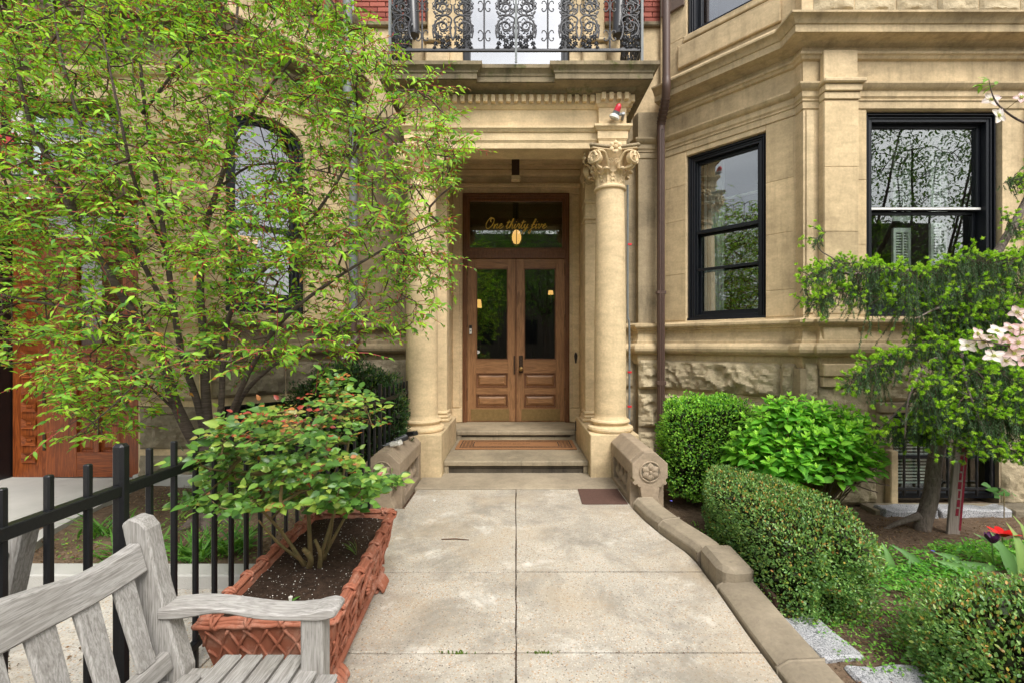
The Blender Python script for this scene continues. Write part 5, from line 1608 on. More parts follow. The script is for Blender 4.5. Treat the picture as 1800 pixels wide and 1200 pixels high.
# ------------------------------------------------------------------ cheek walls beside the steps
def cheek(s):
    t = thing('cheek_wall', (s*1.19, 4.5, 0), ('carved sandstone cheek wall with star flower right of the steps' if s > 0 else 'carved sandstone cheek wall left of the steps, small box lamps on top'), 'stone wall', 'carved cheek walls flanking the steps')
    xa, xb = s*1.03, s*1.345
    c = (xa+xb)/2; w = abs(xb-xa)/2
    y0, y1 = 4.03, 4.935
    zt = .495
    m = MB(); m.prism([(c-w, .272), (c-w, zt-.10), (c-w+.11, zt), (c+w-.11, zt), (c+w, zt-.10), (c+w, .272)], y0+.102, y1, 'y')
    obj('coping', m, M['cheek'], t, bev=.006)
    # carved end slabs: brackets, neck and flared foot
    half = [(w-.11, zt), (w, zt-.10), (w, .27), (w-.02, .25), (w-.005, .225), (w-.02, .205), (w-.045, .21), (w-.055, .19), (w-.075, .185), (.085, .17), (.075, .09), (.09, .05), (w-.05, .02), (w-.03, -.05)]
    poly = [(c-a, z) for a, z in half]; poly += [(c+a, z) for a, z in reversed(half)]
    poly = poly[::-1]
    m = MB(); m.prism(poly, y0, y0+.10, 'y'); obj('end_slab', m, M['cheek'], t, bev=.005)
    # body set back behind the end slab
    m = MB(); m.box(c-w+.004, c+w-.004, y0+.101, y0+.20, -.05, .27, ch=.006); m.box(c-w+.003, c+w-.003, y1-.10, y1, -.05, .27, ch=.006); m.box(c-w+.003, c+w-.003, y0+.20, y1-.1, -.05, .05, ch=.006); m.box(c-w+.10, c+w-.10, y0+.20, y1-.1, .05, .27)
    obj('body', m, M['cheek'], t)
    for k in range(4):
        y = y0+.27+k*.155
        for q in (-1, 1):
            xs = c+q*(w-.05)
            m = MB()
            xs = c+q*(w-.06); m.tube(cat_rom([(xs, y-.05, .04), (xs, y-.02, .09), (xs, y+.035, .13), (xs, y+.03, .19), (xs, y-.01, .24), (xs, y-.03, .28)], 5), [.030-.009*math.sin(i*.5) for i in range(26)], 8)
            obj('scroll_baluster', m, M['cheek'], t, smooth=50)
    # rosette in a sunk circle
    zc = .325
    m = MB()
    for k in range(28):
        a = k*2*math.pi/28; b = (k+1)*2*math.pi/28
        m.tube([(c+.088*math.cos(a), y0-.004, zc+.088*math.sin(a)), (c+.088*math.cos(b), y0-.004, zc+.088*math.sin(b))], .008, 5)
    obj('ring', m, M['cheek'], t, smooth=60)
    m = MB(); m.prism([(c+.084*math.cos(a), zc+.084*math.sin(a)) for a in [k*math.pi/12 for k in range(24)]], y0-.0015, y0+.001, 'y'); obj('rosette_ground', m, M['sand_rock_dark'], t)
    for k in range(6):
        a = k*math.pi/3+math.pi/6
        F = Matrix.Translation((c, y0-.003, zc)) @ Matrix.Rotation(-a, 4, 'Y')
        m = MB(); m.grid(lambda u, v: (.010+.073*v, -.005-.020*math.sin(math.pi*min(1, v*.9+.1))*(1-abs(2*u-1)*.6), (u-.5)*.062*math.sin(math.pi*min(1, .12+v*.88))**.8), 6, 8, F)
        obj('rosette_petal', m, M['cheek'], t, smooth=60)
    m = MB(); m.lathe([(0, .026), (.01, .025), (.014, .016), (.014, 0)], (0, 0), 12, Matrix.Translation((c, y0-.004, zc)) @ Matrix.Rotation(R(90), 4, 'X')); obj('rosette_boss', m, M['cheek'], t, smooth=True)
cheek(1); cheek(-1)

# small box lamps on the left cheek wall
def boxlamp(px, py, Y, ang, mat, lab, L_=.11, two=False):
    p = Vector(P(px, py, Y)); p.z = .505
    t = thing('garden_lamp', tuple(p), lab, 'box lamp', 'small box lamps left on the cheek wall')
    F = Matrix.Translation(p) @ Matrix.Rotation(ang, 4, 'Z') @ Matrix.Rotation(R(-14), 4, 'Y')
    m = MB(); m.box(-L_/2, L_/2, -.033, .033, 0, .042, F, ch=.008); obj('case', m, mat, t)
    m = MB(); m.box(-L_/2+.004, L_/2-.004, -.029, .029, .0425, .048, F, ch=.004); obj('face', m, M['greyp'] if two else mat, t)
    for k in range(6):
        m = MB(); m.box(-L_/2+.012+k*.016, -L_/2+.020+k*.016, -.024, .024, .0485, .0515, F); obj('rib', m, M['greyp'] if mat is M['whitep'] else mat, t)
    for q in (-.015, .015):
        m = MB(); m.tube([tuple(F @ Vector((-L_/2, q, .02))), tuple(F @ Vector((-L_/2-.09, q, .03)))], .004, 6); obj('prong', m, M['greyp'], t)
boxlamp(697, 778, 4.25, R(-20), M['whitep'], 'cream box lamp with ribbed face nearest the end of the left cheek wall')
boxlamp(706, 764, 4.45, R(35), M['blackp'], 'black box lamp with grey face, middle of three on the left cheek wall', .13, True)
boxlamp(724, 755, 4.70, R(-35), M['blackp'], 'black box lamp against the left column base', .14)

# mats
t = thing('doormat', (0, 5.95, .155), 'brown coir doormat with black scroll border on the lower step', 'doormat')
m = MB(); m.box(-.755, .755, 5.62, 6.13, .1535, .168, ch=.004); obj('pile', m, M['coir'], t)
m = MB(); z = .1695
def flat(pts, w, zz=z):
    for (a, b) in zip(pts, pts[1:]):
        d = Vector((b[0]-a[0], b[1]-a[1])); 
        if d.length < 1e-6: continue
        d.normalize(); nn = Vector((-d.y, d.x))*w/2
        m.add([(a[0]-nn.x, a[1]-nn.y, zz), (b[0]-nn.x, b[1]-nn.y, zz), (b[0]+nn.x, b[1]+nn.y, zz), (a[0]+nn.x, a[1]+nn.y, zz)], [(0,1,2,3)])
for (a, b, c, d) in ((-.70, .70, 5.665, 6.085), (-.545, .545, 5.735, 6.015)):
    flat([(a, c), (b, c), (b, d), (a, d), (a, c)], .012)
rr = random.Random(5)
for s in (-1, 1):
    for k in range(9):
        yy = 5.70+k*.043
        for q in range(3):
            xx = s*(.575+q*.045); r = .017
            flat([(xx+r*(1-j/11)*math.cos(j*.75+k+q*2), yy+r*(1-j/11)*math.sin(j*.75+k+q*2)) for j in range(10)], .007, z+.0002*q)
for k in range(44):
    for yy in (5.70, 6.05):
        xx = -.53+k*.0245
        flat([(xx+.013*(1-j/9)*math.cos(j*.8+k*2), yy+.013*(1-j/9)*math.sin(j*.8+k*2)) for j in range(8)], .006, z+.0003)
obj('border_pattern', m, M['coir_black'], t)
m = MB()
for k in range(9):
    xx = -.36+k*.062; rr.seed(k)
    flat([(xx+rr.uniform(-.004, .02)+j*.006, 5.885+.022*math.sin(j*1.5+k*2.2)*rr.uniform(.5, 1)) for j in range(8)], .007, z)
obj('worn_script', m, simple('faded_black_print', (.09, .045, .022), .9, .1, .4, 60), t)
t = thing('rubber_mat', (.84, 4.33, .004), 'small brown ribbed rubber mat on the path by the right cheek wall', 'mat')
m = MB(); m.prism([(.62, 4.555), (.60, 4.14), (.62, 4.125), (1.015, 4.13), (1.015, 4.555)], .0015, .008); obj('base', m, M['rubber'], t)
m = MB()
for k in range(30):
    for j in range(22):
        x, y = .615+j*.0178+(k % 2)*.009, 4.14+k*.0137
        if x < 1.005: m.add([(x-.0055, y, .0082), (x, y-.004, .0082), (x+.0055, y, .0082), (x, y+.004, .0082), (x, y, .011)], [(0,1,4), (1,2,4), (2,3,4), (3,0,4)])
obj('studs', m, M['rubber'], t, kind='stuff')

# ------------------------------------------------------------------ iron fence
fn = thing('iron_fence', (-1.43, 3, 0), 'black iron picket fence between the path and the tree bed', 'fence')
FP = [(-1.43, .2), (-1.43, 2.5), (-1.40, 3.0), (-1.35, 3.45), (-1.28, 3.85), (-1.255, 4.2), (-1.225, 4.7), (-1.215, 5.12)]
def fx(y):
    for (xa, ya), (xb, yb) in zip(FP, FP[1:]):
        if ya <= y <= yb: return xa+(xb-xa)*(y-ya)/(yb-ya)
    return FP[-1][0]
pk = MB(); pk.box(-.0105, .0105, -.0105, .0105, .0, 1.035, ch=.004); pk.v = [(x, y, z) for x, y, z in pk.v]
pkm = mesh_of('picket', pk, M['black'])
ps = MB(); ps.box(-.021, .021, -.021, .021, .0, 1.075, ch=.010); psm = mesh_of('post', ps, M['black'])
y = 1.648-.1275*9; k = -9
while y < 5.14:
    x = fx(y)
    big = k == 0 or abs(y-4.19) < .07
    obj('post' if big else 'picket', psm if big else pkm, None, fn, M=Matrix.Translation((x, y, .0)) @ Matrix.Diagonal((1, 1, 1.012 if k > 0 else 1.016, 1)) @ Matrix.Scale(.8 if (big and k) else 1, 4, (1, 0, 0)))
    y += .1275; k += 1
for z0, z1 in ((.905, .945), (.10, .13)):
    m = MB()
    path_ = [(p[0], p[1]) for p in FP]
    pts = []
    for (xa, ya), (xb, yb) in zip(FP, FP[1:]):
        pts += [(xa, ya)]
    pts.append(FP[-1])
    m.sweep([(x, y) for x, y in pts], [(-.017, z0), (.017, z0), (.017, z1), (-.017, z1), (-.017, z0)])
    obj('rail', m, M['black'], fn, bev=.003)

# ------------------------------------------------------------------ garden bench
bn = thing('garden_bench', (-.9, .8, 0), 'weathered grey teak bench in the near left corner with camelback top rail', 'bench', 'weathered teak benches')
def bench(bn, MX):
    o = lambda n, mb, mat, **k: obj(n, MB().add(mb.v, mb.f, MX), mat, bn, bev=.006, **k)
    Y0, Y1 = -.05, 1.46
    xs = lambda z: -1.055-.13*(z-.44)/.45          # lean of the back
    for yy in (Y1-.03, Y0+.03):
        m = MB()
        prof = [(-1.02, .0), (-1.10, .0), (-1.11, .25), (-1.10, .44), (xs(.70)-.045, .70), (xs(.90)-.03, .895), (xs(.90)-.005, .915), (xs(.90)+.03, .905), (xs(.88)+.045, .88), (xs(.70)+.03, .70), (-1.025, .44)]
        m.prism(prof, yy-.03, yy+.03, 'y'); o('back_post', m, M['teak_z'])
        m = MB(); m.box(-.665, -.595, yy-.03, yy+.03, 0, .612); o('front_leg', m, M['teak_z'])
        # shaped arm
        n = 22
        m = MB(); top = []; bot = []
        for k in range(n+1):
            u = k/n; x = -1.10+.545*u
            h = .638+.012*math.sin(u*2*math.pi*1.0+.2)*(1 if u < .8 else .8)
            top.append((x, h+(.010 if u > .88 else 0)*(1-abs(u-.94)/.06)))
            bot.append((x, .606+.022*math.exp(-((u-.35)/.17)**2)-.004*u+(.012*(u-.93)/.07 if u > .93 else 0)))
        poly = top+[(-.548, .626)]+bot[::-1]
        m.prism(poly[::-1], yy-.04, yy+.04, 'y'); o('arm', m, M['teak_x'], smooth=30)
    # seat slats
    for k in range(7):
        x0 = -1.015+k*.069
        m = MB(); m.box(x0, x0+.056, Y0-.02, Y1+(.018 if 0 < k < 6 else -.07), .425-.0*k, .447, ch=.004); o('seat_slat', m, M['teak'])
    m = MB(); m.box(-1.09, -.61, Y1-.055, Y1-.01, .36, .424); m.box(-1.09, -.61, Y0+.01, Y0+.055, .36, .424); m.box(-.625, -.60, Y0+.06, Y1-.06, .34, .42); m.box(-1.09, -1.06, Y0+.06, Y1-.06, .34, .42); o('seat_frame', m, M['teak'])
    # camelback top rail
    def zt(y):
        u = (Y1-.06-y)/(Y1-Y0-.12)
        return .842+.075*(.5-.5*math.cos(2*math.pi*min(1, max(0, (u-.10)/.80))))-.010*math.sin(math.pi*min(1, max(0, u/.2)))
    m = MB(); n = 44
    vs = []
    for k in range(n+1):
        y = Y1-.06-(Y1-Y0-.12)*k/n; h = zt(y); lo = .755+.35*(h-.842)
        for z, off in ((h, .018), (h, -.018), (lo, -.018), (lo, .018)): vs.append((xs(z)+off, y, z))
    fs = [(k*4+j, k*4+(j+1) % 4, k*4+4+(j+1) % 4, k*4+4+j) for k in range(n) for j in range(4)]+[(3,2,1,0), (n*4, n*4+1, n*4+2, n*4+3)]
    m.add(vs, fs); o('top_rail', m, M['teak'])
    m = MB(); m.add([(xs(.47)-.015, Y0+.06, .455), (xs(.47)+.015, Y0+.06, .455), (xs(.52)+.015, Y0+.06, .51), (xs(.52)-.015, Y0+.06, .51), (xs(.47)-.015, Y1-.06, .455), (xs(.47)+.015, Y1-.06, .455), (xs(.52)+.015, Y1-.06, .51), (xs(.52)-.015, Y1-.06, .51)], [(0,1,2,3), (4,7,6,5), (0,4,5,1), (1,5,6,2), (2,6,7,3), (3,7,4,0)]); o('lower_rail', m, M['teak'])
    for k in range(12):
        y = Y1-.135-k*.115
        m = MB(); vs = []
        hi = .755+.35*(zt(y)-.842)+.006
        for z, w in ((.508, .030), (hi, .036)):
            for dx, dy in ((-.009, -w), (.009, -w), (.009, w), (-.009, w)): vs.append((xs(z)+dx, y+dy, z))
        m.add(vs, [(0,3,2,1), (4,5,6,7), (0,1,5,4), (1,2,6,5), (2,3,7,6), (3,0,4,7)]); o('back_slat', m, M['teak_z'])
    # carved rose in the middle of the rail
    m = MB(); yc = (Y0+Y1)/2
    for k in range(3):
        pts = [(xs(.86)+.019, yc+r*math.cos(a), .845+r*math.sin(a)) for a, r in ((j*.7, (.03-.008*k)) for j in range(10))]
        m.tube(pts, .005, 5)
    for s in (-1, 1):
        m.tube(cat_rom([(xs(.86)+.019, yc+s*.03, .845), (xs(.86)+.02, yc+s*.06, .855), (xs(.86)+.019, yc+s*.10, .842)], 4), .005, 5)
    o('carved_rose', m, M['teak'])
bench(bn, Matrix.Identity(4))
b2 = thing('garden_bench', (-1.9, .8, 0), 'second weathered bench beyond the fence, only its post and rail showing', 'bench', 'weathered teak benches')
bench(b2, Matrix.Translation((-2.74, .03, -.01)) @ Matrix.Translation((0, .7, 0)) @ Matrix.Rotation(R(-3), 4, 'Z') @ Matrix.Translation((0, -.7, 0)) @ Matrix.Scale(-1, 4, (1, 0, 0)))

# ------------------------------------------------------------------ terracotta trough
TP = thing('terracotta_planter', (-.98, 2.3, 0), 'long terracotta trough with basketweave relief and rope rim, planted with a rose', 'planter')
FT = Matrix.Translation((-.985, 2.295, 0)) @ Matrix.Rotation(R(3.6), 4, 'Z')
HX, HY, HZ = .262, .575, .42
def tl_(x, y, z): return tuple(FT @ Vector((x, y, z)))
def wx(z): return (HX-.075)+(.075)*(z-.07)/(HZ-.07)
def wy(z): return (HY-.085)+(.085)*(z-.07)/(HZ-.07)
m = MB()
def ringv(z, inset=0): a, b = wx(z)-inset, wy(z)-inset; return [(-a, -b, z), (a, -b, z), (a, b, z), (-a, b, z)]
levels = [ringv(.07), ringv(.09), ringv(HZ-.03)]
vs = [p for L_ in levels for p in L_]+ringv(HZ-.03, .028)+ringv(.30, .03)
fs = [(k*4+j, k*4+(j+1) % 4, k*4+4+(j+1) % 4, k*4+4+j) for k in range(4) for j in range(4)]+[(3,2,1,0)]
m.add(vs, fs, FT); obj('body', m, M['terra'], TP)
m = MB(); m.box(-wx(.07)-.02, wx(.07)+.02, -wy(.07)-.02, wy(.07)+.02, .045, .085, FT, ch=.01); m.box(-wx(.07)-.008, wx(.07)+.008, -wy(.07)-.008, wy(.07)+.008, .086, .11, FT, ch=.006); obj('plinth', m, M['terra'], TP)
m = MB()
for (ox, oz, r) in ((.0, .0, .011), (-.014, .004, .010), (.011, -.010, .009), (-.003, .011, .009)):
    a, b = HX-.012+ox, HY-.012+ox
    for (p, q) in (((-a, -b), (a, -b)), ((a, -b), (a, b)), ((a, b), (-a, b)), ((-a, b), (-a, -b))):
        n = 24
        m.tube([(p[0]+(q[0]-p[0])*k/n, p[1]+(q[1]-p[1])*k/n, HZ-.022+oz+.0025*math.sin(k*1.3+ox*99)) for k in range(n+1)], [r*(1+.10*math.sin(k*2.2)) for k in range(n+1)], 7, FT)
obj('rope_rim', m, M['terra'], TP, smooth='all')
def wrap(x, y, along):
    m = MB()
    for d in (-.012, .012):
        pts = []
        for k in range(11):
            a = k/10*2*math.pi; r = .026
            u, w = r*math.cos(a), r*.85*math.sin(a)
            sl = d*math.sin(a)
            pts.append((x+u, y+sl, HZ-.022+w) if along == 'y' else (x+sl, y+u, HZ-.022+w))
        m.tube(pts, .006, 6, FT)
    obj('rim_binding', m, M['terra'], TP, smooth='all')
for k in range(8): 
    y = -HY+.07+k*(2*HY-.14)/7
    wrap(HX-.014, y, 'y'); wrap(-HX+.014, y, 'y')
for k in range(4):
    x = -HX+.075+k*(2*HX-.15)/3
    wrap(x, -HY+.014, 'x'); wrap(x, HY-.014, 'x')
def wick(face):
    """crossing withies modelled in relief on one face"""
    n = 7 if face in 'ns' else 15
    sgn = -1 if face in 'nw' else 1
    for k in range(-2, n+2):
        for d in (-1, 1):
            m = MB(); pts = []
            for j in range(13):
                z = .11+(HZ-.045-.11)*j/12
                half = wx(z) if face in 'ns' else wy(z)
                u = (k+.5)/n*2-1 + d*(j/12-.5)*(.62 if face in 'ns' else .30) + .012*math.sin(j*1.1+k)
                if abs(u) > .985: 
                    if pts: break
                    continue
                off = .004+.0045*math.cos(j*math.pi/3+k*math.pi+(0 if d > 0 else math.pi))
                pts.append((u*half, sgn*(wy(z)+off), z) if face in 'ns' else (sgn*(wx(z)+off), u*half, z))
            if len(pts) > 3:
                m.tube(pts, .006, 6, FT); obj('woven_strand', m, M['terra'], TP, smooth='all')
wick('n'); wick('e')
m = MB()                                           # medallion with leaves on the path side
for (rz, ry) in ((.095, .115), (.075, .09)):
    pts = [(wx(.24+rz*math.sin(a))+.014, -.02+ry*math.cos(a), .245+rz*math.sin(a)) for a in [k*.3 for k in range(22)]]
    m.tube(pts, .009, 6, FT)
for k in range(14):
    a = k*.45; p = (wx(.245)+.02, -.02+.055*math.cos(a), .245+.05*math.sin(a)); q = (wx(.245)+.03, -.02+.025*math.cos(a+.5), .245+.022*math.sin(a+.5))
    m.tube([p, q], [.006, .014], 6, FT)
obj('medallion', m, M['terra'], TP, smooth='all')
for sx_ in (-1, 1):
    for sy in (-1, 1):
        x, y = sx_*(wx(.07)-.03), sy*(wy(.07)-.10)
        m = MB(); m.box(x-.05, x+.05, y-.06, y+.06, 0, .02, FT, ch=.008)
        for k in range(4): m.tube(cat_rom([(x+sx_*.01, y-.045+k*.03, .07), (x+sx_*.05, y-.048+k*.032, .055), (x+sx_*.075, y-.05+k*.033, .025), (x+sx_*.07, y-.05+k*.033, .01)], 4), [.02, .02, .02, .02, .019, .018, .017, .016, .015, .014, .012, .01, .008], 7, FT)
        obj('foot', m, M['terra'], TP, smooth=50)
m = MB()
m.grid(lambda u, v: tuple(FT @ Vector(((u*2-1)*(HX-.03), (v*2-1)*(HY-.03), HZ-.055+.016*noise.noise(Vector((u*5, v*10, 2)))+.012*math.sin(u*3.1)))), 24, 48)
obj('soil', m, M['soil'], TP, smooth='all')
m = MB()                                            # perlite and crumbs on the soil
rs = np.random.RandomState(8)
for k in range(170):
    u, v = rs.uniform(-1, 1, 2); p = FT @ Vector((u*(HX-.04), v*(HY-.04), HZ-.055+.016*noise.noise(Vector(((u+1)*2.5, (v+1)*5, 2)))+.012*math.sin((u+1)*1.55)+.001)); s = rs.uniform(.0015, .0035)
    m.add([(p.x-s, p.y, p.z), (p.x, p.y-s, p.z), (p.x+s, p.y, p.z), (p.x, p.y+s, p.z), (p.x, p.y, p.z+s)], [(0,1,4), (1,2,4), (2,3,4), (3,0,4)])
obj('perlite', m, M['whitep'], TP, kind='stuff')

# ------------------------------------------------------------------ plants
UP = np.array([0, 0, 1.0])
# rose bush
rg = np.random.RandomState(21)
rose = thing('rose_bush', (-1.02, 2.25, .38), 'rose bush with glossy green leaves and red new shoots growing in the terracotta trough', 'shrub')
n = 360
poly = [(362,865),(365,800),(392,760),(450,735),(505,720),(545,690),(590,690),(615,715),(615,760),(605,800),(640,845),(645,880),(620,895),(590,895),(555,880),(520,890),(470,905),(420,900),(375,890)]
T = []
while len(T) < n:
    px, py, Y = rg.uniform(320, 690), rg.uniform(655, 925), rg.uniform(1.85, 2.75)
    if in_poly(np.array([px]), np.array([py]), poly)[0] and noise.noise(Vector((px/42., py/34., Y*2.2))) > -.08:
        T.append(P(px, py, Y))
for sx_, sy_, nn_, Y_ in ((592,664,7,2.4), (585,680,6,2.4), (398,742,5,2.1), (470,716,5,2.3), (652,724,5,2.4), (640,700,4,2.45), (668,835,5,2.3), (350,800,5,2.0), (352,868,5,2.0)):
    for _ in range(nn_): T.append(P(sx_+rg.normal()*8, sy_+abs(rg.normal())*12, Y_+rg.normal()*.05))
T = np.array(T)
stems = [([(-1.03,2.22,.37), (-1.12,2.18,.55), (-1.25,2.15,.72)], .011, .004), ([(-1.01,2.24,.37), (-1.02,2.24,.6), (-1.06,2.3,.85), (-1.03,2.35,1.08)], .012, .004),
         ([(-.97,2.26,.37), (-.88,2.3,.55), (-.80,2.36,.72)], .010, .004), ([(-.99,2.3,.37), (-.95,2.45,.65), (-.93,2.55,.95), (-.88,2.5,1.15)], .010, .003),
         ([(-1.0,2.2,.37), (-.97,2.15,.44), (-.99,2.12,.50)], .016, .010), ([(-.95,2.2,.36), (-.93,2.16,.46), (-.95,2.15,.53)], .012, .007), ([(-1.03,2.24,.37), (-1.10,2.12,.52), (-1.16,2.05,.66)], .009, .004), ([(-.96,2.28,.37), (-.90,2.22,.55), (-.88,2.2,.68)], .008, .004)]
big, small, dr_ = grow(stems, T, rg, .10, .012, .0, .0022, .42)
obj('main_stem', big, M['stem'], rose, smooth='all'); obj('twigs', small, M['stem'], rose, kind='stuff')
pos = []; D = []; N = []; SZ = []; TI = []
for i, t_ in enumerate(T):
    out = t_-np.array([-1.02, 2.25, .55]); out /= np.linalg.norm(out)+1e-6
    for lf in range(2):
        ax = out+rg.normal(size=3)*.8; ax[2] = abs(ax[2])*.3-.05; ax /= np.linalg.norm(ax)
        side = np.cross(ax, UP); side /= np.linalg.norm(side)+1e-6
        st0 = t_-ax*.02
        young = rg.rand() < .07 or (t_[2] > 1.02 and rg.rand() < .25)
        sz = rg.uniform(.032, .053)*(.65 if young else 1)
        for (a, s_) in ((.035, -1), (.035, 1), (.075, -1), (.075, 1), (.11, 0)):
            p = st0+ax*a+side*s_*.004; d = ax*.45+side*s_+rg.normal(size=3)*.15 if s_ else ax+rg.normal(size=3)*.15
            pos.append(p); D.append(d); N.append(UP*.8+rg.normal(size=3)*.42+out*.5+np.array([.1, -.7, 0])); SZ.append(sz*(1.15 if s_ == 0 else 1))
            if young: c = [(.30,.05,.03), (.36,.14,.04), (.25,.24,.05)][rg.choice(3)]
            else: c = [(.075,.175,.03), (.12,.25,.04), (.20,.32,.05), (.29,.38,.07), (.045,.115,.02)][rg.choice(5, p=[.3,.28,.18,.09,.15])]
            TI.append(np.array(c)*rg.uniform(.85, 1.15))
scatter('leaves', T_leaf(1, .68, .12, .14), np.array(pos), basis(np.array(D), np.array(N)), np.array(SZ), np.array(TI), M['leaf_gloss'], rose, singles=300)
t = thing('seedling', tl_(.0, -.38, .37), 'tiny green seedling with white flower in the trough soil behind the bench arm', 'plant')
pos = np.array([tl_(.02, -.40, .375)]*6); a = np.arange(6)*1.05
D = np.stack([np.cos(a), np.sin(a), np.full(6, .35)], 1)
scatter('leaves', T_leaf(1, .4), pos, basis(D, np.tile(UP, (6, 1))), rg.uniform(.03, .045, 6), pick_tint(rg, 6, [(.10,.25,.04)], [1]), M['leaf'], t)
m = MB(); p = Vector(tl_(.02, -.40, .40)); m.tube([p-Vector((0, 0, .03)), p], [.002, .009], 6); obj('flower', m, M['whitep'], t)
t = thing('grass_tuft', tl_(.16, .0, .37), 'grassy weed tuft by the right rim of the trough', 'weed')
a = rg.uniform(0, 6.28, 14); D = np.stack([np.cos(a)*.5, np.sin(a)*.5, np.ones(14)], 1)
scatter('blades', T_leaf(1, .06, 0, .3), np.tile(np.array(tl_(.17, .02, .37)), (14, 1)), basis(D, np.tile([1., .2, .2], (14, 1))), rg.uniform(.06, .12, 14), pick_tint(rg, 14, [(.12,.24,.05), (.35,.24,.08)], [3, 1]), M['leaf'], t)

# flowering cherry
rg = np.random.RandomState(5)
tree = thing('cherry_tree', (-2.42, 3.6, .03), 'multi-stemmed cherry tree with fresh green leaves in the bed left of the steps', 'tree')
def LM(pts, r0, r1): return ([P(*p) for p in pts], r0, r1)
limbs = [
 ([(-2.43,3.6,-.05), (-2.43,3.6,.2), (-2.44,3.58,.45), (-2.45,3.58,.68)], .095, .075),
 LM([(362,808,3.58), (330,755,3.5), (303,695,3.42), (285,630,3.35), (240,560,3.25), (190,480,3.15), (140,400,3.1), (112,320,3.0), (60,235,2.95), (30,120,2.9)], .052, .014),
 LM([(138,400,3.1), (100,330,3.1), (40,280,3.1), (-20,250,3.1)], .020, .008),
 LM([(362,780,3.6), (348,710,3.62), (325,640,3.6), (308,560,3.5), (292,440,3.4), (272,300,3.35), (250,150,3.3), (240,0,3.3)], .036, .011),
 LM([(368,780,3.6), (362,700,3.65), (358,600,3.7), (352,500,3.7), (362,400,3.7), (400,270,3.75), (410,120,3.8), (420,-20,3.8)], .046, .012),
 LM([(375,775,3.6), (388,720,3.6), (392,640,3.6), (402,560,3.5), (440,500,3.4), (520,420,3.35), (580,340,3.3), (640,240,3.3), (700,160,3.3)], .030, .007),
 LM([(378,785,3.6), (408,735,3.55), (430,690,3.5), (470,650,3.45), (530,610,3.4), (620,565,3.3), (720,520,3.3)], .028, .006),
 LM([(395,750,3.55), (442,645,3.3), (500,560,3.1), (590,490,3.1), (690,430,3.2), (770,390,3.2)], .024, .006),
 LM([(312,725,3.45), (275,690,3.3), (245,672,3.1), (190,720,2.9), (120,775,2.8)], .012, .003),
 LM([(240,560,3.25), (150,545,3.0), (60,530,2.9), (-60,505,2.9)], .017, .006),
 LM([(300,560,3.5), (230,420,3.3), (170,290,3.1), (120,150,3.0), (90,0,3.0)], .022, .008),
 LM([(400,270,3.75), (470,160,3.6), (535,70,3.5), (560,-40,3.5)], .016, .006),
 LM([(385,330,3.7), (450,290,3.6), (560,300,3.5), (650,330,3.4)], .013, .005),
 LM([(292,440,3.4), (240,330,3.0), (210,200,2.8), (180,60,2.7)], .016, .006),
 LM([(250,200,3.3), (320,110,3.2), (380,40,3.1), (420,-60,3.1)], .013, .005),
]
crown = [(-90,-90),(600,-90),(610,20),(690,85),(700,140),(785,150),(810,260),(790,350),(800,440),(760,560),(640,615),(560,640),(430,655),(400,640),(330,650),(300,700),(262,740),(140,780),(95,700),(60,640),(-90,650)]
T = []
NT_ = 4900
while len(T) < NT_:
    px, py = rg.uniform(-90, 815), rg.uniform(-90, 790)
    Y = 2.45+2.0*rg.beta(1.5, 1.7)
    if not in_poly(np.array([px]), np.array([py]), crown)[0]: continue
    # clumps with gaps between them
    q = noise.noise(Vector((px/75., py/48., Y*1.4)))
    if q < -.02 and rg.rand() < .80: continue
    if q < .12 and rg.rand() < .30: continue
    if py > 470 and px < 720 and rg.rand() < .30: continue
    if 430 < px < 540 and 190 < py < 330 and rg.rand() < .55: continue
    if px > 620 and py > 330 and rg.rand() < .25: continue
    T.append(P(px, py, Y))
T = np.array(T)
big, small, dr_ = grow([(a, b*(1 if i < 1 else .86), c*.7) for i, (a, b, c) in enumerate(limbs)], T, rg, .13, .022, .03, .0013, .42)
obj('trunk', big, M['cherry_bark'], tree, smooth='all'); obj('twigs', small, M['twig_bark'], tree, kind='stuff')
pos = []; D = []; N = []; SZ = []; TI = []; red = MB()
for i, t_ in enumerate(T):
    ax = dr_[i]/(np.linalg.norm(dr_[i])+1e-9)*.8+rg.normal(size=3)*.5; ax[2] *= .35; ax /= np.linalg.norm(ax)+1e-9
    side = np.cross(ax, UP); side /= np.linalg.norm(side)+1e-6
    nl = rg.randint(7, 12); ln = rg.uniform(.10, .24)
    tipz = t_+ax*ln+np.array([0, 0, -.02])
    small2 = [tuple(t_), tuple((t_+tipz)/2+np.array([0, 0, .012])), tuple(tipz)]
    red.tube(small2, [.0024, .002, .0014], 3, cap=False)
    bright = rg.rand(); clus = rg.uniform(.72, 1.18)
    for k in range(nl):
        u = k/(nl-1); s_ = 1 if k % 2 else -1
        if k == nl-1: d = ax+rg.normal(size=3)*.2; d[2] -= .25
        else: d = ax*.55+side*s_*.85+rg.normal(size=3)*.28; d[2] -= .18
        p = t_+(tipz-t_)*u+np.array([0, 0, .012*math.sin(u*3.1)])
        pos.append(p); D.append(d); N.append(UP*.75+rg.normal(size=3)*.42+np.array([.1, -.55, 0])); SZ.append(rg.uniform(.030, .064)*(1-.2*(u > .8)))
        w = rg.rand()
        if w < .012 or (u > .85 and rg.rand() < .05): c = (.42,.20,.04)
        elif w < .30+bright*.35: c = (.30,.53,.045)
        elif w < .78: c = (.17,.39,.035)
        else: c = (.075,.23,.03)
        TI.append(np.array(c)*rg.uniform(.8, 1.2)*clus)
        if rg.rand() < .16:
            q = p+rg.normal(size=3)*.008; red.tube([tuple(q), tuple(q+np.array([0, 0, -.016])+rg.normal(size=3)*.004)], [.0012, .0036], 4)
M['redbud'] = simple('red_bud_scale', (.30, .045, .035), .6, .3, .3, 30)
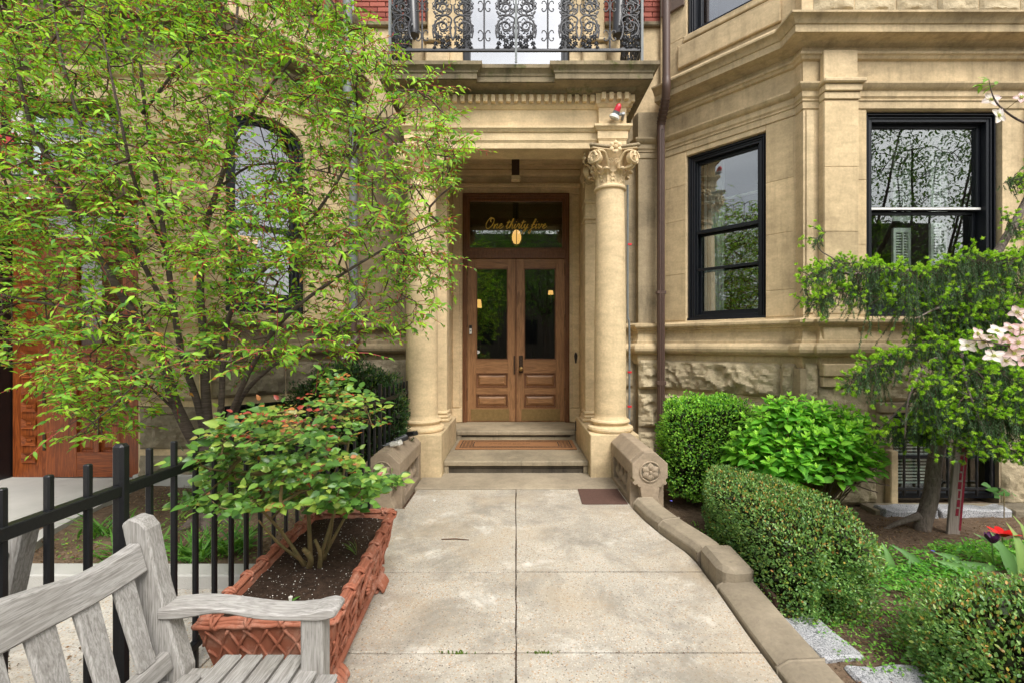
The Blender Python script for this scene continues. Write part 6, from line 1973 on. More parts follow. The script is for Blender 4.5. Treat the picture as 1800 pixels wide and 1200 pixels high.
obj('shoots', red, M['redbud'], tree, kind='stuff')
scatter('leaves', T_leaf(1, .42, .12, .26), np.array(pos), basis(np.array(D), np.array(N)), np.array(SZ), np.array(TI), M['leaf'], tree, tip=((.38, .34, .04), .22), singles=300)
m = MB()
for k in range(5): a = k*1.3; m.tube([(-2.43, 3.6, .12), (-2.43+.12*math.cos(a), 3.6+.12*math.sin(a), .06), (-2.43+.22*math.cos(a), 3.6+.22*math.sin(a), .0)], [.06, .045, .02], 8)
obj('root_flare', m, M['cherry_bark'], tree, smooth='all')

# leafy shell shrubs
def shell(rg, n, c, h, pw=4.0, jit=.04, inner=.25, bot=-.9, lump=.05):
    d = rnd_unit(rg, n*2); d = d[d[:, 2] > bot][:n]
    r = (np.abs(d[:, 0])**pw+np.abs(d[:, 1])**pw+np.abs(d[:, 2])**pw)**(-1/pw)
    q = d*r[:, None]
    lm = np.array([noise.noise(Vector(v*2.6)+Vector(c)) for v in d])
    lm2 = np.array([noise.noise(Vector(v*8)+Vector(c)) for v in d])
    sc = 1+lump*lm*1.6+lump*lm2*.8-np.abs(rg.normal(size=len(d)))*jit
    dp = np.where(rg.rand(len(d)) < inner, rg.uniform(.78, 1, len(d)), 1)
    p = q*(sc*dp)[:, None]
    nrm = np.sign(q)*np.abs(q)**(pw-1); nrm /= np.linalg.norm(nrm, axis=1, keepdims=True)
    return p, nrm
def shrub(name, label, c, h, n, size, cols, wts, mat, tmpl, seed, pw=4., lump=.05, jit=.04, rotz=0, taper=None, core=True, cat='shrub', group=None, up=.5, tip=None, tint_fn=None, bot=-.9, singles=0, inner=.25):
    rg = np.random.RandomState(seed)
    t = thing(name, (c[0], c[1], c[2]-h[2]), label, cat, group)
    p, nrm = shell(rg, n, c, h, pw, jit, inner, bot, lump)
    H = np.array(h)
    W = p*H; nn = nrm/H; nn /= np.linalg.norm(nn, axis=1, keepdims=True)
    if taper is not None: W = taper(W)
    cr, sr = math.cos(rotz), math.sin(rotz)
    Rz = np.array([[cr, -sr, 0], [sr, cr, 0], [0, 0, 1]])
    W = W@Rz.T+np.array(c); nn = nn@Rz.T
    D = nn*.9+rg.normal(size=W.shape)*.65+UP*up
    N = nn*.8+UP*.5+rg.normal(size=W.shape)*.6
    ti = pick_tint(rg, len(W), cols, wts)
    if tint_fn is not None: ti = tint_fn(rg, W, nn, ti)
    s = rg.uniform(.7, 1.15, len(W))*size
    scatter('leaves', tmpl, W, basis(D, N), s, ti, mat, t, tip=tip, singles=singles)
    if core:
        m = MB()
        for k in range(160):
            i = rg.randint(len(W)); e = W[i]
            base = np.array([c[0]+(e[0]-c[0])*.35+rg.normal()*.02, c[1]+(e[1]-c[1])*.35, c[2]-h[2]+.02])
            mid = base+(e-base)*.55+rg.normal(size=3)*.03
            m.tube([tuple(base), tuple(mid), tuple(e)], [.006, .004, .0015], 4, cap=False)
        obj('branches', m, M['twig_bark'], t, kind='stuff')
        # dense dead twig mass inside
        p2, n2 = shell(rg, int(n*.35), c, h, pw, .0, 0, bot, lump)
        W2 = p2*H*rg.uniform(.55, .86, len(p2))[:, None]
        if taper is not None: W2 = taper(W2)
        W2 = W2@Rz.T+np.array(c)
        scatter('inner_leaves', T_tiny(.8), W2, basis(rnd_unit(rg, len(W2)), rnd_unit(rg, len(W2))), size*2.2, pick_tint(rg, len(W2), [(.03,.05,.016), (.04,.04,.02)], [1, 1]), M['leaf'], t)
    return t
# tall clipped light green box against the bay
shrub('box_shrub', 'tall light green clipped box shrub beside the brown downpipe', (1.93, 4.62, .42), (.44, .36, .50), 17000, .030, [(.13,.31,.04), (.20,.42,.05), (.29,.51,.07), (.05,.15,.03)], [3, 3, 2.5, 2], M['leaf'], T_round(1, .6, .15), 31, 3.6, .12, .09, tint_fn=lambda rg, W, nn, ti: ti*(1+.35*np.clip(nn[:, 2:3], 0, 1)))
# yew behind the fence
shrub('yew_shrub', 'dark green yew shrub behind the far end of the fence', (-1.72, 4.72, .62), (.60, .42, .62), 12000, .040, [(.018,.055,.016), (.03,.085,.02), (.05,.12,.022), (.16,.26,.03)], [4, 4, 2, .7], M['leaf_gloss'], T_round(1, .28, .1), 32, 2.6, .12, .09, up=.7)
# long hedge along the kerb
def tp1(W):
    W = W.copy(); q = W[:, 1]/.78; W[:, 0] *= 1-.15*q-.35*q*q; W[:, 0] -= .11*np.clip(-q, 0, 1)**2; return W
hc = [(.085,.19,.05), (.14,.28,.07), (.24,.39,.11), (.20,.26,.04), (.40,.30,.06), (.30,.16,.05)]
def gold(rg, W, nn, ti):
    top = np.clip(nn[:, 2], 0, 1)
    k = rg.rand(len(W)) < top*.10
    ti[k] = np.array([.40, .24, .06])*rg.uniform(.7, 1.3, (k.sum(), 1)); return ti
shrub('holly_hedge', 'long low clipped hedge with small dark glossy leaves along the right kerb', (1.80, 3.20, .13), (.335, .80, .29), 34000, .0185, hc, [3, 4, 3, 1.0, .22, .12], M['leaf_gloss'], T_round(1, .62, .15), 33, 8, .075, .055, taper=tp1, cat='hedge', group='low clipped hedges', tint_fn=gold, bot=-.97)
shrub('holly_hedge', 'low clipped hedge filling the bottom right corner', (2.60, 1.95, .05), (.80, .33, .27), 32000, .0195, hc, [3, 4, 3, 1.0, .3, .2], M['leaf_gloss'], T_round(1, .62, .15), 34, 7, .075, .055, taper=lambda W: np.stack([W[:, 0]+.20*W[:, 1], W[:, 1], W[:, 2]], 1), cat='hedge', group='low clipped hedges', tint_fn=gold, bot=-.97)

# broad-leaved bright shrub (hydrangea)
rg = np.random.RandomState(44)
hy = thing('hydrangea_shrub', (2.45, 4.05, -.1), 'bright green broad-leaved shrub between the box shrub and the spruce', 'shrub')
pos = []; D = []; N = []; SZ = []; TI = []
c = np.array([2.50, 3.95, .58]); h = np.array([.60, .38, .42])
ns = 400; d = rnd_unit(rg, ns*2); d = d[(d[:, 2] > -.55)][:ns]
tips = c+d*h*rg.uniform(.62, 1.08, (len(d), 1))
tips[:, 2] = np.maximum(tips[:, 2], .08)
m = MB()
for tp in tips:
    b = np.array([2.5+rg.normal()*.08, 4.05+rg.normal()*.06, -.1]); mid = b+(tp-b)*.6+np.array([0, 0, -.03])
    m.tube(cat_rom([tuple(b), tuple(mid), tuple(tp)], 3), [.006, .005, .005, .004, .003, .0025, .002][:7], 4, cap=False)
    ax = tp-mid; ax /= np.linalg.norm(ax); ax = ax*.6+UP*.5; ax /= np.linalg.norm(ax)
    e1 = np.cross(ax, [1, 0, 0.1]); e1 /= np.linalg.norm(e1); e2 = np.cross(ax, e1); ph = rg.uniform(0, 6)
    for w, (dn, sz, op) in enumerate(((0, .045, .5), (.025, .085, 1.3), (.06, .108, 2.0), (.10, .102, 2.6))):
        for q in range(2 if w else 3):
            a = ph+w*1.57+q*math.pi*(1 if w else .67)
            dd = ax*(1/op-.45*w/3)+(e1*math.cos(a)+e2*math.sin(a))+rg.normal(size=3)*.12
            pos.append(tp-ax*dn); D.append(dd); N.append(ax*.9+UP*.5+rg.normal(size=3)*.2+np.array([0, -.5, 0])); SZ.append(sz*rg.uniform(.8, 1.15))
            TI.append(np.array([(.22,.50,.045), (.15,.41,.035), (.09,.28,.03), (.34,.62,.07)][3 if w == 0 else rg.choice(3)])*rg.uniform(.85, 1.15))
obj('stems', m, M['stem'], hy, kind='stuff')
scatter('leaves', T_leaf(1, .60, .08, .16, 4), np.array(pos), basis(np.array(D), np.array(N)), np.array(SZ), np.array(TI), M['leaf'], hy, singles=300)
m = MB()
for k in range(7):
    a = P(1480+rg.uniform(-25, 25), 850+rg.uniform(-10, 10), 3.7)
    m.tube(cat_rom([(2.6, 3.9, -.12), tuple(a), tuple(np.array(a)+np.array([rg.uniform(.0, .25), rg.uniform(-.15, .1), rg.uniform(-.08, .15)]))], 4), .005, 5)
obj('bare_twig', m, M['twig_bark'], hy)

# weeping spruce
rg = np.random.RandomState(9)
sp = thing('spruce_tree', (3.45, 3.95, -.13), 'weeping spruce with drooping sprays and lime green new tips at the right', 'tree')
spl = [
 ([P(1622,945,3.93), P(1622,920,3.93), P(1636,870,3.93), P(1645,800,3.95), P(1665,740,3.95), P(1690,640,3.95), P(1715,540,3.95), P(1745,460,3.95), P(1790,380,4.0), P(1840,280,4.0)], .068, .025),
 LM([(1705,560,3.95), (1660,490,3.85), (1580,475,3.75), (1500,482,3.65), (1450,470,3.6), (1418,486,3.55)], .022, .004),
 LM([(1500,482,3.65), (1465,455,3.6), (1442,440,3.58), (1436,418,3.55)], .006, .003),
 LM([(1740,470,3.95), (1800,450,3.8), (1870,460,3.7)], .02, .008),
 LM([(1695,620,3.95), (1640,600,3.8), (1560,625,3.65), (1500,675,3.6)], .018, .004),
 LM([(1680,680,3.95), (1620,690,3.8), (1570,730,3.6), (1540,760,3.5)], .018, .004),
 LM([(1695,620,3.95), (1760,610,3.5), (1830,650,3.3)], .018, .006),
 LM([(1705,560,3.95), (1660,540,3.6), (1610,560,3.4)], .018, .004),
 LM([(1690,640,3.95), (1690,620,3.5), (1700,680,3.2), (1740,780,3.1)], .016, .004),
 LM([(1665,740,3.95), (1720,720,3.5), (1790,760,3.4), (1850,820,3.4)], .016, .004),
 LM([(1690,640,3.95), (1640,630,3.5), (1600,690,3.3), (1590,770,3.25)], .014, .004),
]
layers = [  # photographed tiers of boughs: outline, near and far distance, how many, how far the sprays hang
 ([(1420,487),(1475,466),(1545,470),(1600,482),(1640,476),(1695,452),(1765,456),(1850,450)], 3.45, 4.15, 330, (.14, .42)),
 ([(1420,528),(1450,522),(1480,505),(1560,520),(1640,520),(1720,500),(1820,505)], 3.45, 4.1, 170, (.10, .30)),
 ([(1482,688),(1530,640),(1585,622),(1655,604),(1745,618),(1830,640)], 3.35, 3.95, 230, (.10, .30)),
 ([(1610,690),(1655,668),(1745,645),(1820,690)], 3.15, 3.7, 190, (.16, .38)),
 ([(1535,757),(1601,750),(1650,760)], 3.4, 3.7, 90, (.06, .16)),
 ([(1640,735),(1700,725),(1770,730),(1840,760)], 3.1, 3.6, 150, (.10, .26)),
 ([(1675,795),(1735,780),(1800,800),(1850,820)], 3.1, 3.4, 70, (.04, .10)),
 ([(1690,560),(1760,540),(1840,560)], 3.5, 4.0, 130, (.12, .32)),
 ([(1590,520),(1660,545),(1740,540)], 3.6, 4.1, 120, (.14, .34)),
 ([(1600,590),(1680,580),(1800,590)], 3.6, 4.1, 120, (.14, .30)),
 ([(1640,640),(1700,610),(1790,600)], 3.3, 3.9, 130, (.12, .30)),
 ([(1620,720),(1680,700),(1760,690),(1840,720)], 3.1, 3.6, 120, (.14, .30)),
 ([(1765,320),(1790,310),(1830,300)], 3.8, 4.1, 24, (.06, .16)),
 ([(1765,380),(1790,400),(1840,395)], 3.8, 4.1, 26, (.06, .18)),
]
T = []; HG = []
for pl_s, ya, yb, n_, hg in layers:
    q = cat_rom([(x, y, 0) for x, y in pl_s], 8)
    for _ in range(n_):
        u = rg.rand()**.8*(len(q)-1.001); i = int(u); p = q[i].lerp(q[i+1], u-i)
        T.append(P(p.x+rg.normal()*4, p.y+abs(rg.normal())*9-4, rg.uniform(ya, yb))); HG.append(rg.uniform(*hg)*max(.25, .75+1.3*noise.noise(Vector((p.x/38., p.y/50., 3))))*min(1, .35+u/len(q)*3))
for px, py in ((1415,487), (1436,425), (1442,412), (1440,432), (1421,528)):
    for _ in range(2): T.append(P(px+rg.uniform(-3, 4), py-4, rg.uniform(3.5, 3.6))); HG.append(.06)
T = np.array(T)
big, small, dr_ = grow(spl, T, rg, .11, .02, .12, .0014, .42)
obj('trunk', big, M['spruce_bark'], sp, smooth='all'); obj('twigs', small, M['twig_bark'], sp, kind='stuff')
pos = []; D = []; N = []; SZ = []; TI = []; lp = []; ld = []; lt = []; ls = []
tw = MB()
axis = np.array([3.6, 3.9])
for i, t_ in enumerate(T):
    out = np.array([t_[0]-axis[0], t_[1]-axis[1], 0.]); out /= np.linalg.norm(out)+1e-6
    for b in range(3):
        hang = b < 2
        L_ = HG[i]*rg.uniform(.6, 1.1) if hang else rg.uniform(.05, .10)
        if hang:
            dirn = out*rg.uniform(.0, .35)+rg.normal(size=3)*.22; dirn[2] = -1
        else:
            dirn = out*rg.uniform(.3, .9)+rg.normal(size=3)*.45; dirn[2] = rg.uniform(-.1, .6)
        dirn /= np.linalg.norm(dirn)
        p0 = t_+rg.normal(size=3)*.012
        nn_ = int(L_*400)+4
        u = np.sort(rg.rand(nn_)); q = p0+dirn[None]*(u*L_)[:, None]
        ax = np.tile(dirn, (nn_, 1))
        rdm = rnd_unit(rg, nn_); rdm -= ax*np.sum(rdm*ax, 1, keepdims=True); rdm /= np.linalg.norm(rdm, axis=1, keepdims=True)
        dn = ax*.9+rdm*.8
        pos.append(q); D.append(dn); N.append(rnd_unit(rg, nn_)); SZ.append(rg.uniform(.017, .026, nn_))
        base = np.array([(.075,.15,.06), (.095,.18,.075), (.055,.115,.045)][rg.randint(3)])
        TI.append(base[None]*rg.uniform(.75, 1.3, (nn_, 1)))
        tw.tube([tuple(p0), tuple(p0+dirn*L_)], [.0028, .0012], 3, cap=False)
        if rg.rand() < (.28 if hang else .95):
            e = q[-1]; k2 = 1+(not hang)*(1+(rg.rand() < .4))
            for _ in range(k2):
                d2 = dirn*.7+rg.normal(size=3)*.5; d2 /= np.linalg.norm(d2); ln = rg.uniform(.018, .034); nk = 46
                e2 = e+rg.normal(size=3)*.022*(_ > 0)
                u2 = rg.rand(nk); q2 = e2+d2[None]*(u2*ln)[:, None]
                ax = np.tile(d2, (nk, 1)); rdm = rnd_unit(rg, nk); rdm -= ax*np.sum(rdm*ax, 1, keepdims=True); rdm /= np.linalg.norm(rdm, axis=1, keepdims=True)
                lp.append(q2); ld.append(ax*.8+rdm*.9); ls.append(rg.uniform(.015, .022, nk)); lt.append(np.array([(.36,.62,.035), (.28,.54,.03), (.46,.68,.07)][rg.randint(3)])[None]*rg.uniform(.85, 1.15, (nk, 1)))
pos, D, N, SZ, TI = map(np.concatenate, (pos, D, N, SZ, TI))
scatter('needles', T_needle(), pos, basis(D, N), SZ, TI, M['needle'], sp)
lp, ld, ls, lt = map(np.concatenate, (lp, ld, ls, lt))
scatter('new_tips', (T_needle()[0]*np.array([1, 1.7, 1]), T_needle()[1]), lp, basis(ld, rnd_unit(rg, len(lp))), ls, lt, M['needle'], sp)
obj('sprays', tw, M['twig_bark'], sp, kind='stuff')
m = MB()
for a in (2.9,): m.tube(cat_rom([(3.48, 3.92, -.02), (3.48+.12*math.cos(a), 3.92+.12*math.sin(a), -.08), (3.48+.22*math.cos(a), 3.92+.22*math.sin(a), -.135), (3.48+.32*math.cos(a), 3.92+.32*math.sin(a), -.2)], 4), [.034-.0022*i for i in range(13)], 8)
obj('root', m, M['spruce_bark'], sp, smooth='all')
t = thing('tree_stake', (3.75, 3.85, -.15), 'grey wooden stake with faded red painted edge leaning beside the spruce trunk', 'stake')
F = Matrix.Translation((3.66, 3.82, -.2)) @ Matrix.Rotation(R(5), 4, 'Y')
m = MB(); m.box(-.052, .052, -.012, .012, 0, .95, F, ch=.004); obj('plank', m, M['stake'], t)
M['redpaint'] = simple('faded_red_paint', (.17, .018, .03), .85, .1, .6, 60, .2)
m = MB(); m.box(.035, .0535, -.0135, -.0122, .1, .95, F)
for k in range(9): m.box(-.004+.004*(k % 3), .022+.004*(k % 2), -.0134, -.0123, .22+k*.075, .22+k*.075+.06, F)
obj('red_stripe', m, M['redpaint'], t)

# dogwood reaching in from the right
rg = np.random.RandomState(77)
dg = thing('dogwood_tree', (3.9, 1.9, -.05), 'pink and white flowering dogwood branches reaching in from the right edge', 'tree')
dl = [([(3.5,2.0,-.05), (3.45,2.0,.6), (3.4,2.0,1.3), (3.3,2.05,1.9), (3.2,2.1,2.6), (3.2,2.1,3.4)], .05, .02),
      LM([(2285,620,2.02), (2080,600,2.0), (1880,590,2.0), (1800,610,2.0), (1735,600,2.0), (1700,598,1.98)], .009, .0015),
      LM([(2250,300,2.05), (2050,260,2.0), (1880,240,2.0), (1800,216,2.0), (1760,190,2.0), (1745,168,2.0), (1738,140,2.0)], .008, .0012)]
fl = [(1700,603,.95), (1728,597,.9), (1718,583,.8), (1752,578,.9), (1747,621,1.0), (1768,630,.9), (1783,617,.95), (1765,592,.7), (1790,598,.9), (1800,630,.9), (1795,575,.9), (1775,573,.8), (1788,545,.8), (1800,560,.9), (1812,600,.9), (1740,590,.7), (1742,172,1.0), (1755,200,1.0), (1795,168,.7)]
T = np.array([P(x, y+4, 2.0+rg.uniform(-.05, .05)) for x, y, s in fl]+[P(1725,150,2.0), P(1735,140,2.0), P(1712,153,2.0), P(1750,150,2.0)])
big, small, dr_ = grow(dl, T, rg, .06, .006, -.02, .0012, .4)
obj('trunk', big, M['cherry_bark'], dg, smooth='all'); obj('twigs', small, M['stem'], dg, kind='stuff')
def bract():
    vs = []; nu, nv = 6, 6
    for j in range(nv+1):
        v = j/nv
        w = .40*math.sin(math.pi*min(.93, v**.75*.86+.06))
        for i in range(nu+1):
            u = i/nu*2-1
            x = v*(1-.10*(v > .95)*(1-abs(u)))
            vs.append((x, u*w, .10*u*u+.10*v-.12*v*v))
    return np.array(vs), [(j*(nu+1)+i, j*(nu+1)+i+1, (j+1)*(nu+1)+i+1, (j+1)*(nu+1)+i) for j in range(nv) for i in range(nu)]
bv, bf = bract()
for k, (x, y, s) in enumerate(fl):
    c0 = T[k]
    nrm = np.array([-.35+rg.normal()*.3, -.85+rg.normal()*.2, (.55 if y > 400 else .1)+rg.normal()*.3]); nrm /= np.linalg.norm(nrm)
    e1 = np.cross(nrm, [0, 0, 1]); e1 /= np.linalg.norm(e1); e2 = np.cross(nrm, e1); ph = rg.uniform(0, 1.5)
    pink = rg.uniform(.0, .5) if x < 1760 else rg.uniform(.3, .9)
    pos = []; D = []
    for q in range(4):
        a = ph+q*math.pi/2; D.append(e1*math.cos(a)+e2*math.sin(a)); pos.append(c0)
    ti = np.tile(np.array([.80, .78-.18*pink, .76-.12*pink]), (4, 1))
    scatter('blossom', (bv, bf), np.array(pos), basis(np.array(D), np.tile(nrm, (4, 1))), np.full(4, .041*s), ti, M['petal'], dg, tip=((.75, .32, .42), .2+.3*pink), kind=None)
    m = MB()
    for q in range(12): a = q*2.4; r = .0028*math.sqrt(q)*.8; p = c0+e1*r*math.cos(a)+e2*r*math.sin(a); m.tube([tuple(p), tuple(p+nrm*.006)], .0018, 5)
    obj('blossom_centre', m, M.setdefault('ycen', simple('yellow_green_centre', (.35, .38, .06), .6)), dg)
pos = []; D = []
for k in range(len(fl), len(T)):
    for q in range(3): pos.append(T[k]); D.append(rg.normal(size=3)+np.array([-.3, 0, .2]))
scatter('leaf', T_leaf(1, .5, .1, .2), np.array(pos), basis(np.array(D), np.tile([0, -.5, 1.], (len(pos), 1))), rg.uniform(.03, .05, len(pos)), pick_tint(rg, len(pos), [(.18,.34,.05)], [1]), M['leaf'], dg, kind=None)

# tulips
def tulip(px, py, Y, col, lab, open_=False, zb=-.06):
    h = P(px, py, Y); t = thing('tulip', (h[0]+.02, h[1], zb), lab, 'tulip')
    m = MB(); m.tube(cat_rom([(h[0]+.045, h[1]+.02, zb), (h[0]+.015, h[1]+.01, (zb+h[2])/2), (h[0], h[1], h[2])], 6), .0045, 7); obj('stem', m, M['tulipgreen'], t, smooth='all')
    for q in range(6):
        a = q*math.pi/3; F = Matrix.Translation(h) @ Matrix.Rotation(a, 4, 'Z')
        op = (.85 if open_ else .12)*(1 if q % 2 else .7)
        def fn(u, v):
            w = .030*math.sin(math.pi*(.12+.84*v))**.7*(1 if not open_ else 1.15)
            rr_ = .008+.028*math.sin(v*1.9)*(1-.1*(not open_))+op*.07*v*v
            a_ = (u-.5)*2*w/max(.018, rr_)*.5
            return (rr_*math.cos(a_*.9), rr_*math.sin(a_*.9)+(u-.5)*w*.6, (.062 if not open_ else .055)*v-.02*op*v**3)
        m = MB(); m.grid(fn, 6, 8, F); obj('petal', m, col, t, smooth='all')
M['tulipgreen'] = simple('tulip_green', (.12, .24, .06), .5, .3, .2, 30)
M['tulipred'] = simple('tulip_red', (.55, .012, .012), .45, .3, .25, 30)
M['tulippurple'] = simple('tulip_purple', (.075, .015, .075), .45, .3, .4, 40)
tulip(1762, 942, 3.1, M['tulipred'], 'open red tulip above the bottom right hedge', True)
tulip(1744, 953, 3.05, M['tulippurple'], 'dark purple tulip just left of the open red one')
rg = np.random.RandomState(55)
tl2 = thing('tulip_leaves', (2.9, 2.7, -.06), 'broad pale green tulip leaves at the right edge behind the bottom hedge', 'plant')
Lf = [(1568,1000,2.55,(-.2,-.1,1),.12), (1582,1000,2.55,(.5,-.1,.6),.09), (1620,1003,2.6,(-.7,-.3,.9),.15), (1640,1000,2.6,(.5,-.5,.1),.13), (1600,1003,2.45,(.9,-.2,.05),.12), (1650,1000,2.55,(.3,-.2,.8),.09), (1700,985,2.75,(.9,-.3,.25),.16), (1720,1003,2.5,(-.9,-.3,.5),.17), (1765,1003,2.55,(-.9,-.2,.35),.18), (1795,1003,2.55,(-.6,-.1,1),.20), (1790,1005,2.5,(.1,-.1,1),.20), (1800,1003,2.6,(.3,0,1),.22), (1780,1005,2.5,(-.3,-.1,1),.17), (1812,1005,2.5,(.4,0,1),.20), (1740,1000,2.65,(-.3,-.3,.8),.12), (1690,990,2.7,(-.6,-.4,.5),.15)]
pos = np.array([(P(x, y, Y+.5)[0], Y+.5, gz(2.8, Y+.5)-.01) for x, y, Y, d, s in Lf]); D = np.array([l[3] for l in Lf], float)
scatter('leaf_mass', T_leaf(1, .30, .25, .35, 5), pos, basis(D, np.tile([.1, -1., .35], (len(Lf), 1))+rg.normal(size=(len(Lf), 3))*.2), np.array([l[4]*1.6 for l in Lf]), pick_tint(rg, len(Lf), [(.16,.32,.11), (.22,.40,.13), (.30,.42,.12)], [2, 2, 1]), M['leaf'], tl2, singles=16)
# ground cover
def cover(name, label, area, n, size, cols, wts, seed, zf, tm=None, hgt=.05, cat='ground cover', kind='stuff'):
    rg = np.random.RandomState(seed)
    x = rg.uniform(area[0], area[1], n*3); y = rg.uniform(area[2], area[3], n*3)
    k = np.array([noise.noise(Vector((a*2.2, b*2.2, seed))) for a, b in zip(x, y)])+rg.normal(size=n*3)*.12 > -.02
    x, y = x[k][:n], y[k][:n]
    z = np.array([zf(a, b) for a, b in zip(x, y)])+rg.uniform(0, hgt, len(x))
    p = np.stack([x, y, z], 1)
    d = rnd_unit(rg, len(x)); d[:, 2] = np.abs(d[:, 2])*.5
    o = scatter(name, tm or T_leaf(1, .5, .1, .15, 2), p, basis(d, np.tile(UP, (len(x), 1))+rg.normal(size=p.shape)*.4), rg.uniform(.7, 1.2, len(x))*size, pick_tint(rg, len(x), cols, wts), M['leaf'], None)
    props(o, label, cat, None, kind); return p
pv = cover('periwinkle', 'low periwinkle ground cover with blue flowers between the hedges', (2.05, 4.2, 2.4, 3.55), 6000, .034, [(.09,.28,.04), (.15,.38,.05), (.26,.48,.08)], [3, 3, 1], 61, gz, hgt=.07)
cover('ground_ivy', 'small weeds in the soil beside the right cheek wall kerb', (1.28, 1.62, 3.3, 4.1), 260, .022, [(.12,.30,.04), (.20,.38,.05)], [1, 1], 62, gz, hgt=.03)
cover('chickweed', 'bright low weeds beside the granite blocks', (1.5, 2.3, 2.0, 2.5), 1100, .020, [(.12,.32,.04), (.20,.40,.06)], [1, 1], 63, gz, hgt=.05)
cover('bed_weeds', 'low green weeds in the tree bed behind the fence', (-3.3, -1.5, 2.95, 4.6), 1500, .025, [(.10,.26,.04), (.18,.34,.05), (.30,.32,.05)], [3, 2, .6], 64, lambda x, y: .03, hgt=.05)
m_ = []
for k, (px, py) in enumerate([(1612,985), (1666,992), (1680,978), (1672,1006), (1686,1004), (1630,1002), (1753,978), (1722,968), (1596,972), (1640,968), (1180,880)]):
    Y = 1.52/((py-605)/FPX) if px > 1200 else 4.1
    p = P(px, py, Y)
    t = MB()
    for q in range(5):
        a = q*2*math.pi/5+k; t.grid(lambda u, v: (p[0]+.013*v*math.cos(a+(u-.5)*.9), p[1]+.013*v*math.sin(a+(u-.5)*.9), p[2]+.004*v), 2, 2)
    obj('periwinkle_flower', t, M.setdefault('blue', simple('periwinkle_blue', (.13, .13, .55), .6)), label='tiny blue periwinkle flower in the ground cover', cat='flower', group='blue periwinkle flowers')
def litter(name, label, area, n, seed, zf):
    o = cover(name, label, area, n, .020, [(.16,.09,.05), (.24,.14,.08), (.09,.055,.035), (.32,.24,.15)], [3, 2, 3, .7], seed, zf, T_leaf(1, .5, .2, .1, 1), .012, 'leaf litter'); return o
litter('leaf_litter', 'brown fallen leaves and bark crumbs over the soil of the right garden', (1.3, 5.0, 1.6, 4.5), 5200, 65, gz)
litter('leaf_litter', 'brown fallen leaves and crumbs on the soil of the tree bed', (-3.5, -1.45, 2.9, 4.7), 2600, 66, lambda x, y: .045)
litter('leaf_litter', 'brown leaf crumbs blown along the pavement beyond the fence', (-3.2, -1.42, 1.2, 2.68), 420, 67, lambda x, y: .003)
# strap leaves in the left bed
rg = np.random.RandomState(71)
for k, (px, Y, n, lab) in enumerate([(240, 3.05, 60, 'clump of strap-leaved daylilies behind the thick fence post'), (345, 3.0, 70, 'clump of strap-leaved daylilies left of the trough, behind the fence'), (190, 3.4, 40, 'clump of strap-leaved daylilies at the far left end of the bed'), (410, 3.1, 60, 'clump of strap-leaved daylilies close behind the rose bush')]):
    x = P(px, 900, Y)[0]
    t = thing('daylily', (x, Y, .03), lab, 'plant', 'daylily clumps in the tree bed')
    a = rg.uniform(0, 6.28, n); tl3 = rg.uniform(.3, 1.1, n)
    D = np.stack([np.cos(a)*tl3, np.sin(a)*tl3, np.ones(n)], 1)
    pos = np.stack([x+rg.normal(size=n)*.07, Y+rg.normal(size=n)*.05, np.full(n, .03)], 1)
    N = np.stack([np.cos(a), np.sin(a), np.full(n, .2)], 1)
    v, f = T_leaf(1, .075, .4, .0, 6); v = v.copy(); v[:, 2] = v[:, 2]+v[:, 0]**2*.0; v[:, 2] -= 0
    v[:, 2] += -.45*v[:, 0]**2.2*-1
    scatter('leaves', (v, f), pos, basis(D, N), rg.uniform(.16, .30, n), pick_tint(rg, n, [(.06,.17,.03), (.10,.24,.04), (.15,.30,.06)], [2, 3, 1]), M['leaf'], t)
# sapling by the basement window, low tuft of hedge twig
t = thing('sapling', P(1765, 870, 4.3), 'small seedling with jagged leaves at the foot of the wall far right', 'plant')
rg = np.random.RandomState(72)
a = rg.uniform(0, 6.28, 9); D = np.stack([np.cos(a), np.sin(a), rg.uniform(-.3, .3, 9)], 1)
base = np.array(P(1765, 865, 4.2)); pos = base+rg.normal(size=(9, 3))*np.array([.08, .02, .03])
scatter('leaves', T_leaf(1, .7, .05, .1), pos, basis(D, np.tile([0, -.7, .7], (9, 1))), rg.uniform(.07, .11, 9), pick_tint(rg, 9, [(.08,.2,.05)], [1]), M['leaf'], t)
m = MB(); m.tube([(base[0], 4.2, -.15), tuple(base)], .004, 5); obj('stem', m, M['stem'], t)

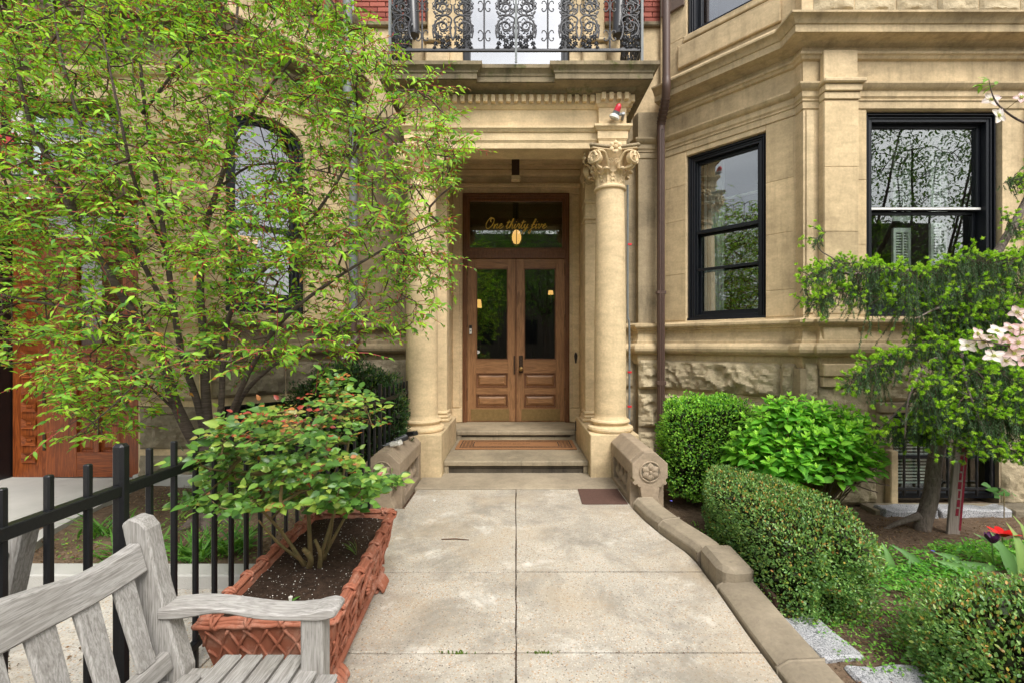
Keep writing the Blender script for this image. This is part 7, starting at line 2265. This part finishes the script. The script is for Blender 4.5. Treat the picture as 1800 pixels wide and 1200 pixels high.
# ------------------------------------------------------------------ across the street (seen only mirrored in the windows)
rg = np.random.RandomState(90)
m = MB(); m.box(-60, 60, -20, -9.05, -.35, -.12); obj('road', m, simple('asphalt', (.05, .05, .052), .85, .2, .2, 30), kind='structure')
for k, (x, y) in enumerate([(-6.5, -12), (1.5, -10), (7.5, -12), (13, -9), (18, -11), (-13, -11), (-2.5, -15), (23, -10)]):
    t = thing('street_tree', (x, y, 0), 'leafy tree across the street, mirrored in the windows, %s in its row' % ('first','second','third','fourth','fifth','sixth','seventh','eighth')[k], 'tree', 'trees across the street')
    limbs = [([(x, y, -.2), (x+.1, y, 1.5), (x, y+.1, 3.0)], .22, .16)]
    for q in range(6):
        a = q*1.05+rg.rand(); limbs.append(([(x, y, 2.6+.1*q), (x+1.0*math.cos(a), y+1.0*math.sin(a), 4.4), (x+2.0*math.cos(a), y+2*math.sin(a), 6.6+(3 if x > 10 else 0))], .10, .03))
    d = rnd_unit(rg, 260); T = np.array([x, y, 5.8+(2.5 if x > 10 else 0)])+d*np.array([3.4, 3.2, 3.2+(2.2 if x > 10 else 0)])*rg.uniform(.3, 1, (260, 1))**.5
    big, small, dr_ = grow(limbs, T, rg, .5, .08, .05, .008, .45)
    obj('trunk', big, M['cherry_bark'], t, smooth='all'); obj('twigs', small, M['twig_bark'], t, kind='stuff')
    n = 9000 if x < 10 else 5000; i = rg.randint(0, len(T), n); p = T[i]+rg.normal(size=(n, 3))*.38
    scatter('crown', T_leaf(1, .5, .1, .2, 2), p, basis(rnd_unit(rg, n), np.tile(UP, (n, 1))+rg.normal(size=(n, 3))*.4), rg.uniform(.12, .2, n), pick_tint(rg, n, [(.07,.16,.03), (.12,.22,.04)], [1, 1]), M['leaf'], t)
t = thing('row_house', (0, -34, 0), 'grey stone row house across the street, mirrored in the windows', 'building')
m = MB(); m.box(-40, 40, -40, -34, -.3, 13); obj('wall', m, simple('far_stone', (.12, .10, .08), .9, .1, .2, 3), t)
for r_ in range(3):
    for k in range(16):
        m = MB(); m.box(-36+k*4.6, -34.6+k*4.6, -33.99, -33.95, 1.5+r_*4, 4.0+r_*4); obj('window', m, M['black_frame'], t)
